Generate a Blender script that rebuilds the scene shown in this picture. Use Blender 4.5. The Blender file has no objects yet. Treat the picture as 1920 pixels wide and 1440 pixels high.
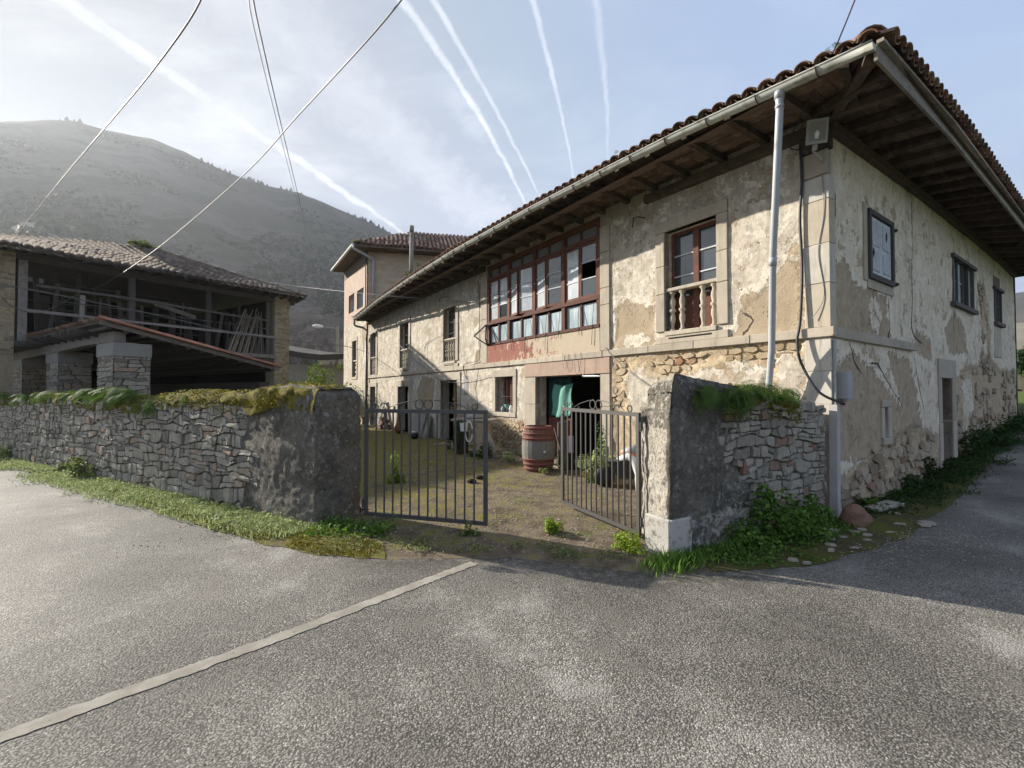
import bpy, bmesh, math, random, hashlib
import numpy as np
from mathutils import Vector, Matrix, geometry

# ------------------------------------------------------------------ camera, sky, sun, exposure
scene = bpy.context.scene
col = scene.collection
cam_d = bpy.data.cameras.new("camera")
cam = bpy.data.objects.new("camera", cam_d)
col.objects.link(cam)
cam.location = (0, 0, 1.6)
cam.rotation_euler = (math.radians(90 + 1.166), 0, 0)
cam_d.sensor_fit = 'HORIZONTAL'
cam_d.sensor_width = 36
cam_d.lens = 835 / 1920 * 36
cam_d.clip_start = 0.05
cam_d.clip_end = 6000
scene.camera = cam

SUN_AZ = Vector((-0.893, 0.450, 0)).normalized()     # towards the sun
SUN_EL = math.radians(23)
SUN_DIR = Vector((SUN_AZ.x * math.cos(SUN_EL), SUN_AZ.y * math.cos(SUN_EL), math.sin(SUN_EL)))
SUN_STRENGTH = 5.0
SKY_STRENGTH = 0.14
EXPOSURE = 1.15
sun_d = bpy.data.lights.new("sun", 'SUN')
sun_d.energy = SUN_STRENGTH
sun_d.angle = math.radians(0.55)
sun_d.color = (1.0, 0.93, 0.82)
sun = bpy.data.objects.new("sun", sun_d)
sun.rotation_euler = SUN_DIR.to_track_quat('Z', 'Y').to_euler()
sun.location = (0, 0, 60)
col.objects.link(sun)

scene.view_settings.view_transform = 'Standard'
scene.view_settings.look = 'None'
scene.view_settings.exposure = EXPOSURE
scene.view_settings.gamma = 1
scene.view_settings.use_curve_mapping = False
scene.render.engine = 'CYCLES'
scene.cycles.max_bounces = 6
scene.cycles.diffuse_bounces = 3
scene.cycles.transparent_max_bounces = 12
scene.cycles.use_denoising = True


class T:
    """small node-graph writer"""
    def __init__(s, tree):
        s.t = tree; s.N = tree.nodes; s.L = tree.links
    def put(s, sock, v):
        if v is None: return
        if isinstance(v, bpy.types.NodeSocket): s.L.new(v, sock)
        else:
            if sock.type == 'RGBA' and len(v) == 3: v = (*v, 1)
            sock.default_value = v
    def node(s, typ, **kw):
        n = s.N.new(typ)
        for k, v in kw.items(): setattr(n, k, v)
        return n
    def m(s, op, a, b=None, c=None, clamp=False):
        n = s.node('ShaderNodeMath', operation=op, use_clamp=clamp)
        s.put(n.inputs[0], a); s.put(n.inputs[1], b); s.put(n.inputs[2], c)
        return n.outputs[0]
    def vm(s, op, a, b=None, out=0):
        n = s.node('ShaderNodeVectorMath', operation=op)
        s.put(n.inputs[0], a); s.put(n.inputs[1], b)
        return n.outputs[out]
    def pos(s): return s.node('ShaderNodeNewGeometry').outputs['Position']
    def obj(s): return s.node('ShaderNodeTexCoord').outputs['Object']
    def attr(s, name, out='Fac'): return s.node('ShaderNodeAttribute', attribute_name=name).outputs[out]
    def rnd(s): return s.node('ShaderNodeObjectInfo').outputs['Random']
    def mp(s, vec, scale=(1, 1, 1), rot=(0, 0, 0), loc=(0, 0, 0)):
        n = s.node('ShaderNodeMapping'); s.put(n.inputs['Vector'], vec)
        n.inputs['Scale'].default_value = scale; n.inputs['Rotation'].default_value = rot; n.inputs['Location'].default_value = loc
        return n.outputs[0]
    def noise(s, vec, scale, detail=4, rough=.55, dist=0, out=0):
        n = s.node('ShaderNodeTexNoise'); s.put(n.inputs['Vector'], vec)
        s.put(n.inputs['Scale'], float(scale)); s.put(n.inputs['Detail'], float(detail)); s.put(n.inputs['Roughness'], float(rough)); s.put(n.inputs['Distortion'], float(dist))
        return n.outputs[out]
    def vor(s, vec, scale, feature='F1', out='Distance', rand=1.0):
        n = s.node('ShaderNodeTexVoronoi', feature=feature); s.put(n.inputs['Vector'], vec)
        s.put(n.inputs['Scale'], float(scale)); s.put(n.inputs['Randomness'], float(rand))
        return n.outputs[out]
    def step(s, v, a, b, to0=0., to1=1.):
        n = s.node('ShaderNodeMapRange', interpolation_type='SMOOTHSTEP')
        s.put(n.inputs[0], v); s.put(n.inputs[1], float(a)); s.put(n.inputs[2], float(b)); s.put(n.inputs[3], float(to0)); s.put(n.inputs[4], float(to1))
        return n.outputs[0]
    def mix(s, f, a, b, bt='MIX'):
        n = s.node('ShaderNodeMix', data_type='RGBA', blend_type=bt)
        s.put(n.inputs[0], f if isinstance(f, bpy.types.NodeSocket) else float(f)); s.put(n.inputs[6], a); s.put(n.inputs[7], b)
        return n.outputs[2]
    def ramp(s, f, stops):
        n = s.node('ShaderNodeValToRGB'); e = n.color_ramp.elements
        while len(e) < len(stops): e.new(.5)
        for i, (p, c) in enumerate(stops):
            e[i].position = p; e[i].color = (*c, 1) if len(c) == 3 else c
        s.put(n.inputs[0], f); return n.outputs[0]
    def hsv(s, c, val=1., sat=1.):
        n = s.node('ShaderNodeHueSaturation'); s.put(n.inputs['Color'], c); s.put(n.inputs['Value'], val); s.put(n.inputs['Saturation'], sat)
        return n.outputs[0]
    def bump(s, h, strength=.5, dist=.02, normal=None):
        n = s.node('ShaderNodeBump'); s.put(n.inputs['Height'], h); s.put(n.inputs['Strength'], strength); s.put(n.inputs['Distance'], dist)
        if normal is not None: s.put(n.inputs['Normal'], normal)
        return n.outputs[0]


def make_mat(name, fn, rough=.85, spec=.3, metallic=0):
    mt = bpy.data.materials.new(name); mt.use_nodes = True
    t = T(mt.node_tree); b = mt.node_tree.nodes['Principled BSDF']
    b.inputs['Roughness'].default_value = rough
    b.inputs['Specular IOR Level'].default_value = spec
    b.inputs['Metallic'].default_value = metallic
    r = fn(t)
    if not isinstance(r, dict): r = {'c': r}
    t.put(b.inputs['Base Color'], r.get('c'))
    if 'n' in r: t.put(b.inputs['Normal'], r['n'])
    if 'r' in r: t.put(b.inputs['Roughness'], r['r'])
    if 'trans' in r:      # thin leaves let light through
        tr = t.node('ShaderNodeBsdfTranslucent'); t.put(tr.inputs['Color'], r['tc'])
        mx = t.node('ShaderNodeMixShader'); mx.inputs[0].default_value = r['trans']
        t.L.new(b.outputs[0], mx.inputs[1]); t.L.new(tr.outputs[0], mx.inputs[2])
        t.L.new(mx.outputs[0], mt.node_tree.nodes['Material Output'].inputs[0])
    return mt


# ---- world: clear winter sky, high haze veil and contrails (all by direction, so the same from anywhere)
world = bpy.data.worlds.new("World"); scene.world = world; world.use_nodes = True
def build_world():
    t = T(world.node_tree); bg = t.N['Background']
    sky = t.node('ShaderNodeTexSky', sky_type='NISHITA')
    sky.sun_disc = False; sky.sun_elevation = SUN_EL
    sky.sun_rotation = math.atan2(SUN_AZ.x, SUN_AZ.y)
    sky.altitude = 200; sky.air_density = 1.0; sky.dust_density = 1.6; sky.ozone_density = 1.6
    g = t.node('ShaderNodeTexCoord').outputs['Generated']
    d = t.vm('NORMALIZE', g)
    sep = t.node('ShaderNodeSeparateXYZ'); t.put(sep.inputs[0], d)
    zz = t.m('MAXIMUM', sep.outputs[2], .02)
    # planar projection of a high cloud layer
    px = t.m('DIVIDE', sep.outputs[0], t.m('ADD', zz, .12)); py = t.m('DIVIDE', sep.outputs[1], t.m('ADD', zz, .12))
    cmb = t.node('ShaderNodeCombineXYZ'); t.put(cmb.inputs[0], px); t.put(cmb.inputs[1], py)
    pl = cmb.outputs[0]
    sd = t.vm('DOT_PRODUCT', d, tuple(SUN_DIR), out=1)
    near_sun = t.step(sd, .25, 1.0)
    veil = t.noise(t.mp(pl, (1.1, 1.9, 1), (0, 0, .6)), 1.1, 7, .6, .4)
    veil = t.m('MULTIPLY', t.step(veil, .42, .78), t.m('ADD', .16, t.m('MULTIPLY', near_sun, .6)))
    fine = t.noise(t.mp(pl, (5, 5, 1)), 2.0, 6, .62, .6)
    wob = t.noise(d, 7.0, 4, .6)
    wob2 = t.noise(d, 42.0, 4, .65)
    total = veil
    # each trail: great circle through two directions, pixel rays of the photograph turned into bearings
    def dirv(u, v):
        P = math.radians(1.166); x = (u - 960) / 835; z = (720 - v) / 835
        return Vector((x, math.cos(P) - math.sin(P) * z, math.sin(P) + math.cos(P) * z)).normalized()
    trails = [((120, 0), (740, 425), .0105, .9, .014, 0), ((752, 0), (985, 385), .0064, .8, .011, -.05), ((812, 0), (1010, 365), .0047, .62, .007, -.02),
              ((998, 0), (1076, 330), .0047, .58, .007, -.02), ((1115, 0), (1138, 300), .0065, .40, .010, -.035), ((330, -120), (950, 440), .07, .42, .06, 0),
              ((560, -60), (1000, 300), .0, .0, .0, 0)]
    for (a, b, w, amp, jit, bow) in trails:
        if amp == 0: continue
        A, B = dirv(*a), dirv(*b)
        n = A.cross(B).normalized(); mid = (A + B).normalized(); tan = (B - A).normalized(); L = (B - A).length
        dist = t.vm('DOT_PRODUCT', d, tuple(n), out=1)
        al = t.m('DIVIDE', t.vm('DOT_PRODUCT', d, tuple(tan), out=1), L)        # about -.5 .. .5 along the seen part
        if bow: dist = t.m('ADD', dist, t.m('MULTIPLY', t.m('SUBTRACT', t.m('MULTIPLY', al, al), .25), bow))
        dist = t.m('ADD', dist, t.m('MULTIPLY', t.m('SUBTRACT', wob, .5), jit * 1.6))
        dist = t.m('ADD', dist, t.m('MULTIPLY', t.m('SUBTRACT', wob2, .5), jit * 1.2))
        wid = t.m('MULTIPLY', w, t.m('SUBTRACT', 1.0, t.m('MULTIPLY', al, .9)))
        q = t.m('DIVIDE', t.m('ABSOLUTE', dist), t.m('MAXIMUM', wid, .001))
        core = t.step(q, 1.25, .15)
        core = t.m('MULTIPLY', core, t.m('ADD', .12, t.m('MULTIPLY', fine, 1.35)))
        front = t.step(t.vm('DOT_PRODUCT', d, tuple(mid), out=1), .2, .5)
        core = t.m('MULTIPLY', t.m('MULTIPLY', core, front), amp)
        total = t.m('MAXIMUM', total, core)
    # the spread-out flank of the second trail
    A, B = dirv(830, 150), dirv(925, 285)
    n = A.cross(B).normalized(); mid = (A + B).normalized(); tan = (B - A).normalized()
    dist = t.m('ADD', t.vm('DOT_PRODUCT', d, tuple(n), out=1), t.m('MULTIPLY', t.m('SUBTRACT', wob, .5), .03))
    al = t.m('DIVIDE', t.vm('DOT_PRODUCT', d, tuple(tan), out=1), (B - A).length)
    fl = t.m('MULTIPLY', t.step(t.m('ABSOLUTE', dist), .034, .004), t.step(t.m('ABSOLUTE', al), .75, .1))
    fl = t.m('MULTIPLY', fl, t.m('MULTIPLY', t.step(fine, .3, .75), .35))
    fl = t.m('MULTIPLY', fl, t.step(t.vm('DOT_PRODUCT', d, tuple(mid), out=1), .2, .5))
    total = t.m('MINIMUM', t.m('ADD', total, fl), .95)
    # haze low over the hills, brighter round the sun
    low = t.m('MULTIPLY', t.step(sep.outputs[2], .65, .0), .55)
    glow = t.m('POWER', t.m('MAXIMUM', sd, 0), 5.0)
    white = t.mix(glow, (3.3, 3.45, 3.8), (2.25, 2.3, 2.35))
    nsk = t.vm('MINIMUM', sky.outputs[0], (1.9, 1.9, 1.9))
    c = t.mix(.25, t.mix(t.step(sd, -.2, 1.0), (1.55, 1.95, 2.95), (1.32, 1.55, 2.1)), nsk)
    c = t.mix(glow, c, (1.2, 1.28, 1.4))
    c = t.mix(low, c, (1.6, 1.92, 2.5))
    c = t.mix(total, c, white)
    t.put(bg.inputs[0], c); bg.inputs[1].default_value = SKY_STRENGTH
build_world()

# ------------------------------------------------------------------ mesh tools
R = random.Random(7)
NR = np.random.default_rng(7)
X, Y, Z = Vector((1, 0, 0)), Vector((0, 1, 0)), Vector((0, 0, 1))
C0 = Vector((4.2, 5.86, 0))
dF = Vector((-.564, .826, 0)).normalized(); nF = Vector((-dF.y, dF.x, 0))
dS = Vector((.824, .566, 0)).normalized(); nS = Vector((dS.y, -dS.x, 0))
def FP(s, z, e=0.): return C0 + dF * s + nF * e + Z * z
def SP(s, z, e=0.): return C0 + dS * s + nS * e + Z * z

def _h(ix, iy, seed):
    n = (ix.astype(np.int64) * 374761393 + iy.astype(np.int64) * 668265263 + seed * 144665) & 0x7fffffff
    n = ((n ^ (n >> 13)) * 1274126177) & 0x7fffffff
    return ((n ^ (n >> 16)) & 0xffff) / 65535.
def vn(x, y, seed=0):
    x = np.asarray(x, float); y = np.asarray(y, float)
    ix = np.floor(x); iy = np.floor(y); fx = x - ix; fy = y - iy
    fx = fx * fx * (3 - 2 * fx); fy = fy * fy * (3 - 2 * fy)
    a = _h(ix, iy, seed); b = _h(ix + 1, iy, seed); c = _h(ix, iy + 1, seed); d = _h(ix + 1, iy + 1, seed)
    return (a * (1 - fx) + b * fx) * (1 - fy) + (c * (1 - fx) + d * fx) * fy
def fbm(x, y, seed=0, o=4):
    r = 0; a = .5; t = 0
    for i in range(o):
        r = r + a * vn(np.asarray(x) * 2 ** i, np.asarray(y) * 2 ** i, seed + i * 17); t += a; a *= .5
    return r / t
def polysd(px, py, poly):
    """signed distance, positive inside"""
    px = np.asarray(px, float); py = np.asarray(py, float)
    d = np.full(px.shape, 1e9); ins = np.zeros(px.shape, bool)
    n = len(poly)
    for i in range(n):
        (x0, y0), (x1, y1) = poly[i], poly[(i + 1) % n]
        ex, ey = x1 - x0, y1 - y0
        t = np.clip(((px - x0) * ex + (py - y0) * ey) / (ex * ex + ey * ey + 1e-12), 0, 1)
        d = np.minimum(d, np.hypot(px - x0 - t * ex, py - y0 - t * ey))
        c = ((y0 > py) != (y1 > py))
        with np.errstate(divide='ignore', invalid='ignore'):
            ins ^= c & (px < (x1 - x0) * (py - y0) / (y1 - y0 + 1e-12) + x0)
    return np.where(ins, d, -d)
def interp(x, pts):
    return float(np.interp(x, [p[0] for p in pts], [p[1] for p in pts]))

def origin_of(parent):
    o = Vector((0, 0, 0))
    while parent is not None:
        o += parent.location; parent = parent.parent
    return o
def link(name, me, mat, parent=None, kind=None):
    if mat is not None and len(me.materials) == 0: me.materials.append(mat)
    o = bpy.data.objects.new(name, me); col.objects.link(o)
    if parent is not None: o.parent = parent
    if kind: o['kind'] = kind
    return o
def tag(o, label, cat, group=None, kind=None):
    o['label'] = label
    if cat: o['category'] = cat
    if group: o['group'] = group
    if kind: o['kind'] = kind
    return o
def thing(name, label, cat, loc, group=None):
    o = bpy.data.objects.new(name, None); col.objects.link(o); o.location = loc
    o.empty_display_size = .2
    return tag(o, label, cat, group)
def np_mesh(name, v, f, attrs=None, smooth=False):
    """v (n,3), f (m,k) with k fixed"""
    v = np.asarray(v, np.float32); f = np.asarray(f, np.int32)
    me = bpy.data.meshes.new(name)
    m, k = f.shape
    me.vertices.add(len(v)); me.vertices.foreach_set('co', v.ravel())
    me.loops.add(m * k); me.loops.foreach_set('vertex_index', f.ravel())
    me.polygons.add(m); me.polygons.foreach_set('loop_start', np.arange(0, m * k, k, dtype=np.int32))
    try: me.polygons.foreach_set('loop_total', np.full(m, k, np.int32))
    except Exception: pass
    me.update(calc_edges=True)
    if smooth: me.polygons.foreach_set('use_smooth', np.ones(m, bool))
    for n_, a in (attrs or {}).items():
        at = me.attributes.new(n_, 'FLOAT', 'POINT'); at.data.foreach_set('value', np.asarray(a, np.float32).ravel())
    me.validate()
    return me

class MB:
    def __init__(s): s.v = []; s.f = []; s.t = []
    def add(s, vs, fs, tint=.5):
        o = len(s.v); s.v += [Vector(p) for p in vs]; s.t += [tint] * len(vs)
        s.f += [tuple(i + o for i in f) for f in fs]; return s
    def hexa(s, p, tint=.5):   # p: 8 points, bottom loop 0-3, top loop 4-7
        return s.add(p, [(0, 3, 2, 1), (4, 5, 6, 7), (0, 1, 5, 4), (1, 2, 6, 5), (2, 3, 7, 6), (3, 0, 4, 7)], tint)
    def box(s, o, a, b, c, tint=.5):  # corner + three edge vectors
        o, a, b, c = Vector(o), Vector(a), Vector(b), Vector(c)
        if a.cross(b).dot(c) < 0: a, b = b, a
        return s.hexa([o, o + a, o + a + b, o + b, o + c, o + a + c, o + a + b + c, o + b + c], tint)
    def bar(s, p, q, w, h, up=Z, tint=.5, w2=None):   # rectangular bar between two points
        p, q = Vector(p), Vector(q); d = (q - p).normalized()
        sd = d.cross(up)
        if sd.length < 1e-4: sd = d.cross(X)
        sd.normalize(); u = sd.cross(d).normalized()
        def ring(c, k): return [c - sd * w / 2 * k - u * h / 2 * k, c + sd * w / 2 * k - u * h / 2 * k, c + sd * w / 2 * k + u * h / 2 * k, c - sd * w / 2 * k + u * h / 2 * k]
        a = ring(p, 1); b = ring(q, w2 or 1)
        return s.add(a + b, [(0, 1, 2, 3), (7, 6, 5, 4), (0, 4, 5, 1), (1, 5, 6, 2), (2, 6, 7, 3), (3, 7, 4, 0)], tint)
    def tube(s, pts, r, n=8, caps=True, tint=.5):
        pts = [Vector(p) for p in pts]; k = len(pts)
        rr = r if isinstance(r, (list, tuple)) else [r] * k
        vs = []; prev = None
        for i, p in enumerate(pts):
            d = (pts[min(i + 1, k - 1)] - pts[max(i - 1, 0)]).normalized()
            if prev is None:
                sd = d.cross(Z)
                if sd.length < 1e-3: sd = d.cross(X)
            else: sd = prev - d * prev.dot(d)
            sd.normalize(); prev = sd; u = d.cross(sd)
            vs += [p + (sd * math.cos(j * 2 * math.pi / n) + u * math.sin(j * 2 * math.pi / n)) * rr[i] for j in range(n)]
        fs = []
        for i in range(k - 1):
            for j in range(n):
                a = i * n + j; b = i * n + (j + 1) % n
                fs.append((a, b, b + n, a + n))
        if caps: fs += [tuple(range(n - 1, -1, -1)), tuple(range((k - 1) * n, k * n))]
        return s.add(vs, fs, tint)
    def lathe(s, o, prof, n=16, up=Z, tint=.5, caps=True):
        o = Vector(o); up = Vector(up).normalized(); a = up.cross(X if abs(up.x) < .9 else Y).normalized(); b = up.cross(a)
        vs = []
        for (r, h) in prof:
            vs += [o + up * h + (a * math.cos(j * 2 * math.pi / n) + b * math.sin(j * 2 * math.pi / n)) * r for j in range(n)]
        fs = []
        for i in range(len(prof) - 1):
            for j in range(n):
                fs.append((i * n + j, i * n + (j + 1) % n, (i + 1) * n + (j + 1) % n, (i + 1) * n + j))
        if caps: fs += [tuple(range(n - 1, -1, -1)), tuple(range((len(prof) - 1) * n, len(prof) * n))]
        return s.add(vs, fs, tint)
    def prism(s, poly, c, tint=.5):   # planar polygon swept by c
        c = Vector(c); n = len(poly); poly = [Vector(p) for p in poly]
        nn = sum(((poly[i] - poly[0]).cross(poly[(i + 1) % n] - poly[0]) for i in range(1, n)), Vector())
        if nn.dot(c) > 0: poly = poly[::-1]
        vs = poly + [p + c for p in poly]
        fs = [tuple(range(n)), tuple(range(2 * n - 1, n - 1, -1))] + [(i, i + n, (i + 1) % n + n, (i + 1) % n) for i in range(n)]
        return s.add(vs, fs, tint)
    def mesh(s, name, off=Vector((0, 0, 0)), smooth=False, bevel=0):
        me = bpy.data.meshes.new(name)
        me.from_pydata([tuple(p - off) for p in s.v], [], s.f); me.update()
        a = me.attributes.new('tint', 'FLOAT', 'POINT'); a.data.foreach_set('value', s.t)
        if bevel:
            bm = bmesh.new(); bm.from_mesh(me)
            bmesh.ops.bevel(bm, geom=list(bm.edges), offset=bevel, segments=1, affect='EDGES', clamp_overlap=True)
            bm.to_mesh(me); bm.free()
        if smooth: me.polygons.foreach_set('use_smooth', [True] * len(me.polygons))
        return me
    def build(s, name, mat, parent=None, kind=None, smooth=False, bevel=0):
        return link(name, s.mesh(name, origin_of(parent), smooth, bevel), mat, parent, kind)

def smooth_by_angle(o, ang=35):
    me = o.data
    me.polygons.foreach_set('use_smooth', [True] * len(me.polygons))
    bm = bmesh.new(); bm.from_mesh(me)
    for e in bm.edges:
        if len(e.link_faces) == 2 and e.calc_face_angle(0) > math.radians(ang): e.smooth = False
    bm.to_mesh(me); bm.free()
    return o
# ------------------------------------------------------------------ materials
MT = {}
def grey(v): return (v, v, v)

def m_plaster(side):
    def fn(t):
        p = t.pos()
        peel, rub, crk, dirt = t.attr('peel'), t.attr('rub'), t.attr('crk'), t.attr('dirt')
        n1 = t.noise(p, 2.2, 6, .6); n2 = t.noise(p, 9, 6, .65); n3 = t.noise(p, 40, 5, .65)
        st = t.noise(t.mp(p, (7, 7, .7)), 1.6, 5, .6)
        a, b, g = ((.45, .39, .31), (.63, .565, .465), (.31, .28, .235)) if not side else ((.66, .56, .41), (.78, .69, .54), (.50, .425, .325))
        base = t.mix(t.step(n1, .3, .7), a, b)
        base = t.mix(t.step(n2, .42, .72, 0, .8), base, g)
        base = t.mix(t.step(n3, .50, .70, 0, .45), base, (.30, .26, .21))
        base = t.mix(t.m('MULTIPLY', t.step(st, .45, .72), .55), base, g)
        base = t.mix(t.step(t.noise(p, 5, 3, .5), .6, .72, 0, .55), base, (.74, .68, .57))
        base = t.mix(t.m('MULTIPLY', dirt, t.step(n1, .1, .6, .5, 1.)), base, (.23, .20, .165))
        # small chips and pits
        pit = t.vor(p, 13, out='Distance'); pitm = t.m('MULTIPLY', t.step(pit, .22, .1), t.step(t.noise(p, 3.3, 3, .5), .56, .64))
        base = t.mix(t.m('MULTIPLY', pitm, .85), base, (.17, .13, .09))
        chip = t.step(t.noise(p, 4.3, 8, .72), .56, .575)
        base = t.mix(t.m('MULTIPLY', chip, .5), base, (.76, .71, .62))
        chip2 = t.step(t.noise(t.mp(p, loc=(7, 3, 5)), 3.1, 9, .74), .575, .585)
        base = t.mix(t.m('MULTIPLY', chip2, .8), base, (.40, .31, .20))
        # lime rim, then the bare ochre render
        pe = t.m('ADD', peel, t.m('ADD', t.m('MULTIPLY', t.m('SUBTRACT', n2, .5), .55), t.m('MULTIPLY', t.m('SUBTRACT', n3, .5), .16)))
        rim = t.step(pe, -.11, -.07); och = t.step(pe, -.005, .005)
        lime = t.mix(n3, (.62, .54, .42), (.80, .74, .63))
        base = t.mix(t.m('MULTIPLY', rim, t.step(n2, .35, .6)), base, lime)
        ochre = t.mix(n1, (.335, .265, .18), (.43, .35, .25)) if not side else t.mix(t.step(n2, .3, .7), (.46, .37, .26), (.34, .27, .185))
        ochre = t.mix(t.step(n3, .4, .8, 0, .35), ochre, (.26, .19, .12))
        base = t.mix(och, base, ochre)
        # earthy mortar between the rubble
        ru = t.m('ADD', rub, t.m('ADD', t.m('MULTIPLY', t.m('SUBTRACT', n2, .5), .6), t.m('MULTIPLY', t.m('SUBTRACT', n3, .5), .2)))
        rm = t.step(ru, -.01, .01)
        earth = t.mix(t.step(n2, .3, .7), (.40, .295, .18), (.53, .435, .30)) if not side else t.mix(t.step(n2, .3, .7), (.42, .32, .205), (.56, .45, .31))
        earth = t.mix(t.step(n3, .5, .7, 0, .7), earth, (.17, .12, .08))
        base = t.mix(rm, base, earth)
        # cracks
        ck = t.m('ADD', t.m('ABSOLUTE', t.m('ADD', crk, t.m('MULTIPLY', t.m('SUBTRACT', n2, .5), .10))), t.m('MULTIPLY', t.step(n1, .35, .6), -.008))
        cm = t.step(ck, .012, .004)
        base = t.mix(t.m('MULTIPLY', cm, .9), base, (.055, .045, .035))
        h = t.m('ADD', t.m('MULTIPLY', n3, .25), t.m('MULTIPLY', n2, .35))
        h = t.m('SUBTRACT', h, t.m('MULTIPLY', och, .55)); h = t.m('SUBTRACT', h, t.m('MULTIPLY', rm, .7)); h = t.m('SUBTRACT', h, t.m('MULTIPLY', cm, .9))
        h = t.m('SUBTRACT', h, t.m('MULTIPLY', pitm, .5)); h = t.m('SUBTRACT', h, t.m('MULTIPLY', chip2, .3))
        return dict(c=base, n=t.bump(h, 1., .028))
    return fn
MT['plaster_front'] = make_mat('front_plaster', m_plaster(False), .92, .2)
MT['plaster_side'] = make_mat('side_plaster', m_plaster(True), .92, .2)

def m_stone(c0, c1, c2, lich=(.55, .55, .5), lam=.3, moss=0.):
    def fn(t):
        p = t.pos(); tint = t.attr('tint')
        n1 = t.noise(p, 9, 5, .6); n2 = t.noise(p, 45, 5, .7)
        c = t.ramp(tint, [(0, c0), (.5, c1), (.86, c1), (1, c2)])
        c = t.hsv(c, t.m('ADD', .55, t.m('MULTIPLY', n1, .9)))
        c = t.mix(t.step(n2, .5, .75, 0, .6), c, (.06, .055, .05))
        c = t.mix(t.m('MULTIPLY', t.step(t.noise(p, 17, 5, .6), .56, .66), lam), c, lich)
        if moss: c = t.mix(t.m('MULTIPLY', t.step(t.noise(p, 6, 5, .6), .52, .62), moss), c, (.10, .11, .02))
        return dict(c=c, n=t.bump(t.m('ADD', n1, t.m('MULTIPLY', n2, .5)), .7, .02))
    return fn
MT['wall_stone'] = make_mat('grey_field_stone', m_stone((.19, .17, .138), (.36, .325, .265), (.36, .25, .18), (.52, .50, .44), .4, .25))
MT['pale_stone'] = make_mat('pale_rubble_stone', m_stone((.20, .178, .14), (.33, .298, .24), (.22, .12, .08), (.46, .43, .37), .4))
MT['house_stone'] = make_mat('ochre_rubble_stone', m_stone((.27, .20, .12), (.42, .335, .22), (.26, .13, .07), (.56, .50, .40), .4))
MT['side_stone'] = make_mat('brown_rubble_stone', m_stone((.23, .175, .115), (.40, .33, .235), (.21, .11, .07), (.54, .49, .40), .45))
MT['barn_stone'] = make_mat('barn_slate_stone', m_stone((.20, .165, .11), (.36, .29, .19), (.28, .22, .13), (.45, .42, .35), .25))

def m_dress(c0, c1):
    def fn(t):
        p = t.pos(); tint = t.attr('tint')
        n1 = t.noise(p, 3.5, 6, .65); n2 = t.noise(p, 60, 4, .7); n3 = t.noise(t.mp(p, (9, 9, 1)), 1.5, 5, .6)
        c = t.mix(tint, c0, c1)
        c = t.hsv(c, t.m('ADD', .68, t.m('MULTIPLY', n1, .6)))
        c = t.mix(t.step(n3, .52, .75, 0, .5), c, (.15, .13, .11))
        c = t.mix(t.step(n2, .55, .8, 0, .4), c, (.12, .10, .08))
        return dict(c=c, n=t.bump(t.m('ADD', n1, t.m('MULTIPLY', n2, .4)), .45, .012))
    return fn
MT['dressed'] = make_mat('dressed_sandstone', m_dress((.36, .31, .245), (.47, .41, .325)))
MT['quoin'] = make_mat('pale_quoin_stone', m_dress((.42, .34, .22), (.50, .47, .42)))
MT['pinkstone'] = make_mat('pink_lintel_stone', m_dress((.36, .25, .19), (.42, .31, .24)))

def m_render_end(t):       # rough lime render blackened by lichen
    p = t.pos(); pale = t.attr('pale')
    n1 = t.noise(p, 2.6, 6, .65); n2 = t.noise(p, 14, 6, .7); n3 = t.noise(p, 60, 4, .7)
    c = t.mix(t.step(n1, .3, .7), (.10, .091, .075), (.21, .19, .153))
    c = t.mix(t.step(n2, .50, .66, 0, .8), c, (.27, .245, .20))
    light = t.mix(t.step(n2, .3, .7), (.36, .32, .26), (.60, .56, .48))
    light = t.mix(t.step(t.noise(p, 6, 6, .7), .52, .64, 0, .85), light, (.16, .14, .115))
    pm = t.m('ADD', pale, t.m('MULTIPLY', t.m('SUBTRACT', n2, .5), .9))
    c = t.mix(t.step(pm, .42, .62), c, light)
    v = t.vor(p, 9); spots = t.m('MULTIPLY', t.step(v, .30, .22), t.step(t.noise(p, 7, 2, .5), .54, .6))
    c = t.mix(t.m('MULTIPLY', spots, .7), c, (.42, .41, .38))
    spk = t.step(t.noise(p, 95, 2, .5), .64, .7)
    c = t.mix(t.m('MULTIPLY', spk, .5), c, (.5, .49, .45))
    n4 = t.noise(p, 24, 7, .75)
    c = t.mix(t.step(n4, .53, .63, 0, .7), c, (.055, .05, .042)); c = t.mix(t.step(t.noise(t.mp(p, loc=(3, 8, 1)), 9, 8, .75), .54, .62, 0, .7), c, (.34, .315, .265))
    h = t.m('ADD', t.m('MULTIPLY', n2, .9), t.m('ADD', t.m('MULTIPLY', n3, .35), t.m('MULTIPLY', n4, .8)))
    return dict(c=c, n=t.bump(h, 1., .05))
MT['render_end'] = make_mat('blackened_render', m_render_end, .95, .2)
MT['white_block'] = make_mat('chalky_white_paint', lambda t: dict(c=t.mix(t.step(t.noise(t.pos(), 7, 6, .7), .5, .66), (.44, .42, .375), (.20, .18, .145)), n=t.bump(t.noise(t.pos(), 35, 5, .7), .6, .015)), .9, .2)
MT['core'] = make_mat('wall_core_earth', lambda t: dict(c=t.mix(t.noise(t.pos(), 14, 5, .6), (.055, .047, .038), (.14, .12, .095)), n=t.bump(t.noise(t.pos(), 30, 5, .7), .9, .03)), .95, .1)

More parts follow.
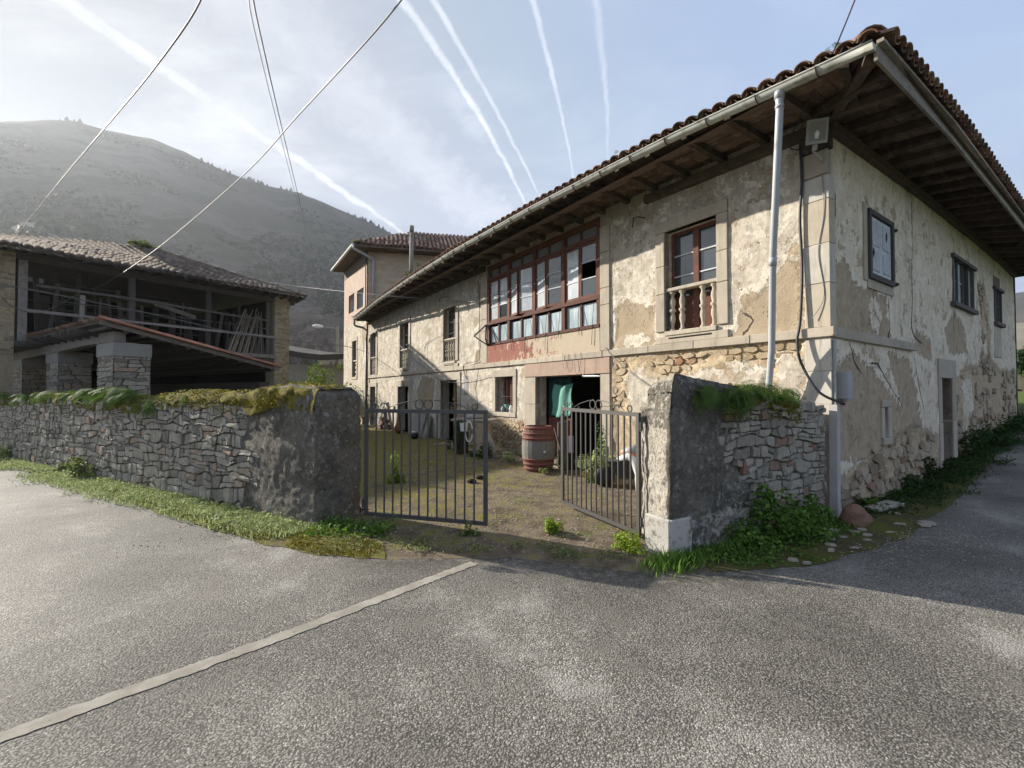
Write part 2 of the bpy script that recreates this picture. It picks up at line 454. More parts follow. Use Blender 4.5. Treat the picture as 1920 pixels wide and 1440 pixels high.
def m_wood(c0, c1, sc=(1, 1, 1), worn=.0, wornc=(.35, .32, .28)):
    def fn(t):
        p = t.obj(); tint = t.attr('tint')
        n1 = t.noise(t.mp(p, (3, 3, 3)), 2, 5, .65, .8); n2 = t.noise(p, 45, 4, .7, 1.5)
        c = t.mix(n1, c0, c1)
        c = t.hsv(c, t.m('ADD', .55, t.m('MULTIPLY', tint, .9)))
        if worn: c = t.mix(t.m('MULTIPLY', t.step(t.noise(p, 7, 6, .7), .5, .62), worn), c, wornc)
        return dict(c=c, n=t.bump(n2, .5, .008))
    return fn
MT['soffit'] = make_mat('old_dark_boards', m_wood((.05, .036, .026), (.17, .118, .08), worn=.5, wornc=(.30, .235, .175)))
MT['rafter'] = make_mat('old_dark_rafters', m_wood((.04, .030, .024), (.12, .088, .064), worn=.3, wornc=(.2, .16, .12)))
MT['fascia'] = make_mat('weathered_fascia_wood', m_wood((.20, .17, .14), (.33, .29, .24), worn=.5, wornc=(.12, .09, .07)))
MT['redwood'] = make_mat('faded_red_paint_wood', m_wood((.105, .045, .032), (.195, .085, .056), worn=.7, wornc=(.075, .05, .038)))
MT['darkred'] = make_mat('dark_red_brown_door', m_wood((.085, .030, .022), (.15, .055, .038), worn=.4, wornc=(.05, .035, .03)))
MT['ochrewood'] = make_mat('ochre_painted_wood', m_wood((.34, .22, .075), (.44, .30, .11), worn=.3, wornc=(.2, .15, .1)))
MT['greywood'] = make_mat('silvered_wood', m_wood((.13, .115, .10), (.26, .235, .21), worn=.4, wornc=(.08, .07, .06)))
MT['barnwood'] = make_mat('dark_barn_wood', m_wood((.045, .040, .036), (.11, .098, .088)))
MT['palegrey'] = make_mat('grey_blue_shutter_paint', m_wood((.40, .42, .43), (.52, .54, .55), worn=.35, wornc=(.24, .25, .26)))
MT['darkframe'] = make_mat('dark_weathered_frame', m_wood((.05, .045, .042), (.11, .10, .09)))
MT['greendoor'] = make_mat('dark_green_door_paint', m_wood((.012, .045, .042), (.02, .07, .062)))
MT['polewood'] = make_mat('bleached_poles', m_wood((.22, .18, .13), (.36, .30, .22)))

def m_tile(t):
    p = t.pos(); rnd = t.m('FRACT', t.m('ADD', t.rnd(), t.attr('tint')))
    n1 = t.noise(p, 6, 5, .65); n2 = t.noise(p, 40, 5, .7)
    c = t.ramp(rnd, [(0, (.10, .062, .042)), (.35, (.19, .095, .058)), (.65, (.26, .145, .095)), (.85, (.30, .20, .14)), (1, (.14, .105, .085))])
    c = t.hsv(c, t.m('ADD', .6, t.m('MULTIPLY', n1, .75)))
    c = t.mix(t.step(n1, .46, .66, 0, .75), c, (.075, .066, .055))
    c = t.mix(t.step(n2, .58, .72, 0, .55), c, (.34, .32, .27))
    return dict(c=c, n=t.bump(n2, .6, .01))
MT['tile'] = make_mat('old_clay_tile', m_tile, .9, .25)
def m_barntile(t):
    p = t.pos(); rnd = t.m('FRACT', t.m('ADD', t.rnd(), t.attr('tint')))
    n1 = t.noise(p, 3, 5, .65); n2 = t.noise(p, 30, 5, .7)
    c = t.ramp(rnd, [(0, (.085, .066, .052)), (.4, (.135, .105, .082)), (.75, (.185, .145, .112)), (1, (.11, .09, .073))])
    c = t.hsv(c, t.m('ADD', .65, t.m('MULTIPLY', n1, .7)))
    c = t.mix(t.step(n2, .55, .72, 0, .5), c, (.24, .22, .185))
    return dict(c=c, n=t.bump(n2, .6, .01))
MT['barntile'] = make_mat('weathered_grey_tile', m_barntile, .95, .08)
MT['orangetile'] = make_mat('orange_clay_tile', lambda t: dict(c=t.hsv(t.mix(t.noise(t.pos(), 7, 4, .6), (.30, .125, .07), (.42, .20, .12)), t.m('ADD', .7, t.m('MULTIPLY', t.rnd(), .55))), n=t.bump(t.noise(t.pos(), 40, 4, .7), .4, .01)), .85, .25)

def m_asphalt(t):
    p = t.pos()
    v = t.node('ShaderNodeTexVoronoi', feature='F1'); t.put(v.inputs['Vector'], t.vm('ADD', p, t.vm('MULTIPLY', t.noise(p, 45, 2, .5, out=1), (.016, .016, .016)))); v.inputs['Scale'].default_value = 92
    cell = v.outputs['Color']; dist = v.outputs['Distance']
    sep = t.node('ShaderNodeSeparateColor'); t.put(sep.inputs[0], cell)
    n0 = t.noise(p, .55, 5, .6); n1 = t.noise(p, 2.3, 6, .65); n2 = t.noise(p, 12, 4, .6)
    c = t.ramp(sep.outputs[0], [(0, (.165, .150, .126)), (.4, (.225, .206, .175)), (.78, (.29, .266, .227)), (.94, (.36, .332, .285)), (1, (.50, .467, .41))])
    c = t.hsv(c, t.m('ADD', .65, t.m('MULTIPLY', t.noise(p, 160, 3, .6), .7)))
    c = t.mix(t.step(dist, .40, .60), c, (.085, .076, .063))
    c = t.hsv(c, t.m('ADD', .60, t.m('MULTIPLY', t.step(n0, .30, .70), .68)))
    pale = t.m('MULTIPLY', t.step(n1, .47, .66), t.step(n0, .44, .60))
    c = t.mix(t.m('MULTIPLY', pale, .38), c, (.40, .378, .338))
    c = t.mix(t.step(n1, .49, .30, 0, .6), c, (.15, .134, .112))
    c = t.mix(t.m('MULTIPLY', t.attr('edge'), t.step(n2, .3, .6)), c, (.05, .045, .032))
    h = t.m('SUBTRACT', t.m('MULTIPLY', n2, .25), dist)
    return dict(c=c, n=t.bump(h, .55, .009))
MT['asphalt'] = make_mat('coarse_worn_asphalt', m_asphalt, .8, .35)
MT['cement'] = make_mat('cement_strip', lambda t: dict(c=t.mix(t.step(t.noise(t.pos(), 5, 6, .65), .35, .7), (.24, .215, .175), (.36, .33, .28)), n=t.bump(t.noise(t.pos(), 70, 4, .7), .4, .006)), .9, .2)

def m_yard(t):
    p = t.pos(); n0 = t.noise(p, .8, 5, .6); n1 = t.noise(p, 3.2, 6, .65); n2 = t.noise(p, 16, 6, .7); n3 = t.noise(p, 70, 4, .7)
    c = t.mix(t.step(n1, .3, .7), (.10, .075, .05), (.235, .19, .135))
    c = t.mix(t.step(n3, .55, .7, 0, .8), c, (.33, .28, .21))
    c = t.mix(t.step(n2, .55, .7, 0, .6), c, (.075, .055, .038))
    mm = t.m('ADD', t.m('ADD', t.m('MULTIPLY', n1, .75), t.m('MULTIPLY', n0, .45)), t.m('ADD', t.m('MULTIPLY', t.m('SUBTRACT', n2, .5), .5), t.m('MULTIPLY', t.attr('moss'), .3)))
    moss = t.mix(t.step(n2, .35, .65), (.105, .105, .022), (.24, .20, .045))
    c = t.mix(t.step(mm, .59, .74, 0, .9), c, moss)
    grn = t.step(t.noise(t.mp(p, loc=(4, 9, 0)), 2.1, 6, .65), .56, .66)
    c = t.mix(t.m('MULTIPLY', grn, .6), c, (.075, .105, .025))
    h = t.m('ADD', t.m('MULTIPLY', n2, .7), t.m('MULTIPLY', n3, .5))
    return dict(c=c, n=t.bump(h, 1., .035))
MT['yard'] = make_mat('mossy_yard_dirt', m_yard, .95, .15)
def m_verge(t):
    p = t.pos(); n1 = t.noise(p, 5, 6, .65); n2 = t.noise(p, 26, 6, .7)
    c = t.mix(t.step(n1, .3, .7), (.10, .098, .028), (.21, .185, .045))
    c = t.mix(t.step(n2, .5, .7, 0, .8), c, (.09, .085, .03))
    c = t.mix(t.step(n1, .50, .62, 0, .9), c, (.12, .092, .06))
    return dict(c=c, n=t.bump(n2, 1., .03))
MT['verge'] = make_mat('yellow_moss_verge', m_verge, .95, .1)
def m_lane_verge(t):  # dark earth and moss, patched by noise
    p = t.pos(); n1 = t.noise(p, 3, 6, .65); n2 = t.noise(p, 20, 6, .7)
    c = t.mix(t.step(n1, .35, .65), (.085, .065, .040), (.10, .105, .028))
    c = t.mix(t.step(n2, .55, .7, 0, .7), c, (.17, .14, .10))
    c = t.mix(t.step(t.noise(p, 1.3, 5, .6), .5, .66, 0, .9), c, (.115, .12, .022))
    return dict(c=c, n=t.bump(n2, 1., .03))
MT['lane_verge'] = make_mat('dark_mossy_lane_edge', m_lane_verge, .95, .1)
MT['meadow'] = make_mat('meadow_grass', lambda t: dict(c=t.mix(t.noise(t.pos(), .25, 6, .65), (.06, .085, .022), (.12, .15, .04)), n=t.bump(t.noise(t.pos(), 8, 4, .7), .6, .1)), .95, .1)

def m_leaf(c0, c1, trans=.3, spec=.3):
    def fn(t):
        tint = t.attr('tint'); c = t.mix(tint, c0, c1)
        n = t.noise(t.pos(), 14, 2, .5)
        c = t.hsv(c, t.m('ADD', .6, t.m('MULTIPLY', n, .8)))
        return dict(c=c, trans=trans, tc=t.hsv(c, 1.25, 1.1))
    return fn
def leafmat(k, *a, **kw): MT[k] = make_mat(k + '_leaf', m_leaf(*a, **kw), .7, .12)
leafmat('fern', (.045, .095, .018), (.13, .20, .05))
leafmat('weed', (.06, .13, .022), (.16, .26, .05))
leafmat('spurge', (.14, .22, .025), (.30, .38, .06))
leafmat('grass', (.09, .13, .035), (.26, .29, .12))
leafmat('palegrass', (.20, .25, .09), (.42, .46, .24))
leafmat('laurel', (.05, .10, .018), (.20, .26, .055))
leafmat('ivy', (.022, .05, .013), (.06, .105, .03))
leafmat('mossy', (.085, .08, .012), (.30, .25, .045), .15)
leafmat('dry', (.20, .13, .05), (.36, .24, .09))
leafmat('evergreen', (.014, .028, .012), (.035, .055, .022), .1)
MT['moss'] = make_mat('cushion_moss', lambda t: dict(c=t.mix(t.step(t.noise(t.pos(), 11, 6, .7), .35, .65), (.085, .075, .016), (.27, .225, .042)), n=t.bump(t.noise(t.pos(), 45, 6, .75), 1., .04)), .95, .1)
MT['twig'] = make_mat('bare_twigs', lambda t: dict(c=t.mix(t.attr('tint'), (.075, .062, .055), (.21, .18, .155))), .9, .1)
MT['palewig'] = make_mat('pale_bare_twigs', lambda t: dict(c=t.mix(t.attr('tint'), (.17, .145, .12), (.33, .29, .24))), .9, .1)

def m_flat(c, rough=.6, spec=.4, nz=0, ns=20): 
    def fn(t):
        cc = t.hsv(t.mix(0., c, c), t.m('ADD', 1 - nz * .5, t.m('MULTIPLY', t.noise(t.pos(), ns, 5, .65), nz)))
        return cc
    return fn
def flat(k, name, c, rough=.6, spec=.4, nz=.3, ns=20, metallic=0): MT[k] = make_mat(name, m_flat(c, rough, spec, nz, ns), rough, spec, metallic)
MT['gate'] = make_mat('grey_gate_paint', lambda t: dict(c=t.mix(t.step(t.noise(t.pos(), 22, 6, .7), .6, .7, 0, .6), t.mix(t.noise(t.pos(), 5, 4, .6), (.045, .043, .040), (.085, .080, .073)), (.075, .05, .034)), n=t.bump(t.noise(t.pos(), 80, 3, .6), .15, .003)), .55, .4)
flat('pvc', 'grey_pvc', (.36, .375, .39), .42, .5, .35, 6)
MT['gutter'] = make_mat('lichened_gutter', lambda t: dict(c=t.mix(t.step(t.noise(t.pos(), 5, 6, .65), .48, .68), (.46, .47, .43), (.25, .245, .19)), n=t.bump(t.noise(t.pos(), 40, 3, .6), .1, .004)), .5, .4)
flat('rust', 'rusty_bracket', (.085, .055, .04), .8, .3, .6)
flat('black', 'black_rubber', (.018, .018, .019), .5, .4, .3)
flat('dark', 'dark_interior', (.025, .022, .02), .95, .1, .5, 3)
flat('lampwhite', 'white_lamp_plastic', (.72, .73, .72), .4, .5, .1)
flat('lampgrey', 'grey_lamp_housing', (.33, .34, .33), .5, .4, .3)
flat('meter', 'grey_meter_box', (.30, .305, .30), .5, .4, .35, 9)
flat('conc', 'grey_conduit_concrete', (.40, .385, .36), .85, .3, .5, 7)
flat('polec', 'concrete_lamp_post', (.34, .31, .26), .85, .3, .4, 5)
flat('cable', 'grey_cable', (.115, .11, .105), .5, .4, .3)
flat('palecable', 'pale_cable', (.20, .195, .19), .45, .5, .6, 3)
flat('blackcable', 'black_cable', (.025, .025, .027), .5, .4, .2)
MT['redhoop'] = make_mat('faded_red_hoop', lambda t: dict(c=t.mix(t.step(t.noise(t.pos(), 14, 6, .7), .46, .66), (.20, .062, .046), (.13, .085, .07)), n=t.bump(t.noise(t.pos(), 50, 3, .6), .25, .004)), .75, .3)
MT['redstave'] = make_mat('red_painted_stave', lambda t: dict(c=t.mix(t.step(t.noise(t.mp(t.pos(), (20, 20, 2)), 2, 5, .7), .42, .66), (.17, .066, .052), (.115, .092, .076)), n=t.bump(t.noise(t.mp(t.pos(), (60, 60, 6)), 2, 3, .6), .3, .005)), .85, .25)
MT['stave'] = make_mat('grey_stave', lambda t: dict(c=t.mix(t.noise(t.mp(t.pos(), (22, 22, 2)), 2, 6, .7), (.115, .105, .092), (.25, .235, .21)), n=t.bump(t.noise(t.mp(t.pos(), (60, 60, 6)), 2, 3, .6), .4, .006)), .85, .25)
MT['redrender'] = make_mat('peeling_red_render', lambda t: (lambda n, n2, peel: dict(c=t.mix(t.step(t.m('ADD', peel, t.m('ADD', t.m('MULTIPLY', t.m('SUBTRACT', n, .5), 1.5), t.m('MULTIPLY', t.m('SUBTRACT', n2, .5), .5))), -.02, .02), t.mix(n2, (.26, .10, .075), (.33, .15, .11)), t.mix(n2, (.40, .32, .23), (.54, .46, .35))), n=t.bump(n2, .5, .015)))(t.noise(t.pos(), 5, 6, .65), t.noise(t.pos(), 30, 5, .7), t.attr('peel')), .9, .2)
MT['pinkrender'] = make_mat('faded_pink_render', lambda t: dict(c=t.mix(t.step(t.noise(t.mp(t.pos(), (3, 3, 1)), 1.2, 5, .6), .4, .7), (.43, .32, .255), (.52, .415, .335)), n=t.bump(t.noise(t.pos(), 30, 4, .7), .3, .01)), .9, .2)
MT['towerside'] = make_mat('tan_tower_render', lambda t: dict(c=t.mix(t.step(t.noise(t.mp(t.pos(), (1, 1, 3)), 1.6, 5, .65), .35, .7), (.40, .315, .22), (.50, .41, .30)), n=t.bump(t.noise(t.pos(), 20, 5, .7), .4, .02)), .9, .2)
MT['band'] = make_mat('dark_render_band', lambda t: dict(c=t.mix(t.noise(t.pos(), 9, 5, .6), (.13, .10, .085), (.21, .165, .14))), .9, .2)

def m_glass(t):       # old glazing: strong sky reflection over a dark room
    return dict(c=t.mix(t.noise(t.pos(), 3, 3, .5), (.035, .045, .05), (.06, .07, .075)), r=t.m('ADD', .03, t.m('MULTIPLY', t.noise(t.pos(), 6, 3, .5), .05)), n=t.bump(t.noise(t.pos(), 2.2, 2, .5), .06, .02))
MT['glass'] = make_mat('old_window_glass', m_glass, .05, 1.)
MT['whitepane'] = make_mat('whitewashed_pane', lambda t: dict(c=t.mix(t.step(t.noise(t.mp(t.pos(), (1, 1, .35)), 5, 5, .6), .4, .75), (.40, .44, .47), (.58, .60, .61)), r=.15), .15, .6)
MT['lowpane'] = make_mat('dusty_blue_pane', lambda t: dict(c=t.mix(t.step(t.noise(t.mp(t.pos(), (1, 1, .3)), 6, 5, .6), .4, .7), (.26, .33, .36), (.47, .53, .56)), r=.25), .25, .5)
MT['dimpane'] = make_mat('dim_transom_pane', lambda t: dict(c=t.mix(t.noise(t.pos(), 5, 5, .6), (.13, .14, .135), (.26, .27, .26)), r=.2), .2, .5)
MT['greencloth'] = make_mat('green_netting_cloth', lambda t: dict(c=t.mix(t.noise(t.pos(), 9, 4, .6), (.09, .24, .19), (.17, .36, .29)), n=t.bump(t.noise(t.mp(t.pos(), (14, 14, 3)), 1, 3, .6), .6, .04)), .9, .2)
MT['hill'] = make_mat('heath_hillside', lambda t: (lambda n, n2, n3, low: dict(c=t.mix(low, t.mix(t.step(n2, .46, .60, 0, .8), t.mix(t.step(n, .35, .65), (.060, .050, .038), (.125, .105, .082)), (.045, .052, .026)), t.mix(t.step(n3, .4, .65), (.075, .058, .052), (.15, .12, .10))), n=t.bump(t.m('ADD', t.m('MULTIPLY', n3, .7), n2), 1., 9)))(t.noise(t.pos(), .006, 6, .6), t.noise(t.pos(), .018, 7, .65), t.noise(t.pos(), .11, 6, .7), t.attr('low')), .97, .05)
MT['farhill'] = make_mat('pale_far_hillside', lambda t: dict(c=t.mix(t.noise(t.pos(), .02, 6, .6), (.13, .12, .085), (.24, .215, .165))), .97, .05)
MT['redrock'] = make_mat('reddish_rock', lambda t: dict(c=t.mix(t.noise(t.pos(), 9, 6, .65), (.16, .085, .055), (.27, .17, .12)), n=t.bump(t.noise(t.pos(), 22, 5, .7), .7, .02)), .9, .2)
MT['shard'] = make_mat('pale_plaster_shard', lambda t: dict(c=t.mix(t.noise(t.pos(), 16, 5, .65), (.25, .215, .165), (.40, .36, .295)), n=t.bump(t.noise(t.pos(), 50, 4, .7), .5, .01)), .9, .2)
flat('brownclay', 'brown_glazed_clay', (.20, .085, .045), .5, .4, .4)
flat('whiteplastic', 'white_plastic', (.70, .70, .68), .4, .5, .2)
flat('orange', 'orange_painted_steel', (.45, .11, .035), .5, .4, .4)
flat('trayblack', 'dark_grey_tray', (.045, .048, .052), .5, .4, .4)
flat('greyslab', 'grey_panel', (.27, .255, .235), .85, .3, .5, 6)
flat('mauve', 'pale_mauve_card', (.55, .46, .52), .7, .3, .1)
flat('yellowhouse', 'yellow_house_render', (.55, .44, .24), .9, .2, .2)
flat('bark', 'dark_bark', (.06, .05, .04), .95, .1, .5)
flat('towndark', 'dark_outbuilding', (.06, .055, .05), .9, .2, .5)
# ------------------------------------------------------------------ the lie of the land
def gz(x, y):
    """ground height: flat yard and road, the lane climbs beside the house"""
    u = (x - C0.x) * dS.x + (y - C0.y) * dS.y
    r = np.maximum(np.asarray(u, float) - 3.2, 0.)
    h = .055 * r + .0035 * np.minimum(r, 12) ** 2
    return np.where(r > 24, .055 * 24 + .0035 * 144 + 0 * r, h)
def gzf(x, y): return float(gz(np.array(x), np.array(y)))

def sheet(name, poly, zoff, mat, spacing=.5, attrs=None, jitter=0., kind='structure', bump=0.):
    pts = []
    n = len(poly)
    for i in range(n):
        a, b = Vector(poly[i] + (0,)), Vector(poly[(i + 1) % n] + (0,))
        k = max(1, int((b - a).length / max(spacing * .6, .12)))
        for j in range(k):
            p = a.lerp(b, j / k)
            if jitter:
                p.x += (fbm(p.x * 2.3, p.y * 2.3, 3) - .5) * jitter * 2; p.y += (fbm(p.x * 2.3, p.y * 2.3, 9) - .5) * jitter * 2
            pts.append((p.x, p.y))
    edge = len(pts); xs = [p[0] for p in pts]; ys = [p[1] for p in pts]
    gx, gy = np.meshgrid(np.arange(min(xs), max(xs), spacing), np.arange(min(ys), max(ys), spacing))
    gx = gx.ravel() + NR.uniform(-.2, .2, gx.size) * spacing; gy = gy.ravel() + NR.uniform(-.2, .2, gy.size) * spacing
    sd = polysd(gx, gy, pts); k = sd > spacing * .3
    allp = pts + list(zip(gx[k], gy[k]))
    r = geometry.delaunay_2d_cdt([Vector(p) for p in allp], [(i, (i + 1) % edge) for i in range(edge)], [], 1, 1e-5)
    vs = np.array([(p.x, p.y) for p in r[0]]); z = gz(vs[:, 0], vs[:, 1]) + zoff
    if bump: z = z + fbm(vs[:, 0] * 1.7, vs[:, 1] * 1.7, 5) * bump * np.clip(polysd(vs[:, 0], vs[:, 1], pts) / .5, 0, 1)
    tris = np.array([f for f in r[2] if len(f) == 3])
    a, b, c = (vs[tris[:, i]] for i in range(3))
    flip = ((b - a)[:, 0] * (c - a)[:, 1] - (b - a)[:, 1] * (c - a)[:, 0]) < 0
    tris[flip] = tris[flip][:, ::-1]
    at = {kk: fn(vs[:, 0], vs[:, 1], polysd(vs[:, 0], vs[:, 1], pts)) for kk, fn in (attrs or {}).items()}
    o = link(name, np_mesh(name, np.column_stack([vs, z]), tris, at, True), mat, None, kind)
    return o

# ground sheet out to the hills
gx = np.concatenate([np.linspace(-1500, -60, 14), np.arange(-50, 90, 3.), np.linspace(100, 1500, 14)])
gy = np.concatenate([np.linspace(-400, -40, 6), np.arange(-36, 100, 3.), np.linspace(110, 1500, 14)])
GX, GY = np.meshgrid(gx, gy); nx = len(gx)
idx = np.arange(GX.size).reshape(GX.shape)
gf = np.stack([idx[:-1, :-1], idx[:-1, 1:], idx[1:, 1:], idx[1:, :-1]], -1).reshape(-1, 4)
link('ground', np_mesh('ground', np.column_stack([GX.ravel(), GY.ravel(), gz(GX.ravel(), GY.ravel()) - .13]), gf, None, True), MT['meadow'], None, 'structure')

VERGE_L = [(-24, 18.2), (-14.0, 12.0), (-10.7, 9.55), (-7.75, 7.98), (-4.75, 6.05), (-3.0, 4.98), (-1.9, 4.42), (-1.15, 4.33)]
GATE_L = [(-.9, 4.36), (0., 4.36), (.7, 4.12), (1.35, 3.98)]
VERGE_R = [(1.8, 3.98), (3.0, 4.2), (4.35, 4.95), (5.75, 6.05), (8.64, 8.25), (13.5, 11.9), (24, 19.0)]
road_poly = [(x + .14, y + .25) for x, y in VERGE_L[:-1]] + VERGE_L[-1:] + GATE_L + VERGE_R[:1] + [(x - .16, y + .24) for x, y in VERGE_R[1:]] + [(27, 15.5), (17.5, 9.0), (12, 4), (10, -7), (-24, -7)]
sheet('road', road_poly, .0, MT['asphalt'], .5, {'edge': lambda x, y, sd: np.clip(1 - sd / .28, 0, 1)}, .04)
yard_poly = [(-1.95, 6.2), (-2.4, 5.2), (-1.9, 4.40), (-1.15, 4.31)] + [(x, y - .02) for x, y in GATE_L] + [(1.85, 3.97), (1.95, 4.45), (1.4, 5.2), (3.95, 5.9), (4.15, 5.9), (-7.4, 22.85), (-24, 30), (-30, 22), (-12.5, 11.6)]
sheet('courtyard', yard_poly, -.004, MT['yard'], .3, {'moss': lambda x, y, sd: np.clip(-x * .12 + (y - 7) * .04, -.2, .5)}, 0)
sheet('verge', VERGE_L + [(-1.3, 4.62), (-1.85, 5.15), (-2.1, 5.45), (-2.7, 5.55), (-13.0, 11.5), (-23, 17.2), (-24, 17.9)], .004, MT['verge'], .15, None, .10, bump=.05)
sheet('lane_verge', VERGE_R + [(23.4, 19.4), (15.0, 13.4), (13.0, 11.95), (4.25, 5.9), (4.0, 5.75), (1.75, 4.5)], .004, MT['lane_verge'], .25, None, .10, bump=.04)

# cement strip across the road
st = [(-3.3, 1.17), (-2.37, 2.1), (-1.52, 2.95), (-.75, 3.80), (-.36, 4.22)]
vs, fs = [], []
k = 150
for i in range(k + 1):
    f = i / k * (len(st) - 1); j = min(int(f), len(st) - 2); t_ = f - j
    p = Vector(st[j]).lerp(Vector(st[j + 1]), t_); d = (Vector(st[j + 1]) - Vector(st[j])).normalized(); n_ = Vector((-d.y, d.x))
    w0 = .052 + .016 * (fbm(i * .9, 1, 2) - .5) * 2; w1 = .052 + .018 * (fbm(i * .9, 7, 4) - .5) * 2
    for q in (p + n_ * w0, p - n_ * w1): vs.append((q.x, q.y, .004))
    if i: fs.append((2 * i - 2, 2 * i - 1, 2 * i + 1, 2 * i))
link('cement_strip', np_mesh('cement_strip', vs, fs), MT['cement'], None, 'structure')

# hills: crest angles read off the skyline, unseen left end lowered to let the sun past, slope built as terrain 120-1000 m away
crest = [(-72, .20), (-62, .28), (-56, .36), (-49.33, 0.4021), (-48.43, 0.411), (-46.2, 0.4304), (-44.83, 0.4384), (-42.65, 0.4403), (-39.27, 0.4472), (-36.67, 0.4398), (-34.59, 0.4282), (-32.17, 0.4197), (-29.08, 0.4109), (-25.8, 0.4101), (-22.92, 0.3971), (-20.52, 0.3832), (-17.42, 0.3649), (-14.86, 0.3462), (-13.56, 0.334), (-9, .19), (-4, .15), (3, .12), (30, .105), (70, .11)]
az = np.radians(np.arange(-72, 8, .35)); rr = np.concatenate([np.linspace(95, 420, 34), np.linspace(440, 950, 34), [1000, 1100]])
AZ, RR = np.meshgrid(az, rr)
tanel = np.interp(np.degrees(AZ), [c[0] for c in crest], [c[1] for c in crest])
q = np.clip((RR - 95) / (950 - 95), 0, 1.0)
hx, hy = RR * np.sin(AZ), RR * np.cos(AZ)
hh = tanel * 950 * q ** 1.32
rough_ = (fbm(hx * .012, hy * .012, 21, 6) - .5) * 46 * q * (1 - q) * 2.2
gul = np.abs(fbm(np.degrees(AZ) * .22, RR * .0025, 31, 4) - .5) * 60 * q * (1 - q) * 2
hh = hh + rough_ - gul + (fbm(hx * .05, hy * .05, 77, 4) - .5) * 3.5 * (q > .3) + 1.
hh[-2:] = hh[-3] * np.array([[.97], [.7]])
hid = np.arange(AZ.size).reshape(AZ.shape)
hf = np.stack([hid[:-1, :-1], hid[1:, :-1], hid[1:, 1:], hid[:-1, 1:]], -1).reshape(-1, 4)[:, ::-1]
low = np.clip((.40 - q - .20 * (fbm(hx * .008, hy * .008, 41, 5) - .5) * 4 * .5) * 5 + np.degrees(AZ + .45) * .05, 0, 1)
link('hill', np_mesh('hill', np.column_stack([hx.ravel(), hy.ravel(), hh.ravel()]), hf, {'low': low.ravel()}, True), MT['hill'], None, 'structure')
def hill_h(a, r):
    te = float(np.interp(math.degrees(a), [c[0] for c in crest], [c[1] for c in crest])); q = min(max((r - 95) / 855, 0), 1)
    x, y = r * math.sin(a), r * math.cos(a)
    return te * 950 * q ** 1.32 + float((fbm(x * .012, y * .012, 21, 6) - .5) * 46 * q * (1 - q) * 2.2 - np.abs(fbm(math.degrees(a) * .22, r * .0025, 31, 4) - .5) * 60 * q * (1 - q) * 2) + 1.
def back_hill(name, a0, a1, r0, r1, te0, te1, mat):
    az = np.radians(np.arange(a0, a1, .5)); rr = np.linspace(r0, r1, 14); A, Q = np.meshgrid(az, rr)
    q = (Q - r0) / (r1 - r0); te = te0 + (te1 - te0) * (A - az[0]) / (az[-1] - az[0])
    x, y = Q * np.sin(A), Q * np.cos(A)
    h = te * r1 * q ** 1.2 + (fbm(x * .02, y * .02, 5, 5) - .5) * 16 * q
    i = np.arange(A.size).reshape(A.shape); f = np.stack([i[:-1, :-1], i[1:, :-1], i[1:, 1:], i[:-1, 1:]], -1).reshape(-1, 4)[:, ::-1]
    link(name, np_mesh(name, np.column_stack([x.ravel(), y.ravel(), h.ravel() + 1.3]), f, {'low': np.zeros(x.size)}, True), mat, None, 'structure')
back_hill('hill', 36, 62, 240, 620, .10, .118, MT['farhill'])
back_hill('hill', 36, 62, 700, 1500, .150, .150, MT['hill'])

# ------------------------------------------------------------------ the farmhouse
house = thing('farmhouse', 'long derelict farmhouse with peeling cream plaster, glazed gallery and clay tile roof', 'house', (4.2, 5.86, 0))

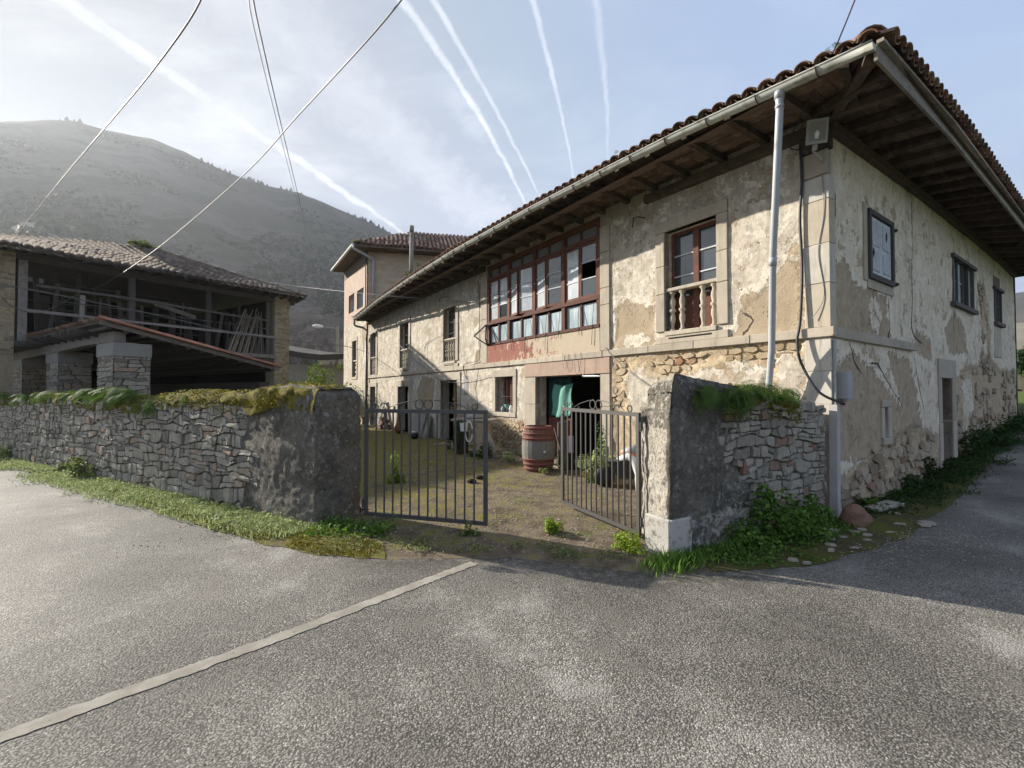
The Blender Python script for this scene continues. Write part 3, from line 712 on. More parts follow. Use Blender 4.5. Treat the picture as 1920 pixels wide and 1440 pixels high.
def grid_lines(a, b, res, cuts):
    g = list(np.arange(a, b + 1e-6, res))
    if b - g[-1] > 1e-4: g.append(b)
    cuts = [c for c in cuts if a < c < b]
    g = [v for v in g if all(abs(v - c) > res * .45 for c in cuts)] + cuts
    return np.array(sorted(set(g)))
def crack_field(S, Zz, lines):
    best = np.full(S.shape, 9.)
    for pl in lines:
        for (a, b) in zip(pl[:-1], pl[1:]):
            ex, ey = b[0] - a[0], b[1] - a[1]; L = math.hypot(ex, ey)
            t = ((S - a[0]) * ex + (Zz - a[1]) * ey) / L ** 2; tc = np.clip(t, 0, 1)
            dx, dy = S - a[0] - tc * ex, Zz - a[1] - tc * ey
            d = np.hypot(dx, dy); sg = np.sign(ex * dy - ey * dx); d = np.where(sg == 0, d, d * sg)
            best = np.where(np.abs(d) < np.abs(best), d, best)
    return best
def wall_mesh(name, fp, slines, zlines, openings, attrs, disp, mat, parent, reveal=.32, z0fn=None):
    S, Zz = np.meshgrid(slines, zlines); at = attrs(S, Zz)
    e = disp(S, Zz, at)
    o0 = np.array(fp(0, 0, 0)); d = np.array(fp(1, 0, 0)) - o0; n = np.array(fp(0, 0, 1)) - o0
    P = o0[None, None] + S[..., None] * d + e[..., None] * n + Zz[..., None] * np.array([0, 0, 1.])
    i = np.arange(S.size).reshape(S.shape)
    cs = (S[:-1, :-1] + S[1:, 1:]) / 2; cz = (Zz[:-1, :-1] + Zz[1:, 1:]) / 2
    keep = np.ones(cs.shape, bool)
    for (a, b, c, dd) in openings: keep &= ~((cs > a) & (cs < b) & (cz > c) & (cz < dd))
    f = np.stack([i[:-1, :-1], i[:-1, 1:], i[1:, 1:], i[1:, :-1]], -1)[keep]
    if np.cross(d, [0, 0, 1]).dot(n) < 0: f = f[:, ::-1]
    V = P.reshape(-1, 3); base = len(V); ex, fx = [], []
    for (a, b, c, dd) in openings:
        q = [(a, c), (b, c), (b, dd), (a, dd)]; k0 = base + len(ex)
        for (s, z) in q: ex += [fp(s, z, .0), fp(s, z, -reveal)]
        for j in range(4):
            if j == 0 and c <= .02: continue
            u = k0 + 2 * j; w = k0 + 2 * ((j + 1) % 4); fx.append((u, w, w + 1, u + 1))
    if ex: V = np.vstack([V, np.array([tuple(p) for p in ex])])
    A = {k: np.concatenate([v.ravel(), np.zeros(len(ex)) - (.0 if k == 'dirt' else .6)]) for k, v in at.items()}
    A['crk'][base:] = 9
    F_ = np.vstack([f, np.array(fx)]) if fx else f
    off = np.array(origin_of(parent))
    me = np_mesh(name, V - off, F_, A, False)
    return link(name, me, mat, parent)

# openings of the front wall (s from the corner, height)
W1 = (1.57, 2.56, 2.70, 4.49); W2 = (10.75, 11.66, 2.68, 4.50); W3 = (14.93, 15.92, 2.66, 4.52); W4 = (19.22, 20.12, 2.50, 4.54)
BD = (4.15, 6.37, .0, 2.0); SW = (7.38, 8.26, 1.07, 2.05); D2 = (10.62, 11.88, 0, 2.03); D3 = (14.9, 16.14, 0, 1.87); D4 = (19.25, 20.08, 0, 1.91)
GAL = (4.16, 8.70, 2.98, 5.28)
OPEN_F = [W1, W2, W3, W4, BD, SW, D2, D3, D4, GAL]
peel_F = [[(.30, 2.45), (.30, 3.42), (.52, 3.50), (.70, 3.30), (.85, 3.12), (1.12, 3.12), (1.22, 2.85), (1.30, 2.45)],
          [(2.80, 2.5), (2.80, 3.18), (3.15, 3.28), (3.45, 3.44), (3.70, 3.36), (3.93, 3.15), (3.93, 2.5)],
          [(9.1, 2.5), (9.1, 2.85), (9.35, 2.95), (9.5, 2.5)], [(12.6, 1.0), (12.4, 2.1), (13.6, 2.25), (14.1, 1.6), (13.6, .9)], [(9.6, 0), (9.6, .9), (10.4, 1.0), (10.4, 0)]]
white_F = [(3.24, 2.60, .34, .13), (3.82, 2.95, .1, .3)]
rub_F = [[(.34, -.1), (.34, 2.36), (3.86, 2.36), (3.86, -.1)], [(6.86, -.1), (6.86, .86), (8.5, .95), (9.9, 1.15), (10.3, .6), (10.3, -.1)]]
def attr_front(S, Zz):
    peel = np.full(S.shape, -2.)
    for p in peel_F: peel = np.maximum(peel, polysd(S, Zz, p))
    for (a, b, ra, rb) in white_F: peel = np.minimum(peel, (np.hypot((S - a) / ra, (Zz - b) / rb) - 1) * .15)
    rub = np.full(S.shape, -2.)
    for p in rub_F: rub = np.maximum(rub, polysd(S, Zz, p))
    isl = np.maximum(polysd(S, Zz, [(3.35, 1.0), (3.5, 1.9), (3.2, 2.1), (2.75, 1.85), (2.95, 1.2)]), polysd(S, Zz, [(1.0, 1.2), (.8, 2.0), (1.4, 2.1), (2.2, 1.9), (2.0, 1.2)]))
    isl = np.maximum(isl, polysd(S, Zz, [(.3, 1.2), (.3, 2.1), (.62, 2.2), (.75, 1.6)]))
    rub = np.minimum(rub, -isl)
    crk = crack_field(S, Zz, [[(9.45, .9), (9.3, 1.3), (9.42, 1.7), (9.25, 2.3)], [(13.0, 2.6), (13.1, 3.2), (12.9, 3.6)], [(1.15, 2.5), (1.0, 2.7), (1.12, 2.8)]])
    dirt = np.clip((Zz - 4.15) * .55, 0, .6) + np.clip((.5 - Zz) * .9, 0, .4)
    return dict(peel=peel, rub=rub, crk=crk, dirt=dirt)
def disp_front(S, Zz, at):
    lay = np.clip((at['peel'] + (fbm(S * 5, Zz * 5, 3) - .5) * .3) * 12, 0, 1) * .014 + np.clip((at['rub'] + (fbm(S * 4, Zz * 4, 8) - .5) * .3) * 8, 0, 1) * .035
    return (fbm(S * 1.1, Zz * 1.1, 12) - .5) * .035 + (fbm(S * 6, Zz * 6, 14) - .5) * .012 - lay
cs_ = sorted({v for o in OPEN_F for v in o[:2]}); cz_ = sorted({v for o in OPEN_F for v in o[2:]})
slF = np.concatenate([grid_lines(0, 10, .032, cs_)[:-1], grid_lines(10, 20.62, .06, cs_)])
wall_mesh('front_wall', FP, slF, grid_lines(-.05, 5.5, .034, cz_), OPEN_F, attr_front, disp_front, MT['plaster_front'], house)

# side wall along the lane
S1 = (1.40, 2.38, 3.38, 4.32); S2 = (6.15, 8.0, 3.52, 4.46); S3 = (10.33, 11.22, 3.48, 4.34); SD = (5.16, 5.95, .0, 1.90); SL = (1.96, 2.11, .90, 1.38)
OPEN_S = [S1, S2, S3, SD, SL]
peel_S = [[(.06, 2.4), (.06, 3.2), (.5, 3.5), (.9, 3.15), (1.5, 3.2), (2.2, 3.12), (2.35, 2.4)], [(.1, .7), (.15, 1.95), (.8, 2.2), (1.9, 1.8), (2.7, 1.4), (3.3, .9), (2.9, .5)], [(3.0, 1.0), (2.2, 2.25), (3.3, 2.2), (3.7, 1.5), (3.9, .9)],
          [(5.9, 2.4), (5.6, 2.9), (6.3, 3.35), (7.1, 3.1), (7.4, 2.5)], [(3.7, 2.35), (3.6, 2.75), (4.5, 2.6), (4.6, 2.2)], [(2.8, 1.5), (2.5, 2.1), (2.75, 2.2), (3.1, 1.6)]]
rub_S = [[(0, -.2), (0, .42), (1.2, .62), (2.2, .85), (3.3, 1.0), (4.1, .95), (4.9, .8), (4.9, -.2)], [(6.3, -.2), (6.4, 1.9), (7.2, 2.2), (8.3, 2.25), (9.0, 2.8), (8.9, 3.4), (8.5, 4.2), (9.3, 4.35), (9.8, 3.2), (9.9, 2.5), (11, 2.25), (13.2, 2.3), (13.2, -.2)]]
cr_S = [[(3.54, 5.2), (3.50, 4.5), (3.44, 3.8), (3.46, 3.2), (3.43, 2.75), (3.6, 2.6), (4.04, 2.52)], [(3.62, 2.2), (3.75, 1.75), (4.08, 1.2)], [(.63, 2.29), (.85, 2.05), (1.11, 1.90)], [(1.5, 2.05), (1.75, 2.04), (2.12, 1.79), (2.45, 1.6), (2.79, 1.40)],
        [(9.1, 4.6), (9.2, 4.3), (9.41, 3.75), (9.6, 3.2), (9.8, 2.6)], [(8.75, 4.6), (8.8, 4.35)], [(1.6, 3.3), (1.62, 2.9), (1.85, 2.7)], [(2.3, 3.1), (2.32, 2.7), (2.25, 2.5)], [(.25, 4.3), (.22, 4.0)], [(6.4, 3.4), (6.35, 2.9)]]
def attr_side(S, Zz):
    peel = np.full(S.shape, -2.); rub = np.full(S.shape, -2.)
    for p in peel_S: peel = np.maximum(peel, polysd(S, Zz, p))
    peel = np.minimum(peel, -polysd(S, Zz, [(1.5, 2.6), (1.45, 3.05), (1.75, 3.1), (1.95, 2.8), (1.8, 2.5)]))
    for p in rub_S: rub = np.maximum(rub, polysd(S, Zz, p))
    for isl in ([(6.9, .7), (6.9, 1.9), (7.7, 2.0), (8.0, 1.2)], [(9.1, 2.5), (9.1, 3.1), (9.4, 3.3), (9.5, 2.6)]): rub = np.minimum(rub, -polysd(S, Zz, isl))
    zg = gz(C0.x + dS.x * S, C0.y + dS.y * S)
    dirt = np.clip((zg + .55 - Zz) * 1.1, 0, .6) + np.clip(1 - np.abs(S - 3.2) / .5, 0, 1) * .15 * (Zz > 2.3) + np.clip(.35 - S, 0, .3) * 1.6 * (Zz > 2.3)
    return dict(peel=peel, rub=rub, crk=crack_field(S, Zz, cr_S), dirt=dirt)
def disp_side(S, Zz, at):
    lay = np.clip((at['peel'] + (fbm(S * 5, Zz * 5, 33) - .5) * .3) * 12, 0, 1) * .012 + np.clip((at['rub'] + (fbm(S * 4, Zz * 4, 38) - .5) * .3) * 8, 0, 1) * .035
    return (fbm(S * .9, Zz * .9, 42) - .5) * .05 + (fbm(S * 6, Zz * 6, 44) - .5) * .012 - lay
cs_ = sorted({v for o in OPEN_S for v in o[:2]}); cz_ = sorted({v for o in OPEN_S for v in o[2:]})
slS = np.concatenate([grid_lines(0, 7, .032, cs_)[:-1], grid_lines(7, 13.25, .05, cs_)])
wall_mesh('side_wall', SP, slS, grid_lines(-.05, 5.5, .034, cz_), OPEN_S, attr_side, disp_side, MT['plaster_side'], house, .24)

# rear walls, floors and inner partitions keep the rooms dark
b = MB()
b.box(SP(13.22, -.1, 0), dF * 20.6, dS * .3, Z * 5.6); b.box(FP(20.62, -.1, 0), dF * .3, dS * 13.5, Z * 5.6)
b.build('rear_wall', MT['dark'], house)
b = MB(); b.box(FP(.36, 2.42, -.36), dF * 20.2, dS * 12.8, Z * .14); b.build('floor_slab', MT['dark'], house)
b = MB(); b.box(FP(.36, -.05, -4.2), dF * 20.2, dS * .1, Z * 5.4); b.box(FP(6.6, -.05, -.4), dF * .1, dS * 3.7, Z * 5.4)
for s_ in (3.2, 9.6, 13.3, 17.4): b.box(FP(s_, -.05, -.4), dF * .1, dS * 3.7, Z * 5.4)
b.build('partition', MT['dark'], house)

# ---- rubble stones (own Voronoi, so every stone has its own outline)
def clip_poly(poly, nx_, ny_, c):      # keep nx*x+ny*y <= c
    out = []; n = len(poly)
    for i in range(n):
        a, b_ = poly[i], poly[(i + 1) % n]; da = nx_ * a[0] + ny_ * a[1] - c; db = nx_ * b_[0] + ny_ * b_[1] - c
        if da <= 0: out.append(a)
        if da * db < 0: t = da / (da - db); out.append((a[0] + (b_[0] - a[0]) * t, a[1] + (b_[1] - a[1]) * t))
    return out
def cells(w, z0, z1, sx, sz, rng, jit=.28):
    sites = []; z = z0; row = 0
    while z < z1 + sz:
        h = sz * rng.uniform(.55, 1.5); x = -sx * rng.uniform(0, 1)
        while x < w + sx:
            dx = sx * rng.choice([.4, .6, .85, 1.1, 1.5, 1.9]) * rng.uniform(.85, 1.15)
            sites.append(((x + dx / 2) / sx, (z + h / 2 + rng.uniform(-jit, jit) * h) / sz)); x += dx
        z += h; row += 1
    A = np.array(sites); res = []
    for i, (x, y) in enumerate(sites):
        if not (-.3 < x * sx < w + .3): continue
        d2 = ((A - A[i]) ** 2).sum(1); nb = np.argsort(d2)[1:15]
        poly = [(x - 1.6, y - 1.6), (x + 1.6, y - 1.6), (x + 1.6, y + 1.6), (x - 1.6, y + 1.6)]
        for j in nb:
            ox, oy = A[j] - A[i]; poly = clip_poly(poly, ox, oy, (ox * (A[i][0] + A[j][0]) + oy * (A[i][1] + A[j][1])) / 2)
            if len(poly) < 3: break
        if len(poly) >= 3:
            poly = [(p[0] * sx, p[1] * sz) for p in poly]
            for c_ in ((-1, 0, 0), (1, 0, w), (0, -1, -z0 + .05)):
                if len(poly) >= 3: poly = clip_poly(poly, *c_)
            if len(poly) >= 3: res.append(poly)
    return res
def courses(w, z0, z1, sx, sz, rng, jit=.28):
    # roughly coursed rubble: wavy beds, slanting joints, some stones split in two
    res = []; sd = rng.randrange(1000); beds = [z0 - sz * .3]
    while beds[-1] < z1 + sz: beds.append(beds[-1] + sz * rng.uniform(.65, 1.4))
    def bed(k, x): return beds[k] + (float(fbm(x * .8 / sx * .35, k * 3.7, sd)) - .5) * sz * 1.6 + (float(vn(x / sx * 1.3, k * 5.1, sd + 9)) - .5) * sz * .75
    def add(poly):
        for c_ in ((-1, 0, 0), (1, 0, w), (0, -1, -z0 + .05)):
            if len(poly) >= 3: poly = clip_poly(poly, *c_)
        if len(poly) >= 3: res.append(poly)
    for k in range(len(beds) - 1):
        x = -sx * rng.random(); t0 = x
        top = x + rng.uniform(-.2, .2) * sx
        while x < w:
            hgt = beds[k + 1] - beds[k]; d = sx * rng.choice((.5, .7, .9, 1.1, 1.4, 1.8)) * rng.uniform(.85, 1.15); x1 = x + d; top1 = x1 + rng.uniform(-.34, .34) * min(sx, d)
            if top1 < top + .25 * d: top1 = top + .25 * d
            xm = (x + x1) / 2; tm = (top + top1) / 2
            lo = [(x, bed(k, x)), (xm, bed(k, xm)), (x1, bed(k, x1))]; hi = [(top1, bed(k + 1, top1)), (tm, bed(k + 1, tm)), (top, bed(k + 1, top))]
            if rng.random() < .28 and d > .6 * sx:
                f = rng.uniform(.38, .62); ml = (x + (top - x) * f, lo[0][1] + (hi[2][1] - lo[0][1]) * f); mr = (x1 + (top1 - x1) * f, lo[2][1] + (hi[0][1] - lo[2][1]) * f)
                add(lo + [mr, ml]); add([ml, mr] + hi)
            else: add(lo + hi)
            x, top = x1, top1
    return res
def stone_geo(mb, poly, fp, proud, rng, gap=.012, e0=-.012, tint=None):
    cx = sum(p[0] for p in poly) / len(poly); cy = sum(p[1] for p in poly) / len(poly)
    pts = []
    n = len(poly)
    for i in range(n):
        a, b_, c = poly[i - 1], poly[i], poly[(i + 1) % n]
        if math.hypot(b_[0] - c[0], b_[1] - c[1]) < .012: continue
        k = rng.uniform(.06, .22)
        for q in (a, c): pts.append((b_[0] + (q[0] - b_[0]) * k, b_[1] + (q[1] - b_[1]) * k))
    if len(pts) < 6: return False
    def shr(p, g, f):
        dx, dy = p[0] - cx, p[1] - cy; L = math.hypot(dx, dy) + 1e-6
        k = max(.2, (1 - g / L)) * f; return (cx + dx * k, cy + dy * k)
    m = len(pts); r0 = [shr(p, gap * rng.uniform(.4, 1.3), 1) for p in pts]; r1 = [shr(p, gap * 1.2, rng.uniform(.90, .975)) for p in pts]
    tl = rng.uniform(-.25, .25); tz = rng.uniform(-.35, .15)
    def pr(p): return proud * (1 + tl * (p[0] - cx) / .1 * .5 + tz * (p[1] - cy) / .1 * .5) * rng.uniform(.85, 1.1)
    vs = [fp(x, z, e0) for x, z in r0] + [fp(x, z, pr((x, z)) * rng.uniform(.85, 1.05)) for x, z in r1] + [fp(cx, cy, proud * rng.uniform(.9, 1.12))]
    fs = [(i, (i + 1) % m, (i + 1) % m + m, i + m) for i in range(m)] + [(i + m, (i + 1) % m + m, 2 * m) for i in range(m)]
    mb.add(vs, fs, rng.random() if tint is None else tint); return True
def stones(parent, fp, w, z0, z1, sx, sz, keep, proud, mat, limit, seed, gap=.012, name='stone', flip=False, e0=-.012, stuffname='small_stone', lay=courses):
    rng = random.Random(seed); L = []
    for poly in lay(w, z0, z1, sx, sz, rng):
        cx = sum(p[0] for p in poly) / len(poly); cy = sum(p[1] for p in poly) / len(poly)
        if keep(cx, cy):
            P = fp(cx, cy, 0); L.append(((P - Vector((0, 0, 1.6))).length, poly))
    L.sort(key=lambda t: t[0]); rest = MB(); off = origin_of(parent); cnt = 0
    for k, (_, poly) in enumerate(L):
        mb = MB() if k < limit else rest
        if not stone_geo(mb, poly, fp, rng.uniform(*proud), rng, gap, e0): continue
        if flip and k < limit: mb.f = [f[::-1] for f in mb.f]
        if k < limit: mb.build(name, mat, parent); cnt += 1
    if rest.v:
        if flip: rest.f = [f[::-1] for f in rest.f]
        rest.build(stuffname, mat, parent, 'stuff')
    return cnt

def in_open(s, z, ops, m=.1): return any(a - m < s < b_ + m and c - m < z < d + m for a, b_, c, d in ops)
_rf = lambda s, z: float(attr_front(np.array([s]), np.array([z]))['rub'][0])
_rs = lambda s, z: float(attr_side(np.array([s]), np.array([z]))['rub'][0])
stones(house, FP, 10.4, .0, 2.36, .17, .11, lambda s, z: z > 1.35 * (s < 3.9) and not in_open(s, z, OPEN_F, .3) and _rf(s, z) + (fbm(s * 4, z * 4, 8) - .5) * .5 > .02 and (fbm(s * 2.2, z * 2.2, 61) > .36 or s > 5 or z > 2.1), (-.014, .012), MT['house_stone'], 160, 5, .014, 'stone', False, -.07, lay=cells)
stones(house, SP, 13.2, .0, 4.4, .21, .13, lambda s, z: z > gzf(C0.x + dS.x * s, C0.y + dS.y * s) - .05 and not in_open(s, z, OPEN_S, .22) and _rs(s, z) + (fbm(s * 4, z * 4, 38) - .5) * .5 > .0 and (s < 5 or z < 1.2 or fbm(s * 3, z * 3, 64) > .45) and fbm(s * 2.6, z * 2.6, 66) > .40, (-.016, .014), MT['side_stone'], 140, 6, .016, 'stone', True, -.06, lay=cells)
# ---- dressed stone: string course, quoins, pilasters, surrounds
def fblock(b, s0, s1, z0, z1, e0, e1, tint=.5, fp=None):
    fp = fp or FP
    o = fp(s0, z0, e0); return b.box(o, fp(s1, z0, e0) - o, fp(s0, z0, e1) - o, Z * (z1 - z0), tint)
def block(name, s0, s1, z0, z1, e0, e1, mat, parent, fp=None, tint=None, bevel=.008):
    b = MB(); fblock(b, s0, s1, z0, z1, e0, e1, R.random() if tint is None else tint, fp)
    return b.build(name, mat, parent, None, False, bevel)

s = -.06
while s < 20.5:
    w = min(R.uniform(.9, 1.5), 20.6 - s)
    if s < 12.5 or R.random() < .9: block('string_course_stone', s, s + w - .006, 2.345, 2.475, -.02, .055 + R.uniform(-.006, .006), MT['dressed'], house, None, R.uniform(.1, 1))
    s += w
s = 0.02
while s < 3.45:
    w = min(R.uniform(.8, 1.3), 3.47 - s); block('string_course_stone', s, s + w - .006, 2.335, 2.47, -.02, .05, MT['dressed'], house, SP, R.uniform(0, .4)); s += w
z = 0.
k = 0
while z < 4.5:
    h = R.uniform(.42, .62); h = min(h, 4.52 - z)
    if z < 2.3 and z + h > 2.2: h = 2.33 - z
    if 2.3 < z < 2.4: z = 2.48
    b = MB(); wF = R.uniform(.29, .33); wS = .17
    poly = [FP(wF, z, .012), FP(0, z, .012) + nS * .012, SP(wS, z, .012), SP(wS, z, -.08), FP(wF, z, -.08)]
    b.prism(poly, Z * (h - .006), R.uniform(.0, 1) if z > 2.3 else R.uniform(.7, 1)); b.build('quoin_stone', MT['quoin'], house, None, False, .006)
    z += h; k += 1
block('quoin_stone', 0.0, .32, 4.53, 4.86, -.1, .02, MT['dressed'], house, None, .0); block('dark_corner_block', -.03, .33, 4.87, 5.25, -.1, .05, MT['rafter'], house)  # top block's dark colour stands for dark stone and shadow under the eaves
for (a, c) in ((3.88, 4.15), (8.71, 9.06)):
    z = 2.48
    for h in (.95, .35, .75, .55):
        block('pilaster_stone', a, c, z, z + h - .006, -.03, .035, MT['dressed'], house, None, R.uniform(.2, .9)); z += h

def surround(parent, op, wl, wr, hl, hs=.0, fp=None, e=.03, mat='dressed', sillmat=None):
    """jambs, lintel and sill round an opening; pieces butt end to end"""
    fp = fp or FP; a, b_, c, d = op; m = MT[mat]
    for (x0, x1) in ((a - wl, a), (b_, b_ + wr)):
        z = c; cuts = [c + (d - c) * f for f in ((.38, .66, 1.) if d - c > 1.3 else (1.,))]
        for q in cuts:
            block('jamb_stone', x0, x1, z, q - .005, -.12, e + R.uniform(-.004, .004), m, parent, fp, R.uniform(.2, .9)); z = q
    block('lintel', a - wl, b_ + wr, d, d + hl, -.12, e + .004, m, parent, fp, R.uniform(.2, .7))
    if hs: block('sill', a - wl * .9, b_ + wr * .9, c - hs, c - .004, -.12, e + .01, m, parent, fp, R.uniform(.4, .9))

BALPROF = [(.052, 0), (.052, .03), (.03, .05), (.028, .12), (.05, .22), (.046, .29), (.03, .35), (.058, .385), (.058, .41), (.034, .44), (.05, .54), (.045, .60), (.028, .66), (.03, .70), (.055, .73), (.055, .76)]
def part(name, parent, label=None):
    o = bpy.data.objects.new(name, None); col.objects.link(o); o.parent = parent
    if label: o['label'] = label
    return o
def balcony(op, rail, n, skip=(), e_b=-.06, detail=True, red=False):
    a, b_, c, d = op
    w = part('balcony_window', house)
    surround(w, (a, b_, c, d), .19, .19, .2)
    block('apron_panel', a - .19, b_ + .19, 2.478, c - .09, -.1, .03, MT['dressed'], w, None, .6)
    block('sill', a - .0, b_ + .0, c - .085, c - .004, -.2, .045, MT['dressed'], w, None, .8)
    block('panel_slot_shade', a + .08, b_ - .08, c - .15, c - .115, .02, .034, MT['dark'], w)  # raised dark strip, the shade of a slot put into its colour
    block('handrail', a + .004, b_ - .004, rail - .055, rail + .01, -.15, .0, MT['dressed'], w, None, .7, .012)
    me = None; L = rail - .055 - c
    for i in range(n):
        if i in skip: continue
        s_ = a + (i + .5) / n * (b_ - a)
        if me is None:
            q = MB(); q.lathe((0, 0, 0), [(r * (1.05 if detail else 1), h * L / .76) for r, h in BALPROF], 10 if detail else 7); me = q.mesh('baluster', smooth=True)
            me.materials.append(MT['dressed'])
        o = bpy.data.objects.new('baluster', me); col.objects.link(o); o.parent = w; o.location = FP(s_, c, -.075) - origin_of(w)
    # casements behind
    f = MB(); e0, e1 = -.25, -.19
    ft = .055
    fblock(f, a + .002, a + ft, c, d - .002, e0, e1); fblock(f, b_ - ft, b_ - .002, c, d - .002, e0, e1); fblock(f, a + ft, b_ - ft, d - ft, d - .002, e0, e1); 
    mid = (a + b_) / 2; fblock(f, mid - .05, mid + .05, c, d - ft, e0, e1 + .012)
    fblock(f, a + ft, b_ - ft, c + .0, c + .62, e0 + .015, e1 - .012, .45)
    f.build('window_frame', MT['redwood'] if red else MT['darkframe'], w)
    for k in (1, 2):
        z = c + .62 + (d - ft - c - .62) * k / 3
        for (x0, x1) in ((a + ft, mid - .05), (mid + .05, b_ - ft)): block('glazing_bar', x0, x1, z - .011, z + .011, e0 + .02, e1 - .005, MT['palegrey'], w, None, .8, 0)
    for (x0, x1) in ((a + ft, mid - .05), (mid + .05, b_ - ft)):
        for k in range(3):
            z0 = c + .62 + (d - ft - c - .62) * k / 3; z1 = c + .62 + (d - ft - c - .62) * (k + 1) / 3
            block('pane', x0 - .004, x1 + .004, z0, z1, -.226, -.22, MT['glass'], w, None, None, 0)
    return w
balcony(W1, 3.46, 5, (2,), red=True)
balcony(W2, 3.46, 5); balcony(W3, 3.44, 5, detail=False); balcony(W4, 3.39, 5, detail=False)

# ---- glazed gallery
gal = part('gallery', house)
gm = MT['redwood']; a, b_ = GAL[0], GAL[1]
f = MB()
fblock(f, a, b_, 4.86, 4.95, -.12, .03); fblock(f, a, b_, 5.18, 5.30, -.12, .03); fblock(f, a, b_, 3.58, 3.66, -.12, .035, .2); fblock(f, a, b_, 2.98, 3.05, -.12, .05, .12)
POSTS = [4.20, 5.33, 6.45, 7.60, 8.66]
for p_ in POSTS:
    w_ = .055
    fblock(f, max(a, p_ - w_), min(b_, p_ + w_), 3.05, 3.58, -.10, .02, .25); fblock(f, max(a, p_ - w_), min(b_, p_ + w_), 3.66, 4.86, -.10, .02); fblock(f, max(a, p_ - w_), min(b_, p_ + w_), 4.95, 5.18, -.10, .02)
f.build('gallery_frame', gm, gal)
OPENANG = {0: (0, 0), 1: (.35, .42), 2: (.30, .30), 3: (.12, .10)}
for g in range(4):
    x0, x1 = POSTS[g] + .055, POSTS[g + 1] - .055; mid = (x0 + x1) / 2
    for h, (u0, u1) in enumerate(((x0, mid), (mid, x1))):
        # transom light and lower light
        block('transom_pane', u0 + .03, u1 - .03, 4.95, 5.18, -.06, -.05, MT['dimpane'], gal, None, None, 0)
        block('low_pane', u0 + .03, u1 - .03, 3.07, 3.56 - R.uniform(0, .05), -.05, -.04, MT['lowpane'], gal, None, None, 0)
        for (y0, y1, tt) in ((3.05, 3.58, .1), (4.95, 5.18, .5)):
            block('light_frame', u0, u0 + .03, y0, y1, -.08, -.01, gm, gal, None, tt, 0); block('light_frame', u1 - .03, u1, y0, y1, -.08, -.01, gm, gal, None, tt, 0)
        # casement, hinged on the post, swung outward a little
        hinge_left = (h == 1)           # s grows to the left of the picture
        sw = part('casement', house); ang = OPENANG[3 - g][h] * (.5 if h == 0 else .55)
        hx = u1 if hinge_left else u0
        sgn = -1 if hinge_left else 1; wdt = u1 - u0 - .004
        def cp(t, z, e, hx=hx, sgn=sgn, ang=ang): 
            return FP(hx, z, -.02) + (dF * sgn * math.cos(ang) + nF * math.sin(ang)) * t + (nF * math.cos(ang) - dF * sgn * math.sin(ang)) * e
        q = MB()
        def cb(t0, t1, z0, z1, e0=-.03, e1=.012, tint=.6):
            o = cp(t0, z0, e0); q.box(o, cp(t1, z0, e0) - o, cp(t0, z0, e1) - o, Z * (z1 - z0), tint)
        zb, zt = 3.665, 4.855
        cb(.002, .045, zb, zt); cb(wdt - .045, wdt, zb, zt); cb(.045, wdt - .045, zt - .045, zt); cb(.045, wdt - .045, zb, zb + .06)
        q.build('sash', gm, sw)
        for k in (1, 2):
            q = MB(); z = zb + .06 + (zt - .045 - zb - .06) * k / 3; cb(.045, wdt - .045, z - .011, z + .011, -.018, .008, .9); q.build('glazing_bar', MT['palegrey'], sw)
        for k in range(3):
            z0 = zb + .06 + (zt - .105 - zb) * k / 3; z1 = zb + .06 + (zt - .105 - zb) * (k + 1) / 3
            broken = (g == 0 and h == 0 and k == 1)
            if broken: continue
            q = MB(); cb(.04, wdt - .04, z0, z1, -.012, -.006)
            near = (g == 0 and h == 0); dark = near and k == 0 
            q.build('pane', MT['glass'] if dark or (h == 0 and k == 0 and g in (3,)) or (near and k == 2) or (h == 0 and g == 1) else MT['whitepane'], sw)
# whitened boards leaning behind the glass, and the red parapet under the sill
def red_par():
    S_, Z_ = np.meshgrid(np.linspace(a, b_, 60), np.linspace(2.478, 2.98, 8))
    pl = .5 - (S_ - 4.16) / 4.54 * .9; pl = np.clip((6.6 - S_) * .16, -.22, .30)
    e = .028 + (fbm(S_ * 5, Z_ * 5, 3) - .5) * .012
    P = np.array([tuple(FP(s_, z_, e_)) for s_, z_, e_ in zip(S_.ravel(), Z_.ravel(), e.ravel())]) - np.array(origin_of(gal))
    i = np.arange(S_.size).reshape(S_.shape); ff = np.stack([i[:-1, :-1], i[:-1, 1:], i[1:, 1:], i[1:, :-1]], -1).reshape(-1, 4)[:, ::-1]
    link('parapet', np_mesh('parapet', P, ff, {'peel': pl.ravel()}), MT['redrender'], gal)
red_par()
# little lower light hanging open at the far end
q = MB(); c_ = [FP(8.66, 3.03, .02), FP(9.0, 3.28, .30), FP(8.72, 3.62, .02), FP(8.42, 3.30, -.02)]
c_ = [FP(8.66, 3.00, .04), FP(8.92, 3.27, .34), FP(8.72, 3.60, .05), FP(8.50, 3.16, .20)]
for i in range(4): q.bar(c_[i], c_[(i + 1) % 4], .035, .035)
q.build('hanging_casement', MT['darkframe'], house)
for i in range(9):
    s_ = 4.35 + i * .5 + R.uniform(-.1, .1); q = MB()
    q.tube([FP(s_ + .02, 3.52, .01), FP(s_, 3.2, .06), FP(s_ + R.uniform(-.04, .04), 2.95 - R.uniform(.0, .45), .06)], .006, 4); q.build('loose_wire', MT['blackcable'], house)

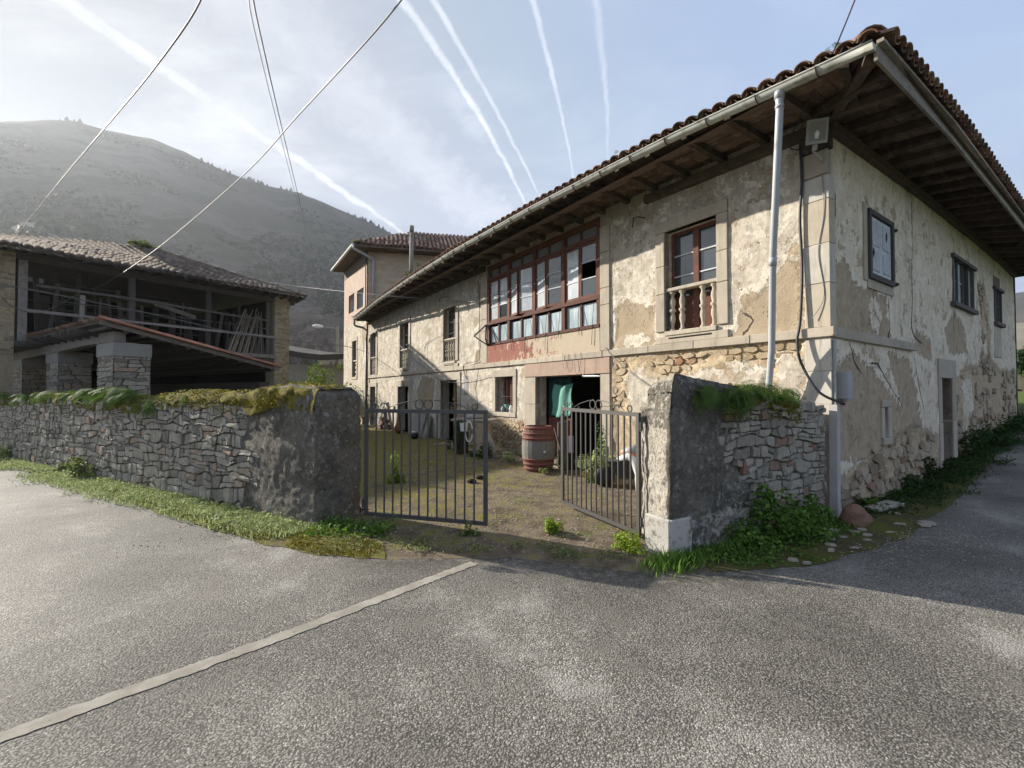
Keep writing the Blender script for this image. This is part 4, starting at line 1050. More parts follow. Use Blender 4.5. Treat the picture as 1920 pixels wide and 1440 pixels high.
# ---- doors and small windows of the front
w = part('stable_door', house)
surround(w, BD, .27, .47, .0, fp=FP, e=.03)
block('lintel', 3.88, 6.84, 2.005, 2.34, -.2, .035, MT['pinkstone'], w, None, .5)
for i in range(5): block('door_plank', 5.42 + i * .168, 5.42 + i * .168 + .163, 1.02, 1.97, -.34, -.30, MT['greendoor'], w, None, None, .004)
for i in range(5): block('door_plank', 5.42 + i * .168, 5.42 + i * .168 + .163, .04, 1.0, -.34, -.30, MT['darkred'], w, None, None, .004)
for i in range(5):     # lower leaf swung outward
    p0 = FP(5.30, .05, -.16); dd = (nF * .86 - dF * .52).normalized(); q = MB(); q.box(p0 + dd * i * .17, dd * .165, dF * .035, Z * .92, R.random()); q.build('door_plank', MT['greywood'], w, None, False, .004)
block('threshold', 4.15, 6.37, -.03, .045, -.3, .12, MT['dressed'], w, None, .3)
w = part('small_window', house)
surround(w, SW, .16, .16, .2, .12)
for i in range(4): block('shutter_plank', SW[0] + .02 + i * .165, SW[0] + .02 + i * .165 + .16, SW[2], SW[3] - .02, -.24, -.21, MT['darkred'], w, None, None, .004)
q = MB()
for i in range(3): fblock(q, SW[0] + .2 + i * .22, SW[0] + .21 + i * .22, SW[2], SW[3], -.08, -.07, .5)
fblock(q, SW[0], SW[1], 1.5, 1.512, -.085, -.065); q.build('iron_bar', MT['rust'], w)
w = part('door', house); surround(w, D2, .24, .24, .26)
for i in range(4): block('door_plank', D2[0] + i * .16, D2[0] + i * .16 + .155, .0, 2.0, -.30, -.26, MT['darkred'], w, None, None, .004)
block('door_leaf', 11.17, 11.33, .0, 2.0, -.27, -.21, MT['ochrewood'], w)
block('door_rail', 11.15, 11.35, 1.35, 1.44, -.205, -.185, MT['ochrewood'], w)
w = part('door', house); surround(w, D3, .24, .22, .26); block('door_leaf', 15.5, 15.6, 0, 1.8, -.28, -.22, MT['darkframe'], w)
w = part('door', house); surround(w, D4, .2, .2, .2); block('door_leaf', 19.25, 19.55, 0, 1.9, -.28, -.22, MT['darkframe'], w)
block('wall_niche', 9.88, 10.16, 1.56, 2.16, -.02, .012, MT['greyslab'], house)

# ---- openings of the side wall
w = part('shuttered_window', house)
f = MB(); a, b_, c, d = S1
for (x0, x1, z0, z1) in ((a - .05, a + .03, c - .06, d + .05), (b_ - .03, b_ + .05, c - .06, d + .05), (a + .03, b_ - .03, d - .02, d + .05), (a + .03, b_ - .03, c - .06, c + .02)): fblock(f, x0, x1, z0, z1, -.08, .045, .4, SP)
f.build('window_frame', MT['darkframe'], w)
mid = (a + b_) / 2
for (x0, x1) in ((a + .035, mid - .004), (mid + .004, b_ - .035)):
    block('shutter', x0, x1, c + .03, d - .03, -.03, .015, MT['palegrey'], w, SP, .6)
    for (z0, z1) in ((c + .09, c + .40), (c + .47, d - .09)): block('shutter_panel', x0 + .07, x1 - .07, z0, z1, .012, .026, MT['palegrey'], w, SP, .45)
for (s_, z_) in ((a + .12, c + .35), (mid + .2, d - .25)):
    q = MB(); q.prism([SP(s_, z_ - .09, .028), SP(s_ + .04, z_ - .03, .028), SP(s_ + .05, z_ + .05, .028), SP(s_ + .02, z_ + .09, .028), SP(s_ - .02, z_, .028)], nS * .002); q.build('shutter_hole_shade', MT['dark'], w)  # flat dark patch, the darkness of a hole painted on the shutter
for (s_, z_) in ((b_ + .06, d - .1), (b_ + .08, c - .04)):
    q = MB(); q.box(SP(s_, z_, -.02), dS * .05, nS * .10, Z * .06); q.build('shutter_hinge_block', MT['rust'], w, None, False, .02)
w = part('surround_panel', house); q = MB(); fblock(q, a - .19, a - .05, c - .1, d + .12, -.02, .012, .4, SP); fblock(q, a - .05, b_ + .1, c - .2, c - .065, -.02, .012, .4, SP); q.build('plaster_margin', MT['dressed'], w)

def timber_window(op, name, panes, lab=None):
    a, b_, c, d = op; w = part(name, house); f = MB()
    fblock(f, a - .12, b_ + .12, d, d + .07, -.1, .07, .9, SP); fblock(f, a - .12, b_ + .10, c - .09, c, -.1, .08, .9, SP); fblock(f, a, a + .07, c, d, -.1, .03, .9, SP); fblock(f, b_ - .07, b_, c, d, -.1, .03, .9, SP)
    n = len(panes)
    for i in range(1, n): x = a + (b_ - a) * i / n; fblock(f, x - .02, x + .02, c, d, -.08, .01, .9, SP)
    zm = (c + d) / 2 + .03
    f.build('window_frame', MT['darkframe'], w)
    for i, pk in enumerate(panes):
        x0 = a + (b_ - a) * i / n + .035; x1 = a + (b_ - a) * (i + 1) / n - .035
        if pk:
            block('pane', x0, x1, c, d, -.04, -.03, MT[pk], w, SP, None, 0); block('glazing_bar', x0, x1, zm - .015, zm + .015, -.028, -.01, MT['palegrey'], w, SP)
timber_window(S2, 'timber_window', ['whitepane', 'lowpane', None, 'whitepane']); timber_window(S3, 'timber_window', [None, 'lowpane', 'glass'])
block('infill_patch', 10.3, 11.2, 2.55, 3.3, -.01, .012, MT['dressed'], house, SP, .9)
block('blocked_lintel', 10.3, 11.1, 4.42, 4.72, -.01, .012, MT['band'], house, SP, .9)
w = part('side_door', house)
block('lintel', SD[0] - .2, SD[1] + .30, SD[3], SD[3] + .38, -.2, .025, MT['dressed'], w, SP, .5)
gs = gzf(*SP(5.5, 0)[:2])
for (x0, x1) in ((SD[0] - .2, SD[0]), (SD[1], SD[1] + .28)):
    block('jamb_stone', x0, x1, -.05, 1.02, -.2, .03, MT['dressed'], w, SP, .95); block('jamb_stone', x0, x1, 1.025, SD[3] - .004, -.2, .025, MT['dressed'], w, SP, .25)
for i in range(4): block('door_plank', SD[0] + i * .198, SD[0] + i * .198 + .193, .72, SD[3], -.23, -.19, MT['darkred'], w, SP, None, .004)
block('door_board', SD[0], SD[1], -.05, .715, -.22, -.17, MT['greyslab'], w, SP)
w = part('slit_window', house); surround(w, SL, .12, .16, .11, .11, SP, .018)
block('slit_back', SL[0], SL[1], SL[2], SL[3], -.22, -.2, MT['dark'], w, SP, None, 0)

# ------------------------------------------------------------------ eaves and roof of the farmhouse
GUT = [(-.86, 1.15, 5.13), (1.39, 1.15, 5.31), (2.93, 1.15, 5.38), (4.96, 1.2, 5.41), (8.47, 1.3, 5.37), (11.8, 1.22, 5.35), (15.7, 1.0, 5.36), (20.55, .72, 5.24)]
ge = lambda s: interp(s, [(g[0], g[1]) for g in GUT]); gzz = lambda s: interp(s, [(g[0], g[2]) for g in GUT])
zb = lambda s: interp(s, [(-1, 5.07), (0, 5.07), (3.8, 5.16), (9, 5.22), (16, 5.24), (20.6, 5.15)])
SE = .86
fz = lambda s: interp(s, [(-1.2, 5.02), (2.2, 5.17), (7.5, 5.08), (14, 5.02)])
zbs = lambda s: interp(s, [(0, 5.07), (3.6, 5.14), (8.4, 5.18), (13.3, 5.06)])
def plank_run(name, P, Q, n, w, th, mat, seg, parent=house):
    pass
# wall plate beams
q = MB()
for i in range(14):
    s0, s1 = i * 20.6 / 14, (i + 1) * 20.6 / 14
    if s1 > 4.16 and s0 < 8.7: continue
    q.bar(FP(s0, zb(s0) + .07, .05), FP(s1, zb(s1) + .07, .05), .12, .14)
    if s1 <= 4.16 and (s1 + 20.6 / 14) > 4.16: q.build('wall_plate', MT['rafter'], house); q = MB()
q.build('wall_plate', MT['rafter'], house)
q = MB()
for i in range(9):
    s0, s1 = i * 13.2 / 9, (i + 1) * 13.2 / 9; q.bar(SP(s0, zbs(s0) + .06, .04), SP(s1, zbs(s1) + .06, .04), .1, .12)
q.build('wall_plate', MT['rafter'], house)
# rafters
n = 33
for i in range(n):
    s_ = -.55 + i * (21.0 / (n - 1)); e1 = ge(s_) - .09
    q = MB(); j = R.uniform(-.02, .02)
    q.bar(FP(max(s_, -.3), zb(s_) + .20, -.1), FP(s_ + j, gzz(s_) + .035, e1), .085, .10, Z, R.random()); q.build('rafter', MT['rafter'], house)
n = 25
for i in range(n):
    s_ = -.7 + i * (14.3 / (n - 1)); q = MB()
    q.bar(SP(max(s_, -.2), zbs(s_) + .19, -.1), SP(s_ + R.uniform(-.02, .02), fz(s_) + .085, SE - .04), .09, .11, Z, R.random()); q.build('rafter', MT['rafter'], house)
q = MB(); q.bar(FP(-.02, 5.26, -.05), C0 + dF * -.82 + nF * 1.08 + Z * 5.15, .11, .13, Z, .5); q.build('hip_rafter', MT['rafter'], house)
# boards over the rafters (run parallel to the wall)
for k in range(6):
    s = -.82
    while s < 20.5:
        L = min(R.uniform(2.2, 4.2), 20.55 - s)
        t0, t1 = k / 6, (k + 1) / 6
        def bp(s_, t_): return FP(s_, (zb(s_) + .26) * (1 - t_) + (gzz(s_) + .095) * t_ + .004 * (k % 2), -.05 * (1 - t_) + (ge(s_) - .05) * t_)
        if R.random() > .03:
            q = MB(); A_, B_, C_, D_ = bp(s, t0 + .004), bp(s + L - .01, t0 + .004), bp(s + L - .01, t1 - .006), bp(s, t1 - .006)
            q.hexa([A_, B_, C_, D_] + [p + Z * .022 for p in (A_, B_, C_, D_)], R.random()); q.build('soffit_board', MT['soffit'], house)
        s += L
for k in range(5):
    s = -1.1
    while s < 13.9:
        L = min(R.uniform(2., 3.6), 13.95 - s); t0, t1 = k / 5, (k + 1) / 5
        def bp(s_, t_): return SP(s_, (zbs(s_) + .255) * (1 - t_) + (fz(s_) + .15) * t_ + .004 * (k % 2), -.05 * (1 - t_) + (SE - .03) * t_)
        q = MB(); A_, B_, C_, D_ = bp(s, t0 + .004), bp(s + L - .01, t0 + .004), bp(s + L - .01, t1 - .006), bp(s, t1 - .006)
        q.hexa([A_, B_, C_, D_] + [p + Z * .022 for p in (A_, B_, C_, D_)], R.random()); q.build('soffit_board', MT['soffit'], house)
        s += L
s = -1.14
while s < 13.9:      # fascia along the lane side
    L = min(R.uniform(2.5, 4), 13.95 - s)
    q = MB(); q.bar(SP(s, fz(s) + .08, SE - .01), SP(s + L - .01, fz(s + L) + .08, SE - .01), .03, .16, Z, R.uniform(.3, .8)); q.build('fascia_board', MT['fascia'], house)
    q = MB(); q.bar(SP(s, fz(s) + .185, SE + .03), SP(s + L - .01, fz(s + L) + .185, SE + .03), .06, .035, Z, R.uniform(.5, 1.)); q.build('tile_batten', MT['fascia'], house); s += L
# roof sheet under the tiles
roof = part('roof', house)
PITCH = math.radians(20)
def roof_sheet():
    q = MB(); sl = math.tan(PITCH); Lf, Ws = 20.6, 13.2
    ridge = 7.4; h = sl * 7.9
    c1 = FP(-.9, 5.22, 1.1); c2 = FP(20.6, 5.33, .68); c3 = FP(20.6, 5.3, -14); c4 = FP(-.9, 5.2, -14)
    r1 = FP(6.0, 5.2 + h, -6.6); r2 = FP(16, 5.2 + h, -6.6)
    q.add([c1, c2, c3, c4, r1, r2], [(0, 1, 5, 4), (1, 2, 5), (2, 3, 4, 5), (3, 0, 4)]); q.build('roof_deck', MT['tile'], roof)
roof_sheet()
def tile_mesh(L=.44, r0=.098, r1=.078, th=.016, n=7):
    vs, fs = [], []
    for (y, r) in ((0, r0), (L, r1)):
        for rad in (r, r - th):
            for j in range(n):
                a_ = math.pi * (.04 + .92 * j / (n - 1)); vs.append((-rad * math.cos(a_), y, rad * math.sin(a_) * .82))
    for j in range(n - 1):
        fs += [(j, j + 1, 2 * n + j + 1, 2 * n + j), (n + j + 1, n + j, 3 * n + j, 3 * n + j + 1), (j + 1, j, n + j, n + j + 1), (2 * n + j, 2 * n + j + 1, 3 * n + j + 1, 3 * n + j)]
    me = np_mesh('roof_tile', vs, fs, {'tint': np.zeros(len(vs))}, False)
    me.polygons.foreach_set('use_smooth', [True] * len(me.polygons)); return me
TILE = tile_mesh(); TILE.materials.append(MT['tile'])
BTILE = tile_mesh(.42, .105, .085); BTILE.materials.append(MT['barntile'])
OTILE = tile_mesh(.46, .11, .10); OTILE.materials.append(MT['orangetile'])
def put_tile(me, parent, P, along, up, flip=False, s=1., name='roof_tile', jit=.02):
    along = Vector(along).normalized(); up = Vector(up).normalized(); nn = along.cross(up).normalized()
    if flip: nn = -nn; along = -along
    o = bpy.data.objects.new(name, me); col.objects.link(o); o.parent = parent
    M = Matrix((along, up, nn)).transposed().to_4x4()
    M = M @ Matrix.Rotation(R.uniform(-jit, jit) * 2, 4, 'Z') @ Matrix.Rotation(R.uniform(-jit, jit), 4, 'X') @ Matrix.Diagonal((s * R.uniform(.95, 1.06), s, s * R.uniform(.92, 1.1), 1))
    M.translation = Vector(P) - origin_of(parent); o.matrix_local = M; return o
upF = (-nF * math.cos(PITCH) + Z * math.sin(PITCH)); upS = (-nS * math.cos(PITCH) + Z * math.sin(PITCH))
s = -.80
while s < 20.5:
    put_tile(TILE, roof, FP(s, gzz(s) + .135, ge(s) + .03), dF, upF, dF.cross(upF).z < 0); s += .205
s = -1.0
while s < 13.9:
    put_tile(TILE, roof, SP(s, fz(s) + .225, SE + .12), dS, upS, dS.cross(upS).z < 0); s += .205
me = TILE.copy(); roofc = MB()
def channels(fp, zf, ef, s0, s1, up, along):
    pass
# channel tiles between the covers and a second course, joined
q = MB()
def arc_tile(q, P, along, up, L, r, inv, tint, n=6):
    nn = along.cross(up).normalized()
    if nn.z < 0: nn = -nn
    vs = []
    for y, rr_ in ((0, r), (L, r * .85)):
        for j in range(n):
            a_ = math.pi * (.06 + .88 * j / (n - 1)); vs.append(P + up * y - along * rr_ * math.cos(a_) + nn * (-1 if inv else 1) * rr_ * math.sin(a_) * .8)
    for y, rr_ in ((0, r - .014),):
        for j in range(n):
            a_ = math.pi * (.06 + .88 * j / (n - 1)); vs.append(P + up * y - along * rr_ * math.cos(a_) + nn * (-1 if inv else 1) * rr_ * math.sin(a_) * .8)
    q.add(vs, [(j, j + 1, n + j + 1, n + j) for j in range(n - 1)] + [(j, j + 1, 2 * n + j + 1, 2 * n + j) for j in range(n - 1)], tint)
s = -.70
while s < 20.5:
    arc_tile(q, FP(s, gzz(s) + .175, ge(s) + .03), dF, upF, .5, .09, True, R.random()); s += .205
s = -.90
while s < 13.9:
    arc_tile(q, SP(s, fz(s) + .265, SE + .12), dS, upS, .5, .09, True, R.random()); s += .205
for k in range(1, 4):
    s = -.80 + .3 * k
    while s < 20.5: arc_tile(q, FP(s, gzz(s) + .135, ge(s) + .03) + upF * .36 * k + Z * .018, dF, upF, .44, .097, False, R.random()); s += .205
    s = -1.0 + .3 * k
    while s < 13.9: arc_tile(q, SP(s, fz(s) + .225, SE + .12) + upS * .36 * k + Z * .018, dS, upS, .44, .097, False, R.random()); s += .205
q.build('roof_tile_course', MT['tile'], roof, 'stuff', True)
hipd = (FP(6.0, 8.1, -6.6) - FP(-.9, 5.3, 1.1)).normalized(); hips = hipd.cross(Z).normalized()
for k in range(6): put_tile(TILE, roof, FP(-.80, 5.30, 1.02) + hipd * (.36 * k + .0) + Z * .05, hips, hipd, hips.cross(hipd).z < 0, 1.55 if k == 0 else 1.3, 'hip_tile')

# gutter, brackets, downpipes
gut = part('gutter', house)
pts = []
s = -.86
while s <= 20.56: pts.append((FP(s, gzz(s) + .045, ge(s) + .03), s)); s += .33
q = MB(); nseg = 9
ring = []
for P, s_ in pts:
    for rad in (.072, .066):
        for j in range(nseg):
            a_ = math.pi + math.pi * j / (nseg - 1); ring.append(P + nF * math.cos(a_) * rad + Z * (math.sin(a_) * rad))
fs = []
m = 2 * nseg
for i in range(len(pts) - 1):
    for j in range(nseg - 1):
        o = i * m + j; fs += [(o, o + 1, o + 1 + m, o + m), (o + nseg + 1, o + nseg, o + nseg + m, o + nseg + 1 + m)]
    for j in (0, nseg - 1): o = i * m + j; fs.append((o, o + m, o + m + nseg, o + nseg))
fs += [tuple(range(0, nseg)), tuple(reversed(range((len(pts) - 1) * m, (len(pts) - 1) * m + nseg)))]
q.add(ring, fs); o_ = q.build('gutter_trough', MT['gutter'], gut, None, True)
# rolled front bead
q = MB(); q.tube([P + nF * .072 + Z * .002 for P, s_ in pts], .010, 6); q.build('gutter_bead', MT['gutter'], gut, None, True)
s = -.35
while s < 20.4:
    q = MB(); P = FP(s, gzz(s) + .045, ge(s) + .03); st_ = []
    for j in range(8):
        a_ = math.pi + math.pi * j / 7; st_.append(P + nF * math.cos(a_) * .078 + Z * math.sin(a_) * .078)
    st_ = [P - nF * .078 + Z * .05] + st_
    for i in range(len(st_) - 1): q.bar(st_[i], st_[i + 1], .028, .006, dF)
    q.build('gutter_bracket', MT['rust'], gut); s += .66
q = MB(); top = FP(.06, 5.22, 1.18); 
q.tube([top + Z * .03, top - Z * .1, top - Z * .24 - nF * .004, FP(.42, 3.4, .62), FP(.60, 2.2, .30), FP(.80, .9, .12), FP(.82, .0, .10)], .043, 12); q.build('downpipe', MT['pvc'], house, None, True)
q = MB(); q.tube([top + Z * .02, top - Z * .11], .054, 12); q.tube([top - Z * .19, top - Z * .225], .049, 12); q.build('downpipe_collar', MT['pvc'], house, None, True)
for pa, pb_ in ((FP(.42, 3.4, .62), FP(.60, 2.2, .30)),):
    q = MB(); q.tube([pa, pa + (pb_ - pa) * .09], .049, 12); q.build('downpipe_collar', MT['pvc'], house, None, True)
q = MB(); e_ = FP(20.4, 5.24, .74); q.tube([e_, e_ - Z * .22, FP(20.3, 4.95, .66), FP(20.0, 4.86, .42), FP(19.95, 4.7, .22), FP(20.45, 4.3, .12)], .055, 10); q.build('downpipe_bend', MT['fascia'], house, None, True)
q = MB(); q.tube([FP(20.52, 4.5, .10), FP(20.52, .0, .10)], .05, 8); q.build('downpipe', MT['cable'], house, None, True)
# iron hooks under the eaves
for (s_, z_) in ((3.0, 4.78), (11.35, 4.78)):
    q = MB(); q.tube([FP(s_, z_ + .12, .0), FP(s_, z_ + .1, .2), FP(s_ + .02, z_ + .06, .30), FP(s_ + .02, z_ - .12, .33)], .012, 6); q.build('iron_hook', MT['rust'], house)
q = MB(); P = D_pipe = Vector((-4.33, 19., 5.9)); q.tube([P, P + Vector((.02, 0, 2.6))], .085, 10); q.tube([P + Vector((.02, 0, 2.6)), P + Vector((.02, 0, 2.88))], .10, 10); q.build('stovepipe', MT['fascia'], house, None, True)
# ------------------------------------------------------------------ tower house at the far end of the front
tower = thing('tower_house', 'three storey tower house with faded pink front rising behind the long roof', 'house', tuple(FP(20.65, 0)))
dT = Vector((.976, .215, 0)).normalized(); nT = Vector((dT.y, -dT.x, 0)); TO = FP(20.66, 0)
def TP(s, z, e=0.): return TO + dT * s + nT * e + Z * z
TW = (22.50, 23.36, 2.50, 4.50); TU1 = (21.25, 22.52, 6.18, 7.2); TU2 = (23.08, 24.25, 6.2, 7.23); TL = (23.3, 23.98, 1.2, 1.9)
def attr_tow(S, Zz):
    z0 = np.full(S.shape, -2.)
    return dict(peel=np.maximum(z0, polysd(S, Zz, [(20.7, 5.2), (21.2, 3.4), (21.6, 5.1)]) ), rub=np.maximum(z0, polysd(S, Zz, [(20.6, -1), (20.6, .8), (25.4, .9), (25.4, -1)])), crk=crack_field(S, Zz, [[(24.6, 5.4), (24.3, 4.9), (24.6, 4.3), (24.2, 3.7), (24.5, 3.2)], [(24.9, 5.3), (24.7, 4.5)]]), dirt=np.clip((1.2 - Zz) * .4, 0, .5))
cs_ = sorted({v for o in (TW, TL) for v in o[:2]}); cz_ = sorted({v for o in (TW, TL) for v in o[2:]})
wall_mesh('front_wall', FP, grid_lines(20.66, 25.3, .08, cs_), grid_lines(-.05, 5.55, .08, cz_), [TW, TL], attr_tow, lambda S, Zz, at: .05 + (fbm(S, Zz, 5) - .5) * .04, MT['plaster_front'], tower)
cs_ = sorted({v for o in (TU1, TU2) for v in o[:2]}); cz_ = sorted({v for o in (TU1, TU2) for v in o[2:]})
wall_mesh('upper_front_wall', FP, grid_lines(20.66, 25.3, .12, cs_), grid_lines(5.55, 8.35, .12, cz_), [TU1, TU2], attr_tow, lambda S, Zz, at: .05 + 0 * S, MT['pinkrender'], tower)
b = MB(); fblock(b, 20.66, 25.3, 8.35, 8.95, -.3, .056); b.build('eaves_band', MT['band'], tower)
b = MB(); b.box(TP(.0, 0, 0), dT * 8, nT * -.3, Z * 8.95); b.build('side_wall', MT['towerside'], tower)
b = MB(); b.box(FP(25.3, 0, .05), dF * .02, nF * -8, Z * 8.95); b.box(TP(7.9, 0, -.3), dT * .2, -nT * 5, Z * 8.9); b.build('rear_wall', MT['towerside'], tower)
for op, pk in ((TU1, 'glass'), (TU2, 'glass')):
    w = part('window', tower); a, b_, c, d = op; q = MB()
    fblock(q, a, a + .1, c, d, -.2, -.12); fblock(q, b_ - .1, b_, c, d, -.2, -.12); fblock(q, a + .1, b_ - .1, d - .08, d, -.2, -.12); fblock(q, a + .1, b_ - .1, c, c + .08, -.2, -.12); fblock(q, (a + b_) / 2 - .04, (a + b_) / 2 + .04, c + .08, d - .08, -.2, -.12)
    q.build('window_frame', MT['palegrey'], w); block('pane', a + .1, (a + b_) / 2 - .04, c + .08, d - .08, -.18, -.17, MT[pk], w, None, None, 0); block('pane', (a + b_) / 2 + .04, b_ - .1, c + .08, d - .08, -.18, -.17, MT['lowpane'], w, None, None, 0)
w = part('window', tower); surround(w, TW, .18, .18, .2, .14, None, .075); a, b_, c, d = TW
block('pane', a, b_, 3.42, d, -.2, -.19, MT['glass'], w, None, None, 0); block('railing_panel', a, b_, c, 3.36, -.1, -.05, MT['dressed'], w, None, .2); block('handrail', a, b_, 3.36, 3.43, -.12, .03, MT['dressed'], w, None, .9)
for z_ in (2.6, 2.85, 3.1): block('railing_slot_shade', a + .1, b_ - .1, z_, z_ + .12, -.06, -.045, MT['dark'], w, None, None, 0)  # dark strips on the panel face, painted as the shade inside slots
block('pane', TL[0], TL[1], TL[2], TL[3], -.2, -.19, MT['dark'], tower, None, None, 0)
# hipped tile roof
q = MB()
tz = 9.02; oh = .62
E0 = FP(20.25, tz, oh) + nT * .0; E0 = TO + nF * oh + nT * .55 + Z * tz; E1 = FP(25.75, tz, oh); E3 = TO + dT * 8.4 + nT * .55 + Z * tz; E2 = E1 + (E3 - E0)
cen = (E0 + E1 + E2 + E3) / 4; AP1 = (E0 + E1) / 2 + (E3 - E0).normalized() * 2.9 + Z * 1.65; AP2 = (E3 + E2) / 2 - (E3 - E0).normalized() * 2.9 + Z * 1.65
q.add([E0, E1, E2, E3, AP1, AP2, E0 - Z * .1, E1 - Z * .1, E2 - Z * .1, E3 - Z * .1], [(0, 4, 1), (1, 4, 5, 2), (2, 5, 3), (3, 5, 4, 0), (0, 1, 7, 6), (1, 2, 8, 7), (2, 3, 9, 8), (3, 0, 6, 9)])
troof = part('roof', tower)
q.build('roof_deck', MT['soffit'], troof)
q = MB(); q.add([p - Z * .1 for p in (E0, E1, E2, E3)], [(0, 1, 2, 3)], .3); q.build('soffit', MT['soffit'], troof)
def tiled_slope(parent, A, B, up_dir, rise_len, top_l, top_r, tile, mat, pitch_t=.21, course=.36, limit=0, name='roof_tile', drop=0.):
    """covers and channels from the eave A-B up to a ridge narrowed by the hips; the nearest ones singly"""
    along = (B - A).normalized(); L = (B - A).length; up = up_dir.normalized(); nn = along.cross(up)
    flip = nn.z < 0
    if flip: nn = -nn
    P = []
    k = 0
    while k * course < rise_len:
        f = k * course / rise_len; l0, l1 = top_l * f, L - top_r * f; s = math.ceil(l0 / pitch_t) * pitch_t
        while s < l1: P.append((A + along * s + up * (k * course) + nn * .05 - Z * (drop * f * max(0, min(1, (L - top_r - s) / max(L - top_r, .1)))), k)); s += pitch_t
        k += 1
    P.sort(key=lambda t: t[0].length)
    q = MB()
    for i, (p, k) in enumerate(P):
        sag = Z * (.02 * math.sin(p.x * 1.7 + p.y) - .015)
        if i < limit: put_tile(tile, parent, p + sag, along, up + nn * .045, flip, 1., name, .035)
        else: arc_tile(q, p + sag, along, (up + nn * .05).normalized(), .43, .105, False, R.random(), 5)
        arc_tile(q, p + along * pitch_t / 2 + nn * .03 + sag, along, (up + nn * .05).normalized(), .43, .10, True, R.random(), 4)
    q.build(name + '_course', mat, parent, 'stuff', True)
rl = (AP1 - (E0 + (E3 - E0).normalized() * 2.9)).length
hd = (E3 - E0).normalized()
def slope_up(A, B, apex):
    al = (B - A).normalized(); v = apex - A; return v - al * v.dot(al)
v = slope_up(E0, E3, AP1); tiled_slope(troof, E0, E3, v, v.length, 2.9, 2.9, TILE, MT['tile'], .22, .38, 90)
v = slope_up(E1, E0, AP1); tiled_slope(troof, E1, E0, v, v.length, (E1 - E0).length / 2, (E1 - E0).length / 2, TILE, MT['tile'], .22, .38, 10)
q = MB(); gp = [E1 + nF * .06 - Z * .02, E0 + nF * .06 - Z * .02]; q.tube([gp[0], gp[1]], .075, 8); q.build('gutter', MT['gutter'], tower)
q = MB(); q.tube([E0 + nF * .05 + Z * .0, E0 + nF * .05 - Z * .22, TP(.25, 8.55, .12), TP(.28, 8.4, .09), TP(.28, 5.2, .09)], .06, 8); q.build('downpipe', MT['pvc'], tower, None, True)
q = MB(); q.tube([FP(20.72, 8.6, .10), FP(20.72, 5.4, .10)], .03, 6); q.build('black_conduit', MT['blackcable'], tower)

# ------------------------------------------------------------------ barn across the yard
BO = Vector((-10.5, 21, 0)); dB = Vector((.506, .862, 0)).normalized(); nB = Vector((dB.y, -dB.x, 0))
def BP(s, z, e=0.): return BO + dB * s + nB * e + Z * z
barn = thing('barn', 'open fronted stone and timber barn with a sagging grey tile roof', 'barn', tuple(BP(-5, 0)))
def stone_pier(parent, name, P0, dx, dy, h, mat, sx=.3, sz=.09, seed=1, lim=60):
    """a rubble pier: earth core with stone faces on its two seen sides"""
    o = part(name, parent) if parent else None
    q = MB(); q.box(P0, dx, dy, Z * h); q.build('pier_core', MT['core'], o)
    return o
dep = -7.9
# right pier, left wall, back wall, end wall
pier = part('stone_pier', barn)
q = MB(); q.box(BP(-.74, 0, -.7), dB * .72, nB * .68, Z * 6.0); q.build('pier_core', MT['barn_stone'], pier)
stones(pier, lambda s, z, e=0.: BP(-.74 + s, z, -.02 + e), .72, 1.4, 5.95, .26, .10, lambda s, z: True, (.008, .03), MT['barn_stone'], 120, 21, .008, 'stone', True)
lw = part('stone_wall', barn)
q = MB(); q.box(BP(-9.95, 0, -.7), dB * 1.1, nB * .68, Z * 5.85); q.build('wall_core', MT['barn_stone'], lw)
stones(lw, lambda s, z, e=0.: BP(-9.95 + s, z, -.02 + e), 1.1, 2.6, 5.8, .30, .11, lambda s, z: True, (.008, .03), MT['barn_stone'], 150, 22, .008, 'stone', True)
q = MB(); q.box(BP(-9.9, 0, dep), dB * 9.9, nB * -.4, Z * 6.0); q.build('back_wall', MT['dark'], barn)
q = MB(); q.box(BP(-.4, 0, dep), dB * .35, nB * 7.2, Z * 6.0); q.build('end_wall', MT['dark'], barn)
q = MB(); q.box(BP(-8.85, 3.02, dep), dB * 8.1, nB * 7.9, Z * .16); q.build('loft_floor', MT['barnwood'], barn)
for i in range(14):    # loft boarding at the back, seen as upright planks
    s_ = -8.6 + i * .6; q = MB(); q.box(BP(s_, 3.2, -4.2 + R.uniform(-.1, .1)), dB * R.uniform(.12, .3), nB * .04, Z * R.uniform(2.0, 2.7), R.random()); q.build('loft_plank', MT['barnwood'], barn)
for i in range(22):    # studs and odd boards stacked in the loft
    s_ = -8.3 + i * .345 + R.uniform(-.12, .12); e_ = -R.uniform(.5, 2.6); q = MB(); q.bar(BP(s_, 3.2, e_), BP(s_ + R.uniform(-.25, .25), R.uniform(4.6, 5.75), e_ + R.uniform(-.2, .2)), R.uniform(.05, .14), .04, nB, R.random()); q.build('loft_stud', MT['barnwood'], barn)
for i in range(8):
    z_ = 3.35 + i * .3; e_ = -R.uniform(1.2, 3.2); q = MB(); q.bar(BP(-8.4 + R.uniform(0, 2), z_, e_), BP(-1.4 - R.uniform(0, 2.5), z_ + R.uniform(-.15, .15), e_), .10, .03, Z, R.random()); q.build('loft_board', MT['barnwood'], barn)
for s_, w_ in ((-8.68, .2), (-3.48, .17), (-5.98, .17), (-1.0, .12)):
    q = MB(); q.bar(BP(s_, 3.18, -.15), BP(s_, 5.75, -.15), w_, w_, nB, R.random()); q.build('post', MT['greywood'] if s_ < -8 else MT['barnwood'], barn)
